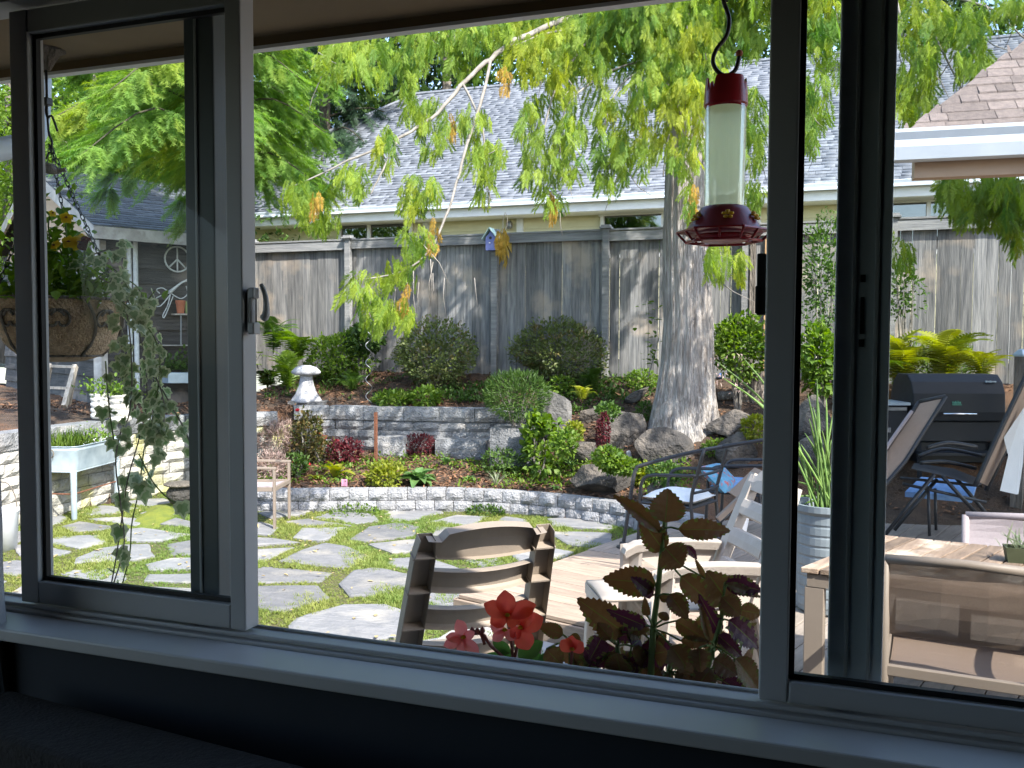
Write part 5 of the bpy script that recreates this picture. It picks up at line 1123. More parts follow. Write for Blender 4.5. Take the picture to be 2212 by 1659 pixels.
# ---- tan sling armchair at the left
def sling_chair(name, label, matn, slm, w_=.56, group=None, sz=.42, bh=.95, arm=.64, loc=(0, 0, 0)):
    t = thing(name, label, 'chair', loc, group); L0 = Vector(loc)
    def B(mb, nm, mt, **k): return mb.build(nm, mt, t, loc, **k)
    x = w_/2
    for sg in (1, -1):
        m = MB(); m.bar((sg*x, .25, 0), (sg*x, .25, arm), .045, .025); B(m, 'front_leg', matn, bevel=.004)
        m = MB(); m.tube([(sg*x, -.36, 0), (sg*x, -.25, sz), (sg*x, -.34, bh)], [.021, .021, .02], 8); B(m, 'back_post', matn, smooth=True)
        m = MB(); m.bar((sg*x, .27, arm), (sg*x, -.28, arm+.01), .05, .025); B(m, 'armrest', matn, bevel=.005)
        m = MB(); m.bar((sg*x, .25, sz), (sg*x, -.25, sz-.01), .025, .045); B(m, 'side_rail', matn, bevel=.004)
    for yy in (.25, -.25): m = MB(); m.bar((-x, yy, sz), (x, yy, sz), .03, .045); B(m, 'cross_rail', matn, bevel=.004)
    m = MB(); m.tube([(-x, -.34, bh), (0, -.355, bh+.012), (x, -.34, bh)], .02, 8); B(m, 'top_rail', matn, smooth=True)
    m = MB(); m.sheet([[(a*x*.93, .25-.5*k/6, sz+.012-.025*sin(pi*k/6)) for a in (-1, -.3, .3, 1)] for k in range(7)], .004, (0, 0, -1)); B(m, 'seat', slm)
    m = MB(); m.sheet([[(a*x*.95, -.268-.072*k/6-.03*sin(pi*k/6)*(1-a*a*.6), sz+.16+(bh-sz-.17)*k/6) for a in (-1, -.3, .3, 1)] for k in range(7)], .004, (0, 1, 0)); B(m, 'backrest', slm)
    return t
b = Qz(625, 1120, .02); t = sling_chair('patio_armchair', 'tan metal patio armchair half hidden by the left mullion beside the low wall', 'tanmetal', 'slinglilac'); t.rotation_euler = (0, 0, radians(-72)); R_ = Matrix.Rotation(radians(-72), 3, 'Z'); t.location = Vector(b)-R_ @ Vector((-.28, .25, 0))

# ---- resin chairs
def resin_chair(label, matn, name='resin_chair', group='moulded resin garden chairs', arms=True):
    t = thing(name, label, 'chair', (0, 0, 0), group)
    def BK(uu, h, off=0): n_ = Vector((0, -.93, -.36)); p = Vector((uu, -.20-.27*h, .42+.68*h)); return p+n_*off
    dn = (0, .93, .36)
    for sg in (1, -1):
        m = MB(); c = sg*.245; tp = .02
        for h0, h1 in ((-.02, .94),):
            rows = []
            for k in range(9):
                h = h0+(h1-h0)*k/8; cc = c+sg*.03*(1-h); ww = .05+.012*(1-h)
                if k == 8: ww *= .72
                rows.append([BK(cc-sg*ww*.8, h, .052), BK(cc-sg*ww*.8, h, 0), BK(cc+sg*ww*.8, h, 0), BK(cc+sg*ww*.8, h, .052)])
            m.sheet(rows, .006, (sg*.3, .5, .2))
        m.build('back_stile', matn, t, smooth=False)
        for h in (.12, .36, .60, .82):
            m = MB(); cc = c+sg*.03*(1-h); m.sheet([[BK(cc-.048, h, .002), BK(cc+.048, h, .002)], [BK(cc-.048, h, .048), BK(cc+.048, h, .048)]], .007, (0, -.36, .93)); m.build('rib', matn, t)
    for i, (h0, h1) in enumerate(((.10, .235), (.345, .48), (.59, .725))):
        m = MB(); rows = []
        for h, off in ((h0-.004, .028), (h0, .012), (h0+.01, 0), ((h0+h1)/2, -.004), (h1-.008, .0), (h1, .014), (h1+.004, .034)):
            rows.append([BK(.215*a, h, off+.034*(1-a*a)) for a in np.linspace(-1, 1, 11)])
        m.sheet(rows, .007, dn); m.build('slat', matn, t, smooth=False)
    m = MB(); rows = []
    for j, off in ((0, .02), (.02, .004), (.5, -.004), (.94, .0), (1, .012), (1.02, .05)):
        rows.append([BK(.245*a, .80+(.165+.055*max(0, cos(a*pi*.62))**.8-(.035 if abs(a) > .72 else 0))*j, off+.034*(1-a*a)) for a in np.linspace(-1, 1, 21)])
    m.sheet(rows, .008, dn); m.build('top_panel', matn, t)
    m = MB(); rows = []
    for k in range(9):
        f = k/8; y = -.22+.50*f; z = .425-.02*sin(pi*f)-(.05*((f-.85)/.15)**2 if f > .85 else 0); rows.append([(.235*a*(1-.0*f), y, z-.012*(1-a*a)+.0) for a in np.linspace(-1, 1, 9)])
    rows.append([(.23*a, .275, .33) for a in np.linspace(-1, 1, 9)]); m.sheet(rows, .012, (0, -.1, -1)); m.build('seat', matn, t, smooth=True)
    for sg in ((1, -1) if arms else ()):
        m = MB(); c = sg*.29; rows = []
        for k in range(10):
            f = k/9; y = -.27+.58*f; z = .655+.015*sin(pi*f)-(.03*((f-.85)/.15)**2 if f > .85 else 0); w2 = .038+.008*f
            rows.append([(c-w2, y, z-.045), (c-w2, y, z-.004), (c-w2*.8, y, z), (c+w2*.8, y, z), (c+w2, y, z-.004), (c+w2, y, z-.045)])
        rows.append([(c+q, .318, .60) for q in (-.046, -.046, -.03, .03, .046, .046)]); m.sheet(rows, .008, (0, 0, -1)); m.build('armrest', matn, t, smooth=False, bevel=0)
        m = MB(); m.sheet([[(c-.03*ww+sg*.01, y-.03*ww, z), (c+.03*ww+sg*.01, y+.012, z), (c+.012*ww+sg*.02, y+.05*ww, z)] for y, z, ww in ((.26, .64, 1.25), (.27, .45, 1.1), (.29, .2, .9), (.30, 0, .75))], .02, (-sg*.6, -.8, 0)); m.build('front_leg', matn, t)
        m = MB(); m.sheet([[(sg*.25-.03*ww, y, z), (sg*.25+.03*ww, y, z), (sg*.27+.0*ww, y-.045*ww, z)] for y, z, ww in ((-.2, .44, 1.2), (-.26, .2, 1), (-.31, 0, .8))], .02, (0, .8, 0)); m.build('back_leg', matn, t)
        m = MB(); m.sheet([[(c, -.20+.1*f, .44), (c, .0+.27*f, .43)] for f in (0,)]+[[(c, -.26, .62), (c, .29, .61)]], .008, (sg, 0, 0)); 
        m.build('side_panel', matn, t)
    return t
def place(t, topq, D, heading, sc, top=1.10, yb=-.47, z=None):
    """stand chair so that the middle of its top rail is seen at picture position topq at depth D"""
    rz = radians(heading-90); p = Vector(Qd(*topq, D)); R_ = Matrix.Rotation(rz, 3, 'Z'); o = p-R_ @ Vector((0, yb*sc, top*sc)); t.rotation_euler = (0, 0, rz); t.scale = (sc, sc, sc); t.location = (o.x, o.y, z if z is not None else o.z); return o
rc = resin_chair('tan resin chair seen from behind close to the window with four open back slats', 'resin', arms=False)
for sx in (1, -1):
    for y_, yb_ in ((.24, .27), (-.2, -.31)): m = MB(); m.tube([(sx*.2, y_, .41), (sx*.235, yb_, 0)], [.032, .024], 8); m.build('leg', 'resin', rc, smooth=True)
place(rc, (1052, 1117), 3.85, 131, 1.10, z=.024)
rc2 = resin_chair('pale resin chair facing left at the dark right stile behind the coleus', 'resin2')
pf = Qz(1348, 1174, .83); RZ_ = radians(208-90); R_ = Matrix.Rotation(RZ_, 3, 'Z'); o = Vector(pf)-R_ @ Vector((.29, .31, 0)); rc2.rotation_euler = (0, 0, RZ_); rc2.location = (o.x, o.y, DZ)
fs = thing('footstool', 'low pale resin footstool in front of the resin chair behind the coleus', 'footstool', (0, 0, 0)); m = MB()
m.sheet([[(x, y, .40+.02*cos(x*7)-.0*y) for x in np.linspace(-.2, .2, 9)] for y in np.linspace(-.17, .17, 5)], .02, (0, 0, -1)); m.build('top', 'resin2', fs, smooth=True)
for sx in (1, -1):
    for sy in (1, -1): m = MB(); m.bar((sx*.17, sy*.14, .39), (sx*.185, sy*.155, 0), .06, .05); m.build('leg', 'resin2', fs, bevel=.006)
m = MB(); m.bar((-.2, .165, .36), (.2, .165, .36), .02, .06); m.bar((-.2, -.165, .36), (.2, -.165, .36), .02, .06); m.build('skirt', 'resin2', fs)
q = Qz(1345, 1272, .58); fs.location = (q[0], q[1], DZ); fs.rotation_euler = (0, 0, RZ_)

# ---- black metal chairs with cushions
def iron_chair(label, name='metal_chair'):
    t = thing(name, label, 'chair', (0, 0, 0), 'black metal patio chairs')
    for sg in (1, -1):
        m = MB(); m.tube(spline([(sg*.25, -.30, 0), (sg*.245, -.23, .44), (sg*.245, -.28, .70), (sg*.235, -.34, .93)], 10), .016, 7); m.build('back_post', 'blackmetal', t, smooth=True)
        m = MB(); m.tube(spline([(sg*.255, .27, 0), (sg*.255, .25, .45), (sg*.26, .24, .58), (sg*.265, .17, .66), (sg*.26, -.05, .685), (sg*.25, -.28, .70)], 16), .015, 7); m.build('armrest', 'blackmetal', t, smooth=True)
        m = MB(); m.tube([(sg*.25, .25, .42), (sg*.245, -.235, .42)], .013, 7); m.build('side_rail', 'blackmetal', t)
    for y in (.25, -.235): m = MB(); m.tube([(-.25, y, .42), (.25, y, .42)], .013, 7); m.build('seat_rail', 'blackmetal', t)
    for z, y, bow in ((.93, -.34, .03), (.70, -.285, .02), (.55, -.255, .02)): m = MB(); m.tube(spline([(-.24, y, z), (0, y-bow, z), (.24, y, z)], 9), .013, 7); m.build('back_rail', 'blackmetal', t, smooth=True)
    m = MB(); m.sheet([[(x, y, .43) for x in (-.24, .24)] for y in (-.23, .25)], .008, (0, 0, -1)); m.build('seat', 'blackmetal', t)
    return t
def cushion(label, matn, c, rz, w_=.47, th=.07, name='cushion'):
    m = MB(); n = 9; rows = []
    V = []
    def prof(a): return max(0, 1-abs(a)**5)
    up_ = [[(x*w_/2, y*w_/2, th/2*(prof(x)*prof(y))**.5) for x in np.linspace(-1, 1, n)] for y in np.linspace(-1, 1, n)]; dn_ = [[(x, y, -z) for x, y, z in reversed(r)] for r in up_]
    m.sheet(up_); m.sheet(dn_); o = m.build(name, matn, None, c, smooth=True); o.rotation_euler = (0, 0, rz); return tag(o, label, 'cushion')
c1 = iron_chair('black metal patio chair with a white cushion behind the coleus'); p = Qz(1468, 1068, .66); c1.location = (p[0], p[1], DZ); c1.rotation_euler = (0, 0, radians(72))
cushion('white seat cushion on the nearer black metal chair', 'cushion_w', (p[0], p[1], DZ+.47), radians(72), .48, .10)
p = Qz(1602, 1045, .66); c2 = dup(c1, (p[0], p[1], DZ), radians(80), 'black metal patio chair with a blue cushion beside the dark right stile')
cushion('blue seat cushion on the farther black metal chair', 'cushion_b', (p[0], p[1], DZ+.47), radians(80), .48, .10)
q = Qz(1528, 1052, .66)
o = cushion('small multicoloured pillow lying between the two black chairs', 'pillow', (q[0]+.1, q[1]+.15, .73), radians(40), .34, .12, 'pillow'); o.rotation_euler = (radians(40), 0, radians(70))
hr = thing('handrail', 'bent black metal tube rail rising from a foot plate on the deck', 'handrail', tuple(Qz(1345, 1183, DZ)))
b0 = Qz(1345, 1183, DZ); D_ = depth(b0); m = MB(); pts = [b0, Qd(1358, 1100, D_), Qd(1368, 1035, D_), Qd(1374, 1014, D_), Qd(1390, 1004, D_-.02), Qd(1500, 976, D_-.15), Qd(1650, 950, D_-.35), Qd(1700, 942, D_-.4)]
m.tube(spline(pts, 40), .017, 9); m.build('rail', 'blackmetal', hr, smooth=True)
m = MB(); m.lathe([(.055, 0), (.055, .015), (.03, .02), (.028, .05), (.02, .055)], 16, b0); m.build('foot_plate', 'blackmetal', hr)
m = MB(); e = Qz(1708, 1120, DZ); m.tube([Qd(1700, 942, D_-.4), e], .017, 8); m.build('far_post', 'blackmetal', hr)
# sled based recliner
rl = thing('recliner', 'black sled based recliner with a tan arm next to the right stile', 'recliner', tuple(Qz(1560, 1165, DZ))); D_ = 7.3
m = MB(); m.tube(spline([Qd(1630, 1085, D_), Qd(1596, 1140, D_), Qd(1545, 1166, D_), Qd(1522, 1174, D_-.03), Qd(1517, 1166, D_), Qd(1530, 1145, D_+.2), Qd(1575, 1110, D_+.3)], 30), .021, 8); m.build('base', 'blackmetal', rl, smooth=True)
m = MB(); m.bar(Qd(1550, 1122, D_), Qd(1616, 1060, D_), .05, .045); m.build('armrest', 'tanmetal', rl, bevel=.006)
m = MB(); m.bar(Qd(1592, 1075, D_+.05), Qd(1650, 1020, D_+.05), .42, .03); m.build('seat', 'slingsolid', rl)
m = MB(); rows = [[Qd(1605, 1092-10*k, D_-.03)+np.array([.0, .0, 0]), Qd(1590+3*k, 1130-26*k+10, D_-.06)] for k in range(3)]; P4 = [Qd(1597, 1096, D_-.05), Qd(1618, 1068, D_-.05), Qd(1622, 1100, D_-.05), Qd(1612, 1150, D_-.04), Qd(1588, 1130, D_-.05)]
m.add(P4+[p_+np.array([0, .02, 0]) for p_ in P4], [(0,1,2,3,4), (9,8,7,6,5)]+[(i, 5+i, 5+(i+1) % 5, (i+1) % 5) for i in range(5)]); tag(m.build('towel', 'cushion_w'), 'white towel hanging over the recliner arm', 'towel')

# ---- table, chairs and grill at the right
TZ = .92; TO = Qz(1730, 1224, TZ); t1 = Qz(1905, 1156, TZ); t2 = Qz(2082, 1173, TZ); tv = t1-TO; TW = np.linalg.norm(tv); tv /= TW; tu = unit(t2-t1); TH = atan2(tu[1], tu[0]); TL = 1.9; print('table', TW, math.degrees(TH), math.degrees(atan2(tv[1], tv[0])))
def TP(s, t_, z): p = TO+tu*s+tv*t_; return np.array([p[0], p[1], z])
tbl = thing('patio_table', 'patio table with a top of reddish wooden slats on tan metal legs', 'table', (TO[0], TO[1], DZ)); k = 0
st = .088
while k*st < TL:
    a, b_ = k*st+.004, (k+1)*st-.005; m = MB(); z1, z0 = TZ, TZ-.026; V = [TP(s, t_, z) for z in (z0, z1) for s, t_ in ((a, -.01), (b_, -.01), (b_, TW+.01), (a, TW+.01))]
    m.add(V, [(3,2,1,0), (4,5,6,7), (0,1,5,4), (1,2,6,5), (2,3,7,6), (3,0,4,7)]); m.build('slat', 'tablew', tbl, bevel=.003); k += 1
m = MB()
m.bar(TP(.02, .03, TZ-.062), TP(TL-.02, .03, TZ-.062), .05, .06); m.bar(TP(.02, TW-.03, TZ-.062), TP(TL-.02, TW-.03, TZ-.062), .05, .06); m.bar(TP(.035, .056, TZ-.062), TP(.035, TW-.056, TZ-.062), .05, .058); m.bar(TP(TL-.035, .056, TZ-.062), TP(TL-.035, TW-.056, TZ-.062), .05, .058); m.build('apron', 'tanmetal', tbl)
for s, t_ in ((.05, .045), (TL-.05, .045), (TL-.05, TW-.045), (.05, TW-.045)):
    m = MB(); c = TP(s, t_, (DZ+TZ-.095)/2); m.box((0, 0, 0), (.09, .075, TZ-.095-DZ), TH); m.build('leg', 'tanmetal', tbl, c, bevel=.004)
c = TP(1.28, .33, TZ); bxp = thing('planter_box', 'olive green planter box with wispy sprouts on the wooden table', 'planter', tuple(Qz(2205, 1212, TZ))); b = Qz(2212, 1214, TZ)
m = MB(); V = [(b[0]+x*s, b[1]+y*s, TZ+z) for s, z in ((.85, 0), (1, .075), (.88, .075), (.8, .05)) for x, y in ((-.09, -.05), (.09, -.05), (.09, .05), (-.09, .05))]; m.add(V, [(3,2,1,0), (12,13,14,15)]+[(4*i+j, 4*i+(j+1) % 4, 4*i+4+(j+1) % 4, 4*i+4+j) for i in range(3) for j in range(4)]); m.build('box', 'olivebox', bxp)
P = b+rng.normal(size=(26, 3))*[.05, .02, .0]+[0, 0, .06]; V, F, R = scat([leaf_dia(.08)], P, rng.normal(size=(26, 3))*.6+[-.3, 0, 1], rng.uniform(.06, .17, 26)); npmesh('sprouts', V, F, R, 'lf_grey', bxp)
sc1 = sling_chair('sling_chair', 'brown mesh sling chair seen from behind at the near side of the wooden table', 'tanmetal', 'sling', .60, 'sling chairs at the wooden table', sz=.42, bh=.915)
pL = Qd(1912, 1207, 3.72); hd = radians(84)
R_ = Matrix.Rotation(hd-pi/2, 3, 'Z'); o = Vector(pL)-R_ @ Vector((-.30, -.34, .915)); sc1.location = (o.x, o.y, o.z); sc1.rotation_euler = (0, 0, hd-pi/2)
sc2 = sling_chair('sling_chair', 'lilac grey sling chair facing us across the wooden table', 'slinglilac', 'slinglilac', .60, 'sling chairs at the wooden table', sz=.42, bh=.82)
pR = Qd(2086, 1112, 5.25); hd2 = radians(84+180); R_ = Matrix.Rotation(hd2-pi/2, 3, 'Z'); o = Vector(pR)-R_ @ Vector((.30, -.34, .82)); sc2.location = (o.x, o.y, o.z); sc2.rotation_euler = (0, 0, hd2-pi/2)
# big pot with reeds
b = Qz(1782, 1318, DZ); b[2] = DZ; D_ = depth(b); pt = thing('reed_pot', 'grey ribbed pot holding tall green reeds behind the table corner', 'pot', tuple(b)); m = MB()
pr_ = [(.15, 0), (.18, .02)]
for k in range(9): pr_ += [(.185+.003*k, .05+.07*k), (.19+.003*k, .06+.07*k), (.19+.003*k, .105+.07*k), (.187+.003*k, .115+.07*k)]
pr_ += [(.235, .70), (.235, .74), (.21, .74), (.20, .66)]; m.lathe(pr_, 36, b); m.build('body', 'palepot', pt, smooth=False)
m = MB(); m.lathe([(0, .67), (.205, .67)], 20, b, cap=False); m.build('earth', 'soil', pt)
rd = thing('reeds', 'tall thin bright green reeds growing from the grey ribbed pot', 'reeds', tuple(b+[0, 0, .67])); dd = depth(b)
TIPS = [(1722,1040),(1716,1075),(1730,960),(1738,935),(1742,1000),(1748,905),(1752,960),(1757,880),(1763,930),(1768,870),(1771,1010),(1776,930),(1780,980),(1786,900),(1790,1000),(1796,950),(1800,890),(1716,930),(1735,1090),(1724,1120),(1545,778),(1555,812),(1596,836),(1603,770),(1745,850),(1765,820),(1810,940),(1820,1000),(1785,860)]
for i, (x, y) in enumerate(TIPS):
    z0 = b+np.array([random.gauss(0, .06), random.gauss(0, .06), .66]); tp = Qd(x, y, dd+random.uniform(-.1, .1)); md = (z0+tp)/2+np.array([0, 0, .06 if x > 1700 else .16])
    m = MB(); m.tube(spline([z0, md, tp], 9), [.0075]*7+[.005, .002], 5); m.build('reed', 'lf_reed', rd, smooth=True)
    if x < 1610:
        P = tp+rng.normal(size=(14, 3))*[.025, .02, .03]; V, F, R = scat([leaf_dia(.3)], P, rng.normal(size=(14, 3)), rng.uniform(.02, .045, 14)); npmesh('seed_head', V, F, R, 'lf_heather', rd)
# grill
GD = 9.5; gc = Qd(2072, 860, GD); gr = thing('grill', 'large black pellet grill with a rounded lid, silver handle and side hopper', 'grill', (gc[0], gc[1], DZ)); s = px(1, GD)
gx_ = np.array(RT); gx_[2] = 0; gx_ = unit(gx_); gy_ = np.array([-gx_[1], gx_[0], 0])
def GP(x, y, d=0): p = Qd(x, y, GD); return p+gy_*d      # on the grill's front plane, d metres behind
zt, zb, zl, zg = GP(0, 800)[2], GP(0, 946)[2], GP(0, 901)[2], DZ
def gl(xq): return (xq-2072)*s
def GL(x, d, z): return np.array([gc[0], gc[1], 0])+gx_*x+gy_*d+np.array([0, 0, z])
prof = [(.0, zl), (-.015, zl+.10), (.0, zt-.20), (.06, zt-.08), (.16, zt), (.40, zt), (.50, zt-.08), (.56, zt-.22), (.56, zl)]
m = MB(); x0, x1 = gl(1972), gl(2172); n = len(prof); m.add([GL(x0, d, z) for d, z in prof]+[GL(x1, d, z) for d, z in prof], [(i, (i+1) % n, n+(i+1) % n, n+i) for i in range(n)]+[tuple(range(n-1, -1, -1)), tuple(range(n, 2*n))]); m.build('lid', 'grillm', gr, bevel=.012)
m = MB(); c = GL((x0+x1)/2, .28, (zl+zb)/2-.003); M3 = Matrix(((gx_[0], gy_[0], 0), (gx_[1], gy_[1], 0), (0, 0, 1))); m.box(c, (x1-x0-.03, .5, zl-zb-.006), M=M3); m.box(GL((x0+x1)/2, .28, zb-.12), (x1-x0-.2, .42, .22), M=M3); m.build('body', 'grillm', gr, bevel=.01)
m = MB(); m.tube([GL(gl(2033), -.06, GP(0, 884)[2]), GL(gl(2104), -.06, GP(0, 884)[2])], .012, 8)
for x in (2045, 2092): m.tube([GL(gl(x), -.06, GP(0, 884)[2]), GL(gl(x), .0, GP(0, 884)[2])], .008, 6)
m.build('handle', 'chrome', gr, smooth=True)
hx0, hx1 = gl(1900), gl(1966); m = MB(); m.box(GL((hx0+hx1)/2, .26, (GP(0, 868)[2]+GP(0, 985)[2])/2), (hx1-hx0, .45, GP(0, 868)[2]-GP(0, 985)[2]), M=M3); hp = m.build('hopper', 'grillm', gr, bevel=.012)
m = MB(); m.box(GL((hx0+hx1)/2, .26, GP(0, 864)[2]), (hx1-hx0+.03, .49, .03), M=M3); m.build('hopper_lid', 'galv', hp)
m = MB(); m.box(GL(gl(1942), .028, GP(0, 875)[2]), (.19, .012, .035), M=M3); m.build('vent_plate', 'silver', hp)
m = MB(); m.box(GL(gl(1921), .028, GP(0, 921)[2]), (.07, .012, .05), M=M3); m.build('control_panel', 'silver', hp)
m = MB(); m.box(GL((x0+x1)/2, -.08, GP(0, 968)[2]), (x1-x0-.1, .24, .03), M=M3); m.build('front_shelf', 'grillm', gr)
for x in (1992, 2152):
    for d in (.05, .5): m = MB(); m.bar(GL(gl(x), d, zb), GL(gl(x+(6 if x < 2072 else -6)), d, zg+.03), .045, .045); m.build('leg', 'grillm', gr)
m = MB(); m.box(GL((x0+x1)/2, .28, zg+.25), (x1-x0-.2, .4, .02), M=M3); m.build('bottom_shelf', 'grillm', gr)
for x in (2172, 2160):
    m = MB(); c = GL(gl(2172), .0 if x == 2172 else .5, zg+.10); m.tube([c-gx_*.025, c+gx_*.025], .10, 20); w_ = m.build('wheel', 'grillm', gr); m = MB(); m.tube([c-gx_*.03, c+gx_*.03], .035, 14); m.build('hub', 'silver', w_)
for x in (2040, 2000):
    m = MB(); c = GL(gl(x), .03, zg+.035); m.tube([c-gx_*.012, c+gx_*.012], .035, 12); m.build('caster', 'grillm', gr)
# small raised marks on the lid
m = MB(); zc = GP(0, 860)[2]
for k, (dx, h) in enumerate(((-9, 5), (-6, 3), (-3.5, 6), (-1, 3), (2, 6.5), (4.5, 3), (7, 4.5))): m.box(GL(gl(2066+dx), -.018, zc+h*s*.5-.012), (1.4*s, .008, h*s), M=M3)
m.box(GL(gl(2066), -.018, zc-.024), (21*s, .008, 1.3*s), M=M3); m.build('emblem', 'logogreen', gr)
m = MB(); zc = GP(0, 815)[2]
for k in range(7): m.box(GL(gl(2134+k*3.3), .044, zc), (2.2*s, .02, (4 if k in (0, 3) else 2.8)*s), M=M3)
m.build('name_plate', 'galv', gr)
dp = thing('deck_post', 'dark post with a pale glass cap light right of the grill', 'post', tuple(Qd(2204, 950, 9.2))); q = Qd(2206, 770, 9.2); m = MB(); m.box((q[0], q[1], (q[2]+DZ)/2), (.11, .11, q[2]-DZ), AH); m.build('shaft', 'bark2', dp); m = MB(); m.lathe([(.075, 0), (.08, .02), (.03, .07), (0, .08)], 4, q); m.build('cap', 'galv', dp)
# folding recliners
f1 = thing('folding_recliner', 'folded tan sling recliner standing in front of the grill', 'recliner', tuple(Qd(1935, 1150, 7.9)), 'folding sling recliners'); D_ = 7.9
rows = [[Qd(1866, 1040, D_), Qd(1880, 1100, D_-.12)], [Qd(1890, 1008, D_), Qd(1908, 1052, D_-.12)], [Qd(1930, 948, D_), Qd(1956, 996, D_-.12)], [Qd(1974, 886, D_+.03), Qd(2018, 897, D_-.1)], [Qd(1985, 868, D_+.05), Qd(2043, 856, D_-.08)]]
m = MB(); m.sheet(rows, .015, (0, .1, -.02)); m.build('backrest', 'slingsolid', f1)
m = MB()
for k in (0, 1): m.tube([r[k] for r in rows], .018, 7)
m.tube([rows[4][0], rows[4][1]], .018, 7); m.build('frame', 'blackmetal', f1, smooth=True)
m = MB(); m.tube([Qd(1886, 1012, D_-.06), Qd(1926, 950, D_-.06), Qd(1970, 888, D_-.05)], .016, 7); m.build('side_tube', 'slinglilac', f1)
m = MB(); m.tube([rows[0][0], Qz(1880, 1168, DZ)], .018, 7); m.tube([rows[0][1], Qz(1905, 1185, DZ)], .018, 7); m.build('leg', 'blackmetal', f1)
f2 = thing('folding_recliner', 'open black folding recliner with crossed legs at the right edge before the grill', 'recliner', tuple(Qz(2060, 1150, DZ)), 'folding sling recliners'); D_ = 8.2
def tb_(nm, pts, r=.018, mt='blackmetal', k=None): mm = MB(); mm.tube(spline(pts, k or 2*len(pts)+6) if len(pts) > 2 else pts, r, 7); mm.build(nm, mt, f2, smooth=True)
tb_('leg', [Qd(2018, 1025, D_-.25), Qd(1912, 1155, D_-.25)]); tb_('leg', [Qd(2024, 1035, D_+.2), Qd(1932, 1145, D_+.2)]); tb_('leg', [Qd(2005, 1050, D_-.2), Qd(2008, 1158, D_-.25)], .014); tb_('leg', [Qd(2020, 1055, D_+.2), Qd(2022, 1145, D_+.2)], .014)
tb_('leg', [Qd(2035, 1028, D_-.25), Qd(2110, 1110, D_-.25)]); tb_('leg', [Qd(2055, 1020, D_+.2), Qd(2165, 1150, D_+.25)])
tb_('armrest', [Qd(2002, 968, D_-.28), Qd(2050, 957, D_-.28), Qd(2110, 966, D_-.28)], .02); tb_('armrest', [Qd(1985, 985, D_+.25), Qd(2040, 970, D_+.25), Qd(2120, 985, D_+.25)], .02); tb_('armrest', [Qd(1988, 1000, D_), Qd(2045, 998, D_), Qd(2108, 1012, D_)], .018)
tb_('back_tube', [Qd(2106, 1050, D_-.28), Qd(2160, 930, D_-.3), Qd(2222, 800, D_-.3)], .022); tb_('back_tube', [Qd(2130, 1060, D_+.2), Qd(2182, 950, D_+.22), Qd(2245, 820, D_+.2)], .022)
m = MB(); m.sheet([[Qd(2112, 1040, D_-.26), Qd(2134, 1050, D_+.2)], [Qd(2164, 925, D_-.28), Qd(2186, 945, D_+.2)], [Qd(2224, 800, D_-.28), Qd(2247, 820, D_+.2)]], .012, (.1, 0, 0)); m.build('backrest', 'slingsolid', f2)
m = MB(); m.sheet([[Qd(1968, 1012, D_-.26), Qd(1975, 1000, D_+.22)], [Qd(2050, 1030, D_-.26), Qd(2060, 1012, D_+.22)], [Qd(2112, 1050, D_-.26), Qd(2130, 1040, D_+.2)]], .012, (0, 0, -.1)); m.build('seat', 'blackmetal', f2)
tb_('cross_tube', [Qd(1950, 1045, D_-.2), Qd(2130, 1085, D_-.2)], .014); tb_('cross_tube', [Qd(1945, 1032, D_+.2), Qd(2120, 1050, D_+.2)], .014)
m = MB(); P4 = [Qd(2168, 945, D_-.1), Qd(2212, 880, D_-.1), Qd(2206, 1000, D_), Qd(2196, 1068, D_), Qd(2160, 1060, D_-.1), Qd(2178, 985, D_-.1)]
m.add([*P4]+[p_+np.array([.02, .03, 0]) for p_ in P4], [tuple(range(6)), tuple(range(11, 5, -1))]+[(i, 6+i, 6+(i+1) % 6, (i+1) % 6) for i in range(6)]); tag(m.build('towel', 'whiteplastic'), 'blue striped towel draped on the open recliner at the right edge', 'towel')
m = MB(); m.add([Qz(1960, 1075, DZ+.12), Qz(2060, 1080, DZ+.12), Qz(2070, 1040, DZ+.12), Qz(1990, 1035, DZ+.12)], [(0,1,2,3)]); P4 = [Qd(1955, 1062, 8.6), Qd(2100, 1075, 8.4), Qd(2110, 1040, 8.8), Qd(1990, 1030, 9.0)]
m = MB(); m.add(P4+[p_-np.array([0, 0, .05]) for p_ in P4], [(0,1,2,3), (7,6,5,4)]+[(i, 4+i, 4+(i+1) % 4, (i+1) % 4) for i in range(4)]); tag(m.build('footrest_cushion', 'cushion_b'), 'pale blue pad lying under the folding recliner', 'cushion')
# ================================================================== THE ROOM, THE WINDOW AND WHAT HANGS OUTSIDE IT
def S(name, mb, mt): return tag(mb.build(name, mt), kind='structure')
WX0, WX1, WZ0, WZ1 = -1.97, .70, 1.372, 2.80
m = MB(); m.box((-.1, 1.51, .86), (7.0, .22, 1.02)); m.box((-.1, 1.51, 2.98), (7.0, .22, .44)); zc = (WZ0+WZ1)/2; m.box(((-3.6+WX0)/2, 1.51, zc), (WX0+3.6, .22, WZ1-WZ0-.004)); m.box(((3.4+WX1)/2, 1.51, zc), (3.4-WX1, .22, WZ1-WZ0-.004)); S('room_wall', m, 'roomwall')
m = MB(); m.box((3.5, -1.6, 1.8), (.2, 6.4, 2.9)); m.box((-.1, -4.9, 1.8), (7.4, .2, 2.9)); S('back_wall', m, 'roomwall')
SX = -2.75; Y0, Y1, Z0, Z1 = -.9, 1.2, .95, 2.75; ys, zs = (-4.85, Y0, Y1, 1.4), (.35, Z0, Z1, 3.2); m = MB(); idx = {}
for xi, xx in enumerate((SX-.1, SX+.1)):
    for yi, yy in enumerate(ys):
        for zi, zz in enumerate(zs): idx[xi, yi, zi] = len(m.v); m.v.append((xx, yy, zz))
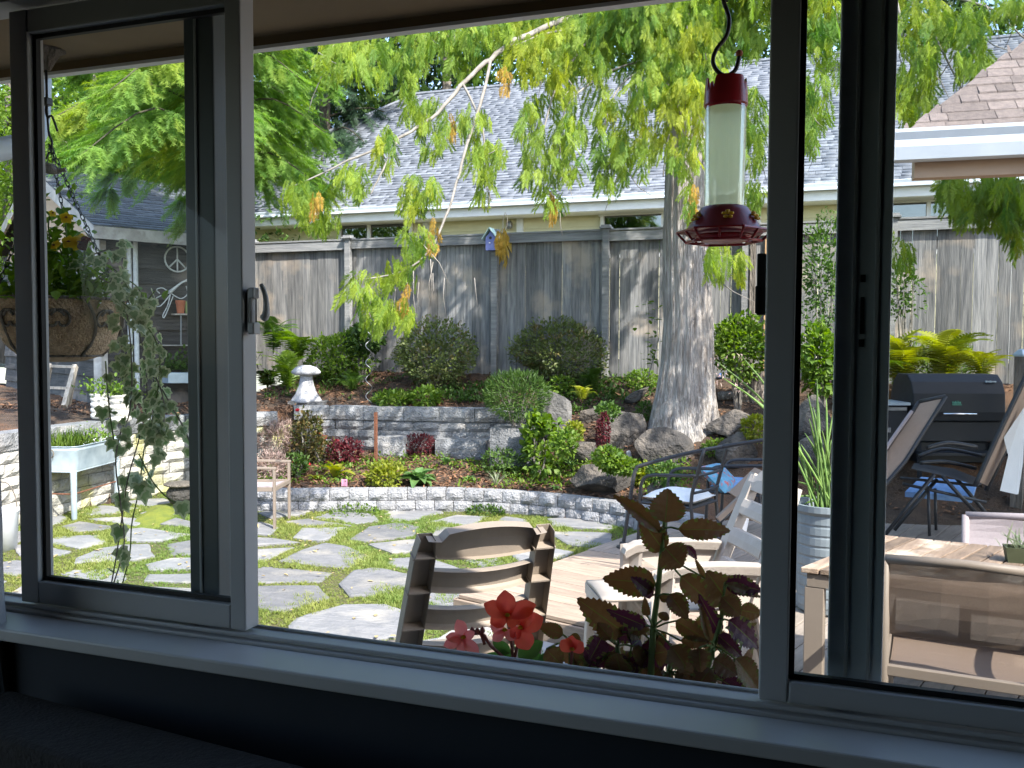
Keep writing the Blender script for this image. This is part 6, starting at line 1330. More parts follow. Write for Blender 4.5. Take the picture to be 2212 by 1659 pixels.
for yi in range(3):
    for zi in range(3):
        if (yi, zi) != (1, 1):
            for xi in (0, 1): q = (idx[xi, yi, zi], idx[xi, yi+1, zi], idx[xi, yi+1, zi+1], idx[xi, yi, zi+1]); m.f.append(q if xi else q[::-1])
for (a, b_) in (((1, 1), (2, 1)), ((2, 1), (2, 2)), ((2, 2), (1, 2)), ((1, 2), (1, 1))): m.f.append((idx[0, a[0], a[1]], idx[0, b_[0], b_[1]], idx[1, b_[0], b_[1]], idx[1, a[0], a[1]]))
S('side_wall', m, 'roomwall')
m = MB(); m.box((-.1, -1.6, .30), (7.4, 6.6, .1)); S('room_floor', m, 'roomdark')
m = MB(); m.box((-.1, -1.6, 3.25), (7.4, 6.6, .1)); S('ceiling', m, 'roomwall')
sw = thing('side_window', 'white framed window in the side wall of the room', 'window', (SX, .2, 1.2)); m = MB()
for y in (Y0+.03, Y1-.03): m.box((SX, y, (Z0+Z1)/2), (.12, .056, Z1-Z0-.004))
for z in (Z0+.03, Z1-.03): m.box((SX, (Y0+Y1)/2, z), (.118, Y1-Y0-.12, .056))
m.build('frame', 'vinyl', sw)
hw = thing('house_wall', 'tan lap sided outside wall of the house round the window', 'wall', (-.5, 1.63, 0)); k = 0; z = -.1
while z < 2.86:
    for x0, x1 in (((-7, 5),) if z+.18 < WZ0-.02 or z > WZ1 else ((-7, WX0-.03), (WX1+.03, 5))):
        m = MB(); m.add([(x0, 1.655, z), (x1, 1.655, z), (x1, 1.63, z+.18), (x0, 1.63, z+.18), (x0, 1.625, z), (x1, 1.625, z)], [(1,0,3,2), (4,0,1,5)]); m.build('siding_board', 'houseside', hw)
    z += .175
# eave
he = thing('house_eave', 'brown painted eave of the house with a thin pale edge above the window', 'eave', (-.5, 2.0, 2.9)); EZ = 2.885
m = MB(); m.box((-.6, 1.955, EZ+.02), (12, .67, .012)); m.build('soffit', 'soffitm', he)
m = MB(); m.box((-.6, 2.305, EZ+.09), (12, .026, .20)); m.build('fascia', 'soffitm', he); m = MB(); m.box((-.6, 2.305, EZ-.016), (12, .03, .010)); m.build('drip_edge', 'whitetrim', he)
m = MB(); m.box((-.6, 2.372, EZ+.14), (12, .10, .11)); m.build('gutter', 'gutter', he)
m = MB(); m.add([(-6.6, 2.36, EZ+.19), (5.4, 2.36, EZ+.19), (5.4, -1.5, EZ+1.9), (-6.6, -1.5, EZ+1.9), (-6.6, -6, EZ+.19), (5.4, -6, EZ+.19)], [(0,1,2,3), (3,2,5,4)]); m.build('roof', 'shingle_t', he)
m = MB(); pts = [QY(88, 168, 2.36), QY(84, 255, 2.3), QY(70, 300, 2.2), QY(20, 318, 2.0), QY(-40, 330, 1.75)]; m.tube(spline(pts, 16), .034, 10); m.build('downspout', 'gutter', he, smooth=True)
m = MB(); m.box(QY(562, 35, 2.27)+np.array([0, 0, .02]), (.05, .05, .11)); m.build('bracket', 'shedtrim', he)
# window
win = thing('window', 'three part white vinyl sliding window looking onto the garden', 'window', (-.58, 1.52, 1.4))
def rect(nm, mt, x0, x1, y0, y1, z0, z1, par=win, bev=.003):
    m = MB(); m.box(((x0+x1)/2, (y0+y1)/2, (z0+z1)/2), (x1-x0, y1-y0, z1-z0)); return m.build(nm, mt, par, bevel=bev)
# main frame
rect('frame', 'vinyl', WX0, WX1, 1.472, 1.556, 1.374, 1.404); rect('frame', 'vinyl', WX0, WX1, 1.5565, 1.62, 1.352, 1.372); rect('frame', 'vinyl', WX0, WX1, 1.472, 1.556, 2.722, 2.798); rect('frame', 'vinyl', WX0, WX1, 1.5565, 1.62, 2.760, 2.797)
rect('frame', 'vinyl', WX0, WX0+.045, 1.474, 1.618, 1.405, 2.721); rect('frame', 'vinyl', WX1-.045, WX1, 1.474, 1.618, 1.405, 2.721)
rect('track', 'vinyl', WX0+.047, WX1-.047, 1.484, 1.490, 1.4045, 1.414); rect('track', 'vinyl', WX0+.047, WX1-.047, 1.548, 1.555, 1.4045, 1.410)
def sash(x0, x1, y0, y1, z0, z1, ws, wr, wl=None, nm='sash', pmat='pane'):
    wl = wl or ws; s = rect(nm, 'vinyl', x0, x0+wl, y0, y1, z0, z1); 
    m = MB(); m.box((x1-ws/2, (y0+y1)/2, (z0+z1)/2), (ws, y1-y0, z1-z0)); m.build('stile', 'vinyl', s, bevel=.003)
    m = MB(); m.box(((x0+wl+x1-ws)/2, (y0+y1)/2, z0+wr/2), (x1-x0-ws-wl-.002, y1-y0-.002, wr)); m.build('bottom_rail', 'vinyl', s, bevel=.003)
    m = MB(); m.box(((x0+wl+x1-ws)/2, (y0+y1)/2, z1-wr/2), (x1-x0-ws-wl-.002, y1-y0-.002, wr)); m.build('top_rail', 'vinyl', s, bevel=.003)
    ya = y0+.016; m = MB(); a, b_, c, d = x0+wl, x1-ws, z0+wr, z1-wr; g_ = .009
    m.box(((a+b_)/2, ya+.006, c+g_/2), (b_-a, .012, g_)); m.box(((a+b_)/2, ya+.006, d-g_/2), (b_-a, .012, g_)); m.box((a+g_/2, ya+.006, (c+d)/2), (g_, .012, d-c-2*g_)); m.box((b_-g_/2, ya+.006, (c+d)/2), (g_, .012, d-c-2*g_)); m.build('gasket', 'gasket', s)
    m = MB(); m.add([(a, ya+.006, c), (b_, ya+.006, c), (b_, ya+.006, d), (a, ya+.006, d)], [(0,1,2,3)]); m.build('pane', pmat, s)
    return s
sl_s = sash(-1.698, -1.100, 1.500, 1.545, 1.412, 2.712, .037, .05, .05); sr_s = sash(-.098, .60, 1.500, 1.545, 1.412, 2.712, .05, .036, .046)
# fixed centre light on the outer track
fx = rect('fixed_light', 'vinyl_shade', -1.290, -1.215, 1.566, 1.612, 1.373, 2.757); rect('stile', 'vinyl_out', .008, .093, 1.566, 1.612, 1.373, 2.757, fx)
rect('bottom_rail', 'vinyl', -1.214, .007, 1.567, 1.610, 1.3725, 1.389, fx); rect('top_rail', 'vinyl', -1.214, .007, 1.567, 1.610, 2.745, 2.757, fx)
for x in (-1.262, .034, .068): rect('groove', 'vinyl', x, x+.006, 1.562, 1.5655, 1.41, 2.715, fx, .001)
m = MB(); m.add([(-1.22, 1.59, 1.385), (.01, 1.59, 1.385), (.01, 1.59, 2.75), (-1.22, 1.59, 2.75)], [(0,1,2,3)]); m.build('pane', 'pane_c', fx)
for x0, x1 in ((-1.92, -1.292), (.096, .655)):
    m = MB(); m.add([(x0, 1.60, 1.41), (x1, 1.60, 1.41), (x1, 1.60, 2.71), (x0, 1.60, 2.71)], [(0,1,2,3)]); 
    if x0 > 0: m.build('insect_screen', 'screenm', win)
# latch on the left sash, pull on the right one
lk = MB(); x = -1.098; zL = 2.06
lk.box((x+.006, 1.516, zL), (.012, .016, .085)); lo = lk.build('latch', 'vinyl', sl_s, bevel=.003)
m = MB(); m.box((x+.014, 1.514, zL+.034), (.014, .02, .022)); m.box((x+.014, 1.514, zL-.036), (.016, .022, .024)); m.build('lug', 'vinyl', lo, bevel=.003)
m = MB(); m.tube(spline([(x+.026, 1.522, zL+.052), (x+.036, 1.522, zL+.03), (x+.038, 1.522, zL-.004), (x+.030, 1.522, zL-.018)], 9), [.004, .005, .005, .0055, .006, .007, .008, .009, .007], 8); m.build('lever', 'vinyl', lo, smooth=True)
m = MB(); m.box((x+.003, 1.530, zL), (.006, .012, .08)); m.build('lock_plate', 'gasket', lo)
m = MB(); m.box((-.106, 1.52, 2.095), (.014, .02, .10)); m.box((-.111, 1.516, 2.07), (.008, .016, .045)); m.build('latch', 'gasket', sr_s, bevel=.002)
m = MB(); m.box((.050, 1.5655, 2.045), (.006, .003, .06)); m.box((.05, 1.5655, 2.105), (.008, .003, .012)); m.box((.05, 1.5655, 2.0), (.008, .003, .012)); m.build('strike_plate', 'gasket', fx)
rect('sill', 'sillm', -2.05, .9, 1.372, 1.4705, 1.372, 1.398, win, .004)
# dark seat back under the sill, curtain
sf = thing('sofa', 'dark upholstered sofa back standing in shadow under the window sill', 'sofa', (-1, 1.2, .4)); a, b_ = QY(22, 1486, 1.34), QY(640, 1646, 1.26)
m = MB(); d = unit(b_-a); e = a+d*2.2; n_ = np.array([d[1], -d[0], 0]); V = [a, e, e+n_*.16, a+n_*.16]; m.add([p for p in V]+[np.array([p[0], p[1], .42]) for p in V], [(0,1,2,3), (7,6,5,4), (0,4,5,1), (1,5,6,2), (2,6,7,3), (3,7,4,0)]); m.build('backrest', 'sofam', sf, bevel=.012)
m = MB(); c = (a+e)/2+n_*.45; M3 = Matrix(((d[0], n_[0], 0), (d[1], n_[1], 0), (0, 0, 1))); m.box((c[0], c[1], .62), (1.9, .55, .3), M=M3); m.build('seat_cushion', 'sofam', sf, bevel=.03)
ct = MB(); rows = []
for k in range(28):
    z = .5+2.3*k/27; xr = -1.608-.034*max(-.2, (z-1.15))/.5
    rows.append([(xr-.30*(1-i/40), 1.40+.022*sin(i*.9)+.006*sin(k), z) for i in range(41)])
ct.sheet(rows, .002, (0, 1, 0)); tag(ct.build('curtain', 'curtainm', smooth=True), 'grey pleated curtain at the left edge of the window', 'curtain')

# ---- hummingbird feeder
FD = 2.12; fc = Qd(1566, 340, FD); s = px(1, FD); fx0, fy0 = fc[0], fc[1]
def fz(y): return Qd(1566, y, FD)[2]
fe = thing('hummingbird_feeder', 'glass hummingbird feeder with a red cap and a dark red base with yellow flowers', 'bird feeder', (fx0, fy0, fz(525)))
O = (fx0, fy0, 0)
m = MB(); NA = 72; rT, rB = 45.5*s, 43*s; V = []
def topz(k):
    a = (k % NA)/NA*2*pi; q = (a*3/(2*pi)+.08) % 1; d_ = abs(q-.5)          # three high lobes, three low notches
    f = min(1, max(0, (d_-.36)/.06)); f2 = 1 if d_ > .455 else 0
    return fz(173)+(fz(197)-fz(173))*(f*(1-f2)*1.0)+(f2*.5)*(fz(197)-fz(173))
for k in range(NA):
    a = 2*pi*k/NA
    for r, z in ((rT-.001, fz(233)), (rT+.0012, fz(229)), (rT, fz(205)), (rB, topz(k)), (rB-.003, topz(k)), (rB-.003, fz(215))): V.append((fx0+r*cos(a), fy0+r*sin(a), z))
m.add(V, [(k*6+j, ((k+1) % NA)*6+j, ((k+1) % NA)*6+j+1, k*6+j+1) for k in range(NA) for j in range(5)]); m.build('cap', 'redplastic', fe, smooth=False)
m = MB(); m.lathe([(0, fz(212)), (rB-.004, fz(212))], 32, O, cap=False); m.build('cap_top', 'redplastic', fe)
m = MB(); m.lathe([(44.5*s, fz(231)), (45*s, fz(240)), (44.5*s, fz(300)), (44*s, fz(440)), (42*s, fz(455))], 48, O, cap=False); m.build('bottle', 'tubeglass', fe, smooth=True)
m = MB(); m.lathe([(0, fz(236)), (42.3*s, fz(236)), (42.2*s, fz(300)), (41.6*s, fz(440)), (40*s, fz(452)), (0, fz(452))], 48, O, cap=False); m.build('nectar', 'nectar', fe, smooth=True)
m = MB(); m.lathe([(30*s, fz(444)), (44*s, fz(446)), (50*s, fz(449)), (56*s, fz(458)), (82*s, fz(497)), (86*s, fz(501)), (80*s, fz(507)), (50*s, fz(508))], 48, O); m.build('base', 'darkred', fe, smooth=True)
m = MB(); m.lathe([(84*s, fz(500)), (103*s, fz(497)), (104*s, fz(500.5)), (84*s, fz(504))], 6, O, cap=False); m.build('perch_flange', 'redplastic', fe)
m = MB(); hexp = [np.array([fx0+81*s*cos(a), fy0+81*s*sin(a), fz(521)]) for a in np.linspace(0, 2*pi, 7)]; hexo = [np.array([fx0+101*s*cos(a), fy0+101*s*sin(a), fz(500)]) for a in np.linspace(0, 2*pi, 7)]
for k in range(6):
    m.tube([hexp[k], hexp[k+1]], .0035, 6); m.tube([hexo[k], hexp[k]], .0032, 6); c = (hexp[k]+hexp[k+1])/2; m.tube([(hexo[k]+hexo[k+1])/2, c], .003, 6); m.tube([c, np.array([fx0, fy0, fz(513)])], .003, 6)
m.build('perch', 'redplastic', fe, smooth=True)
m = MB(); m.lathe([(0, fz(523)), (44*s, fz(522)), (60*s, fz(514)), (62*s, fz(507))], 32, O); m.build('dish', 'redplastic', fe, smooth=True)
aim = atan2(-fy0, -fx0)
for k in range(6):
    a = aim+.11+k*pi/3; nrm = np.array([cos(a)*.83, sin(a)*.83, .56]); tx = np.array([-sin(a), cos(a), 0]); tz = np.cross(nrm, tx); c = np.array([fx0+68*s*cos(a), fy0+68*s*sin(a), fz(474)])+nrm*.004
    m = MB()
    for j in range(5):
        b = 2*pi*j/5+.3; q = c+(tx*cos(b)+tz*sin(b))*8.2*s; m.lathe([(0, -.003), (5.2*s, -.001), (4.6*s, .0035), (0, .005)], 10, q)
    m.lathe([(0, 0), (4.6*s, .003), (0, .009)], 10, c); m.build('flower_port', 'yellowplastic', fe, smooth=True)
hk = thing('feeder_hook', 'black wrought iron hook with a copper ball end holding the feeder', 'hook', (fx0, fy0, 2.88)); HP = [(1577,-120),(1560,-40),(1563,2),(1575,41),(1569,78),(1548,106),(1540,133),(1551,155),(1570,163),(1589,150),(1597,122)]
m = MB(); m.tube(spline([Qd(x, y, FD) for x, y in HP], 44), .0052, 8); m.build('rod', 'blackmetal', hk, smooth=True)
m = MB(); c = Qd(1597, 115, FD); m.lathe([(.0085*sin(pi*k/10), -.0085*cos(pi*k/10)) for k in range(11)], 14, c, cap=False); m.build('ball_end', 'terracotta', hk, smooth=True)
m = MB(); m.tube([Qd(1566, 160, FD), Qd(1566, 214, FD)], .0022, 6); m.build('hanger', 'silver', fe)

# ---- hanging basket
BD = 2.78; bc = Qd(130, 645, BD); s = px(1, BD); bz = lambda y: Qd(130, y, BD)[2]
bk = thing('hanging_basket', 'coconut fibre hanging basket in a scrolled iron frame left of the window', 'hanging basket', (bc[0], bc[1], bz(780)))
BPR = [(0, bz(782)), (40*s, bz(780)), (80*s, bz(768)), (104*s, bz(745)), (119*s, bz(712)), (127*s, bz(675)), (131*s, bz(648))]
def brad(z): return float(np.interp(z, [p[1] for p in BPR], [p[0] for p in BPR]))
m = MB(); S_ = spline([(r, z, 0) for r, z in BPR], 26); m.lathe([(max(0, p[0]*(1+.008*random.uniform(-1, 1))), p[1]) for p in S_]+[(124*s, bz(648)), (118*s, bz(660))], 64, (bc[0], bc[1], 0), wob=lambda a, i: 1+.012*sin(9*a+i*.7)+.008*sin(23*a+i)); m.build('liner', 'coir', bk, smooth=True)
m = MB(); m.lathe([(0, bz(655)), (121*s, bz(655))], 32, (bc[0], bc[1], 0), cap=False); m.build('earth', 'soil', bk)
def bpt(a, z, off=.004): r = brad(z)+off; return np.array([bc[0]+r*cos(a), bc[1]+r*sin(a), z])
m = MB(); m.tube([bpt(a, bz(647), .005) for a in np.linspace(0, 2*pi, 49)], .005, 7, False); m.tube([bpt(a, bz(768), .004) for a in np.linspace(0, 2*pi, 33)], .004, 6, False); m.build('rim', 'bark2', bk, smooth=True)
a0 = atan2(-bc[1], -bc[0])
for k in range(8):
    a = a0+k*pi/4+.35; m = MB(); m.tube([bpt(a+.25*sin(t*2.6)*.9, bz(647+121*t)) for t in np.linspace(0, 1, 16)], .0045, 6); m.build('rib', 'bark2', bk, smooth=True)
    for sg in (1, -1):
        pts = []
        for t in np.linspace(0, 1, 26):
            th = .4+t*5.6; rr = 25*(1-t*.72); pts.append(bpt(a+sg*(.33-.19*0+rr*cos(th)/131*.92), bz(694-rr*sin(th)*1.0), .005))
        m = MB(); m.tube(pts, .004, 6); m.build('scroll', 'bark2', bk, smooth=True)
def chain(p, q, nm='chain', sag=0):
    p, q = np.array(p), np.array(q); L_ = np.linalg.norm(q-p); n_ = int(L_/.019); m = MB(); d = (q-p)/L_; x = unit(np.cross(d, [.3, .8, .2])); y = np.cross(d, x)
    for i in range(n_):
        c = p+(q-p)*((i+.5)/n_); a_ = x if i % 2 else y; m.tube([c+a_*.0052*cos(t)+d*.0125*sin(t) for t in np.linspace(0, 2*pi, 11)], .0017, 5, False)
    m.build(nm, 'blackmetal', bk)
top = Qd(110, 318, BD); chain(top, bpt(a0+1.05, bz(646), 0)); chain(top, bpt(a0-1.15, bz(646), 0)); chain(top, bpt(a0+pi*.9, bz(646), 0))
bhk = thing('basket_hook', 'black hook hanging from a dark cone bracket under the eave', 'hook', tuple(Qd(102, 110, BD))); m = MB(); m.tube([Qd(100, 150, BD), Qd(101, 213, BD)], .004, 7); m.tube(spline([Qd(*p, BD) for p in ((101, 228), (99, 240), (103, 254), (112, 251), (124, 283))][::-1]+[Qd(*p, BD) for p in ((103, 262), (106, 290), (112, 305), (111, 321), (106, 312))], 40), .0035, 7); m.build('rod', 'blackmetal', bhk, smooth=True)
m = MB(); c = Qd(101, 220, BD); m.box(c, (.026, .026, .024)); m.build('swivel', 'blackmetal', bhk, bevel=.003)
m = MB(); c = Qd(102, 152, BD); m.lathe([(.010, 0), (.028, .035), (.052, .075), (.055, EZ+.012-c[2])], 20, c); m.build('cone', 'bark2', bhk, smooth=True)
bo = thing('bird_ornament', 'small dark metal bird ornament on the basket chain', 'ornament', tuple(Qd(112, 370, BD-.04))); m = MB(); P_ = [Qd(*p, BD-.04) for p in ((84, 372), (92, 366), (104, 364), (116, 366), (126, 370), (134, 368), (142, 367))]; m.tube(P_, [.002, .009, .017, .017, .009, .005, .008], 9); m.build('body', 'bark', bo, smooth=True)
# plants of the basket
bp = thing('basket_greens', 'dark green leafy plants filling the coir hanging basket', 'plant', (bc[0], bc[1], bz(650)))
n = 1500; P = np.c_[rng.normal(size=(n, 2))*.085, np.abs(rng.normal(size=n))*.13]; P[:, 2] *= np.clip(1.3-np.hypot(P[:, 0], P[:, 1])/.19, .25, 1); P += [bc[0]-.01, bc[1], bz(655)]
V, F, R = scat(OV, P, rng.normal(size=(n, 3))+[0, 0, .4], rng.uniform(.022, .046, n)); npmesh('foliage', V, F, R, 'lf_bright', bp)
P = np.array([Qd(random.gauss(130, 60), random.uniform(560, 655), BD-.12) for _ in range(26)]); V, F, R = scat(OV, P, rng.normal(size=(26, 3)), rng.uniform(.008, .015, 26)); npmesh('small_blossoms', V, F, R, 'cushion_w', bp)
PET = bladegrid(1, .95, .15, .15, 6).mesh('petal', 'petal_yellow', True); PETD = bladegrid(1, .95, .15, .15, 6).mesh('petal', 'petal_dark', True)
LBP = ['topmost yellow pansy in the hanging basket', 'left yellow pansy under the topmost one in the basket', 'yellow pansy with a dark face in the middle of the basket', 'yellow pansy with dark maroon patches at the right of the basket', 'small yellow pansy seen nearly edge on at the left of the basket top']
for i, (x, y, sz, fa) in enumerate(((143, 472, 15, .5), (122, 532, 15, -.4), (150, 524, 17, .2), (175, 525, 23, .1), (112, 462, 9, 1.0))):
    c = Qd(x, y, BD-.10+.01*i); t = thing('pansy', LBP[i], 'flower', tuple(c), 'yellow pansies'); nrm = unit(-fw+RT*fa+np.array([0, 0, .2])); tx = unit(np.cross([0, 0, 1.], nrm)); ty = np.cross(nrm, tx); L_ = px(sz, BD)
    for j, b in enumerate((90, 25, 155, 235, 305)):
        d = tx*cos(radians(b))+ty*sin(radians(b)); xx = np.cross(d, nrm); put('petal', PETD if (i == 3 and j in (1, 4)) else PET, t, M=basis(xx*L_, d*L_, nrm*L_, c+nrm*(.002*j)))
    m = MB(); m.lathe([(0, -.002), (L_*.28, 0), (0, .004)], 8, c+nrm*.010); m.build('centre', 'petal_dark', t)
    m = MB(); m.tube(spline([c-nrm*.01, c-nrm*.03+np.array([0, 0, -.05]), np.array([bc[0]+(c[0]-bc[0])*.5, bc[1], bz(650)])], 8), .0025, 5); m.build('stem', 'stem_green', t)
# ivy
def ivy_mesh(seed):
    r = random.Random(seed); out = [(0, 0), (.20, -.13), (.50, .08), (.36, .30), (.40, .55), (.18, .62), (0, 1), (-.18, .62), (-.40, .55), (-.36, .30), (-.50, .08), (-.20, -.13)]
    out = [(x*r.uniform(.9, 1.1), y*r.uniform(.95, 1.05)) for x, y in out]; cx, cy_ = 0, .35; f = r.uniform(.05, .2)
    V = [(x, y, -.35*abs(x)*f*2-.15*max(0, y-.5)) for x, y in out]; I = [(cx+(x-cx)*.64, cy_+(y-cy_)*.66, v[2]+.012) for (x, y), v in zip(out, V)]; n_ = len(out)
    me = bpy.data.meshes.new('leaf'); me.from_pydata(V+I+[(cx, cy_, .03)], [], [(i, (i+1) % n_, n_+(i+1) % n_, n_+i) for i in range(n_)]+[(n_+i, n_+(i+1) % n_, 2*n_) for i in range(n_)])
    me.materials.append(MT['lf_ivy']); me.materials.append(MT['lf_ivyedge'])
    for i, p in enumerate(me.polygons): p.material_index = 1 if i < n_ else 0
    me.update(); return me
IVM = [ivy_mesh(i) for i in range(6)]
iv = thing('trailing_ivy', 'variegated ivy trailing far down from the right side of the hanging basket', 'ivy', (bc[0]+.2, bc[1], bz(640)))
STR_ = [ [(215,600),(262,630),(290,680),(310,760),(318,860),(300,950),(275,1040),(262,1130),(250,1210),(238,1275)], [(225,590),(285,610),(312,650),(330,740),(334,830),(322,920),(310,980),(300,1060),(285,1130),(280,1200),(262,1270)],
 [(240,600),(270,660),(282,740),(285,830),(278,900),(262,930),(250,1000),(262,1100),(268,1180),(245,1262)], [(250,640),(305,690),(338,740),(346,800),(336,870),(322,940)], [(262,650),(262,730),(270,800),(285,850)],
 [(300,980),(330,1040),(362,1075),(392,1092),(410,1110)], [(350,840),(372,880),(395,920),(412,960)], [(228,780),(232,840),(238,900),(246,950)], [(180,560),(215,545),(258,535),(270,560)], [(200,610),(240,580),(262,600),(290,640),(315,650),(335,628)], [(330,800),(350,850),(355,900),(345,950),(335,985)] ]
dense = 0; LS = []
for si, st_ in enumerate(STR_):
    Q_ = spline([(x, y, BD-.13+.05*sin(si*1.7)) for x, y in st_], 40); W_ = [Qd(*p) for p in Q_]; m = MB(); m.tube(W_, .0022, 5); m.build('vine', 'stem_green' if si % 2 else 'bark2', iv, smooth=True)
    for k in range(0, 40):
        x, y, d_ = Q_[k]; n_ = (2.3 if 640 < y < 960 else 1.0 if y < 640 else .62) if si not in (5, 6, 7) else .35
        n_ = int(n_)+(random.random() < n_-int(n_))
        for _ in range(n_):
            sp = 15 if 620 < y < 980 else 11; LS.append((x+random.gauss(0, sp*.75), y+random.gauss(0, 13)+6, d_+random.gauss(0, .025), y))
for x, y in ((400,1002), (330,1090), (222,880), (410,1105), (352,1125), (300,1045), (318,1035), (265,1052), (262,1082), (392,1085), (372,1070)): LS.append((x, y, BD-.14, 1100))
random.shuffle(LS); LS = LS[:225]
for x, y, d_, yy in LS:
    p = Qd(x, y, d_); L_ = px(random.uniform(20, 32) if yy < 960 else random.uniform(26, 40), BD); dr = unit(np.array([random.gauss(0, .55), random.gauss(0, .5), -1+random.gauss(0, .35)])); nr = unit(-fw+rng.normal(size=3)*.55+[0, 0, .35]); xx = unit(np.cross(dr, nr)); nr = np.cross(xx, dr)
    put('leaf', random.choice(IVM), iv, M=basis(xx*L_, dr*L_, nr*L_, p))

# ---- window box with begonia and coleus
wb = thing('window_box', 'dark window box planter fixed outside below the window', 'planter', (-.5, 1.83, 1.2)); m = MB()
m.box((-.48, 1.83, 1.08), (1.06, .24, .012)); m.box((-.48, 1.716, 1.165), (1.06, .012, .17)); m.box((-.48, 1.944, 1.165), (1.06, .012, .17)); m.box((-1.004, 1.83, 1.165), (.012, .216, .168)); m.box((.044, 1.83, 1.165), (.012, .216, .168)); m.build('box', 'boxred', wb)
m = MB(); m.box((-.48, 1.83, 1.155), (1.03, .21, .13)); m.build('earth', 'soil', wb)
def leaf_at(root, me, base, tip, wpx, D, tilt=0, dz=0, name='leaf'):
    b = Qd(*base, D); t = Qd(*tip, D+dz); d = t-b; L_ = np.linalg.norm(d); d = d/L_; nr = unit(-fw+RT*tilt+np.array([0, 0, .25])); xx = unit(np.cross(d, nr)); nr = np.cross(xx, d); wv = px(wpx, D)
    return put(name, me, root, M=basis(xx*wv, d*L_, nr*L_*.8, b))
def coleus_mesh(seed, matn):
    r = random.Random(seed); rows = []; n_ = 22; arch = r.uniform(.10, .26); cup = r.uniform(.05, .22); tw = r.uniform(-.25, .25)
    for i in range(n_+1):
        t = i/n_; w_ = .5*(sin(pi*min(1, t**.70)))**.72 if 0 < t < 1 else .004; ser = (1.07 if i % 2 else .93); y = t; z = arch*(t-1.3*t*t)
        row = []
        for a in (-1, -.66, -.33, -.035, .035, .33, .66, 1):
            ww = w_*(ser if abs(a) == 1 else 1); row.append((a*ww, y-(.035 if abs(a) == 1 and i % 2 == 0 else 0)+abs(a)*.02, z+cup*abs(a)*w_+tw*a*w_*t+.012*sin(i*1.3+a*3)*(abs(a) > .2)))
        rows.append(row)
    m = MB(); m.sheet(rows); me = m.mesh('leaf', matn, True); me.materials.append(MT['lf_coleusedge'])
    for p in me.polygons:
        j = p.index % 7
        if j == 3 or (j in (0, 6) and r.random() < .35): p.material_index = 1
    return me
CO = [coleus_mesh(i, 'lf_coleus') for i in range(5)]; CP = [coleus_mesh(10+i, 'lf_coleus2') for i in range(4)]
def col(label, stems, leaves, D):
    rt = thing('coleus', label, 'coleus', tuple(Qd(*stems[0][0], D)))
    for st_ in stems:
        m = MB(); k = len(st_); m.tube(spline([Qd(x, y, D+.01*i) for i, (x, y) in enumerate(st_)], 14), [.0075-.0035*i/13 for i in range(14)], 8); m.build('stem', 'stem_green', rt, smooth=True)
    for i, (b, t_, w_, kind) in enumerate(leaves):
        dd = D+random.uniform(-.035, .035); leaf_at(rt, random.choice(CP if kind == 'p' else CO), b, t_, w_*1.32, dd, random.uniform(-.5, .5), random.uniform(-.03, .03))
        sx = min((p for st_ in stems for p in st_), key=lambda p: (p[0]-b[0])**2+(p[1]-b[1])**2)
        m = MB(); m.tube([Qd(*sx, D+.015), Qd((sx[0]+b[0])/2, (sx[1]+b[1])/2-3, dd), Qd(*b, dd)], .0022, 5); m.build('petiole', 'stem_green', rt)
    return rt
DC = 1.88
col('tall bronze coleus rising in the middle of the window box', [[(1405,1480),(1411,1358),(1420,1288),(1428,1202),(1434,1141),(1441,1090)]],
 [((1436,1128),(1443,1056),64,'o'),((1466,1143),(1579,1146),36,'o'),((1425,1150),(1325,1067),30,'o'),((1434,1190),(1383,1120),44,'o'),((1436,1183),(1475,1225),56,'o'),((1482,1178),(1506,1208),14,'p'),((1416,1261),(1303,1250),50,'o'),((1411,1286),(1364,1247),27,'p'),((1471,1245),(1545,1312),42,'o'),((1445,1284),(1486,1336),36,'o'),((1524,1250),(1501,1206),10,'o'),
  ((1460,1341),(1533,1386),32,'o'),((1471,1384),(1531,1390),22,'o'),((1407,1376),(1428,1452),56,'p'),((1450,1396),(1492,1456),44,'o'),((1438,1408),(1470,1434),30,'o'),((1394,1352),(1312,1318),28,'p'),((1407,1412),(1352,1438),32,'p'),((1398,1330),(1392,1290),14,'o'),((1430,1340),(1440,1322),20,'o'),((1425,1290),(1450,1296),14,'o')], DC)
col('bronze and purple coleus against the right stile of the window', [[(1518,1500),(1522,1463),(1542,1395),(1557,1341),(1563,1288)]],
 [((1572,1300),(1528,1236),58,'o'),((1566,1258),(1648,1276),34,'p'),((1570,1262),(1645,1290),18,'o'),((1555,1369),(1509,1284),30,'p'),((1535,1386),(1512,1303),15,'o'),((1574,1340),(1640,1400),46,'p'),((1598,1318),(1646,1326),30,'o'),((1550,1371),(1604,1420),30,'p'),((1542,1425),(1593,1458),38,'o'),((1589,1423),(1642,1494),44,'o'),((1542,1440),(1588,1466),30,'p'),((1510,1400),(1514,1452),38,'o'),((1525,1410),(1480,1450),34,'o'),((1560,1290),(1600,1330),40,'o'),((1535,1445),(1500,1490),40,'o'),((1560,1470),(1610,1500),36,'p')], DC-.05)
col('low coleus with serrated olive leaves in the middle left of the window box', [[(1336,1470),(1336,1421),(1334,1395),(1345,1365)]],
 [((1350,1368),(1248,1294),54,'o'),((1372,1371),(1315,1373),28,'p'),((1368,1396),(1398,1446),24,'o'),((1300,1376),(1274,1426),38,'p'),((1330,1400),(1290,1440),44,'p'),((1345,1420),(1385,1450),40,'o'),((1320,1380),(1290,1345),26,'o')], DC+.03)
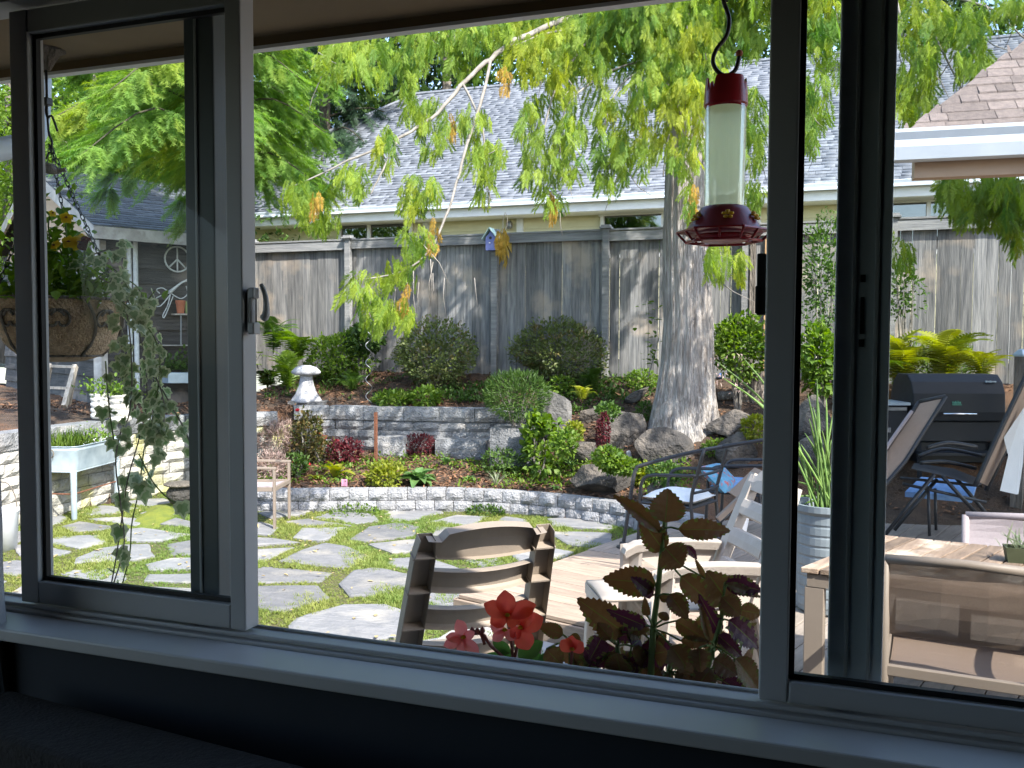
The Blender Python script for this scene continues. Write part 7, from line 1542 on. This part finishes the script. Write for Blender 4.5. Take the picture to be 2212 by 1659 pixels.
col('small striped coleus leaves between begonia and coleus', [[(1232,1470),(1234,1420),(1228,1385)]],
 [((1216,1371),(1163,1350),26,'o'),((1232,1385),(1234,1442),46,'o'),((1230,1375),(1256,1392),22,'o'),((1180,1402),(1215,1440),36,'o'),((1262,1400),(1300,1440),40,'p'),((1240,1420),(1275,1452),36,'o')], DC+.02)
def roundpetal(W):
    rows = []
    for i in range(10):
        t = i/9; w_ = W*.5*(max(0, sin(pi*(.06+.92*t**1.25))))**.62; rows.append([(a*w_, t-.03*abs(a)*(t > .8), .22*(t-1.15*t*t)+.20*abs(a)*w_+.02*sin(5*a+i)) for a in (-1, -.6, -.2, .2, .6, 1)])
    m = MB(); m.sheet(rows); return m
fill = [((x, y), (x+random.uniform(-38, 38), y+random.uniform(-42, 30)), random.uniform(32, 52), random.choice('oop')) for x, y in [(random.uniform(1262, 1630), random.uniform(1415, 1500)) for _ in range(34)]+[(random.uniform(1300, 1620), random.uniform(1360, 1430)) for _ in range(16)]]
col('mass of dark coleus leaves low in the window box', [[(1440,1520),(1445,1450),(1450,1425)], [(1350,1510),(1355,1450)], [(1580,1520),(1585,1450)], [(1280,1500),(1290,1440)]], fill, DC+.05)
BL = [bladegrid(1, .8, .2, .2, 8, edge=.08, seed=i).mesh('leaf', 'lf_begonia', True) for i in range(3)]
PR_ = roundpetal(.86).mesh('petal', 'petal_red', True); PP_ = roundpetal(.74).mesh('petal', 'petal_pink', True)
bg_ = thing('begonia', 'begonia with red and pink blooms and dark green leaves in the window box', 'begonia', tuple(Qd(1100, 1430, DC)))
for st_ in ([(1110,1460),(1106,1400),(1097,1340)], [(1108,1440),(1118,1390),(1124,1358)], [(1100,1430),(1060,1395),(1040,1368),(1000,1376)], [(1232,1450),(1236,1400)], [(1047,1392),(1040,1372),(1031,1364)]):
    m = MB(); m.tube(spline([Qd(x, y, DC) for x, y in st_], 10), .0035, 6); m.build('stem', 'stem_red', bg_, smooth=True)
for b, t_, w_ in (((1103,1410),(1062,1385),34),((1110,1420),(1052,1426),56),((1120,1420),(1176,1384),52),((1130,1430),(1186,1425),46),((1090,1430),(1040,1418),40),((1115,1440),(1100,1470),60),((1160,1440),(1210,1410),44),((1180,1450),(1230,1470),50),((1090,1450),(1048,1455),50)): leaf_at(bg_, random.choice(BL), b, t_, w_, DC+random.uniform(0, .05), random.uniform(-.4, .4), .02)
BLM = [((1096,1330), ((1091,1280,40),(1050,1306,34),(1152,1308,36),(1062,1345,34),(1120,1345,36)), PR_, 'topmost orange red bloom'), ((1124,1357), ((1169,1336,40),(1146,1314,36),(1140,1400,42),(1104,1374,28)), PR_, 'deep red bloom facing right'), ((1090,1362), ((1062,1352,30),(1066,1382,26),(1112,1380,26)), PP_, 'pink bloom under the topmost one'), ((1001,1378), ((989,1342,32),(962,1394,28),(994,1411,24),(1031,1411,28),(1023,1366,22),(966,1376,24)), PP_, 'pink bloom at the far left'), ((1236,1404), ((1214,1385,30),(1258,1390,30),(1236,1376,26)), PR_, 'bright red bloom behind the striped coleus leaf')]
for c, tips, me, lb in BLM:
    dc = DC-.03; f_ = MB(); cc = Qd(*c, dc-.004); f_.lathe([(0, -.003), (.006, 0), (.004, .005), (0, .006)], 10, cc); fo = f_.build('bloom', 'petal_yellow', bg_, smooth=True); fo['label'] = lb
    for x, y, w_ in tips: leaf_at(fo, me, c, (c[0]+(x-c[0])*1.1, c[1]+(y-c[1])*1.1), w_*1.25, dc, random.uniform(-.4, .4), -.012, 'petal')
m = MB()
for x, y in ((1031,1364), (1042,1362), (1020,1362)): m.lathe([(0, -.009), (.006, -.002), (.005, .004), (0, .009)], 10, Qd(x, y, DC))
m.build('bud', 'stem_red', bg_, smooth=True)
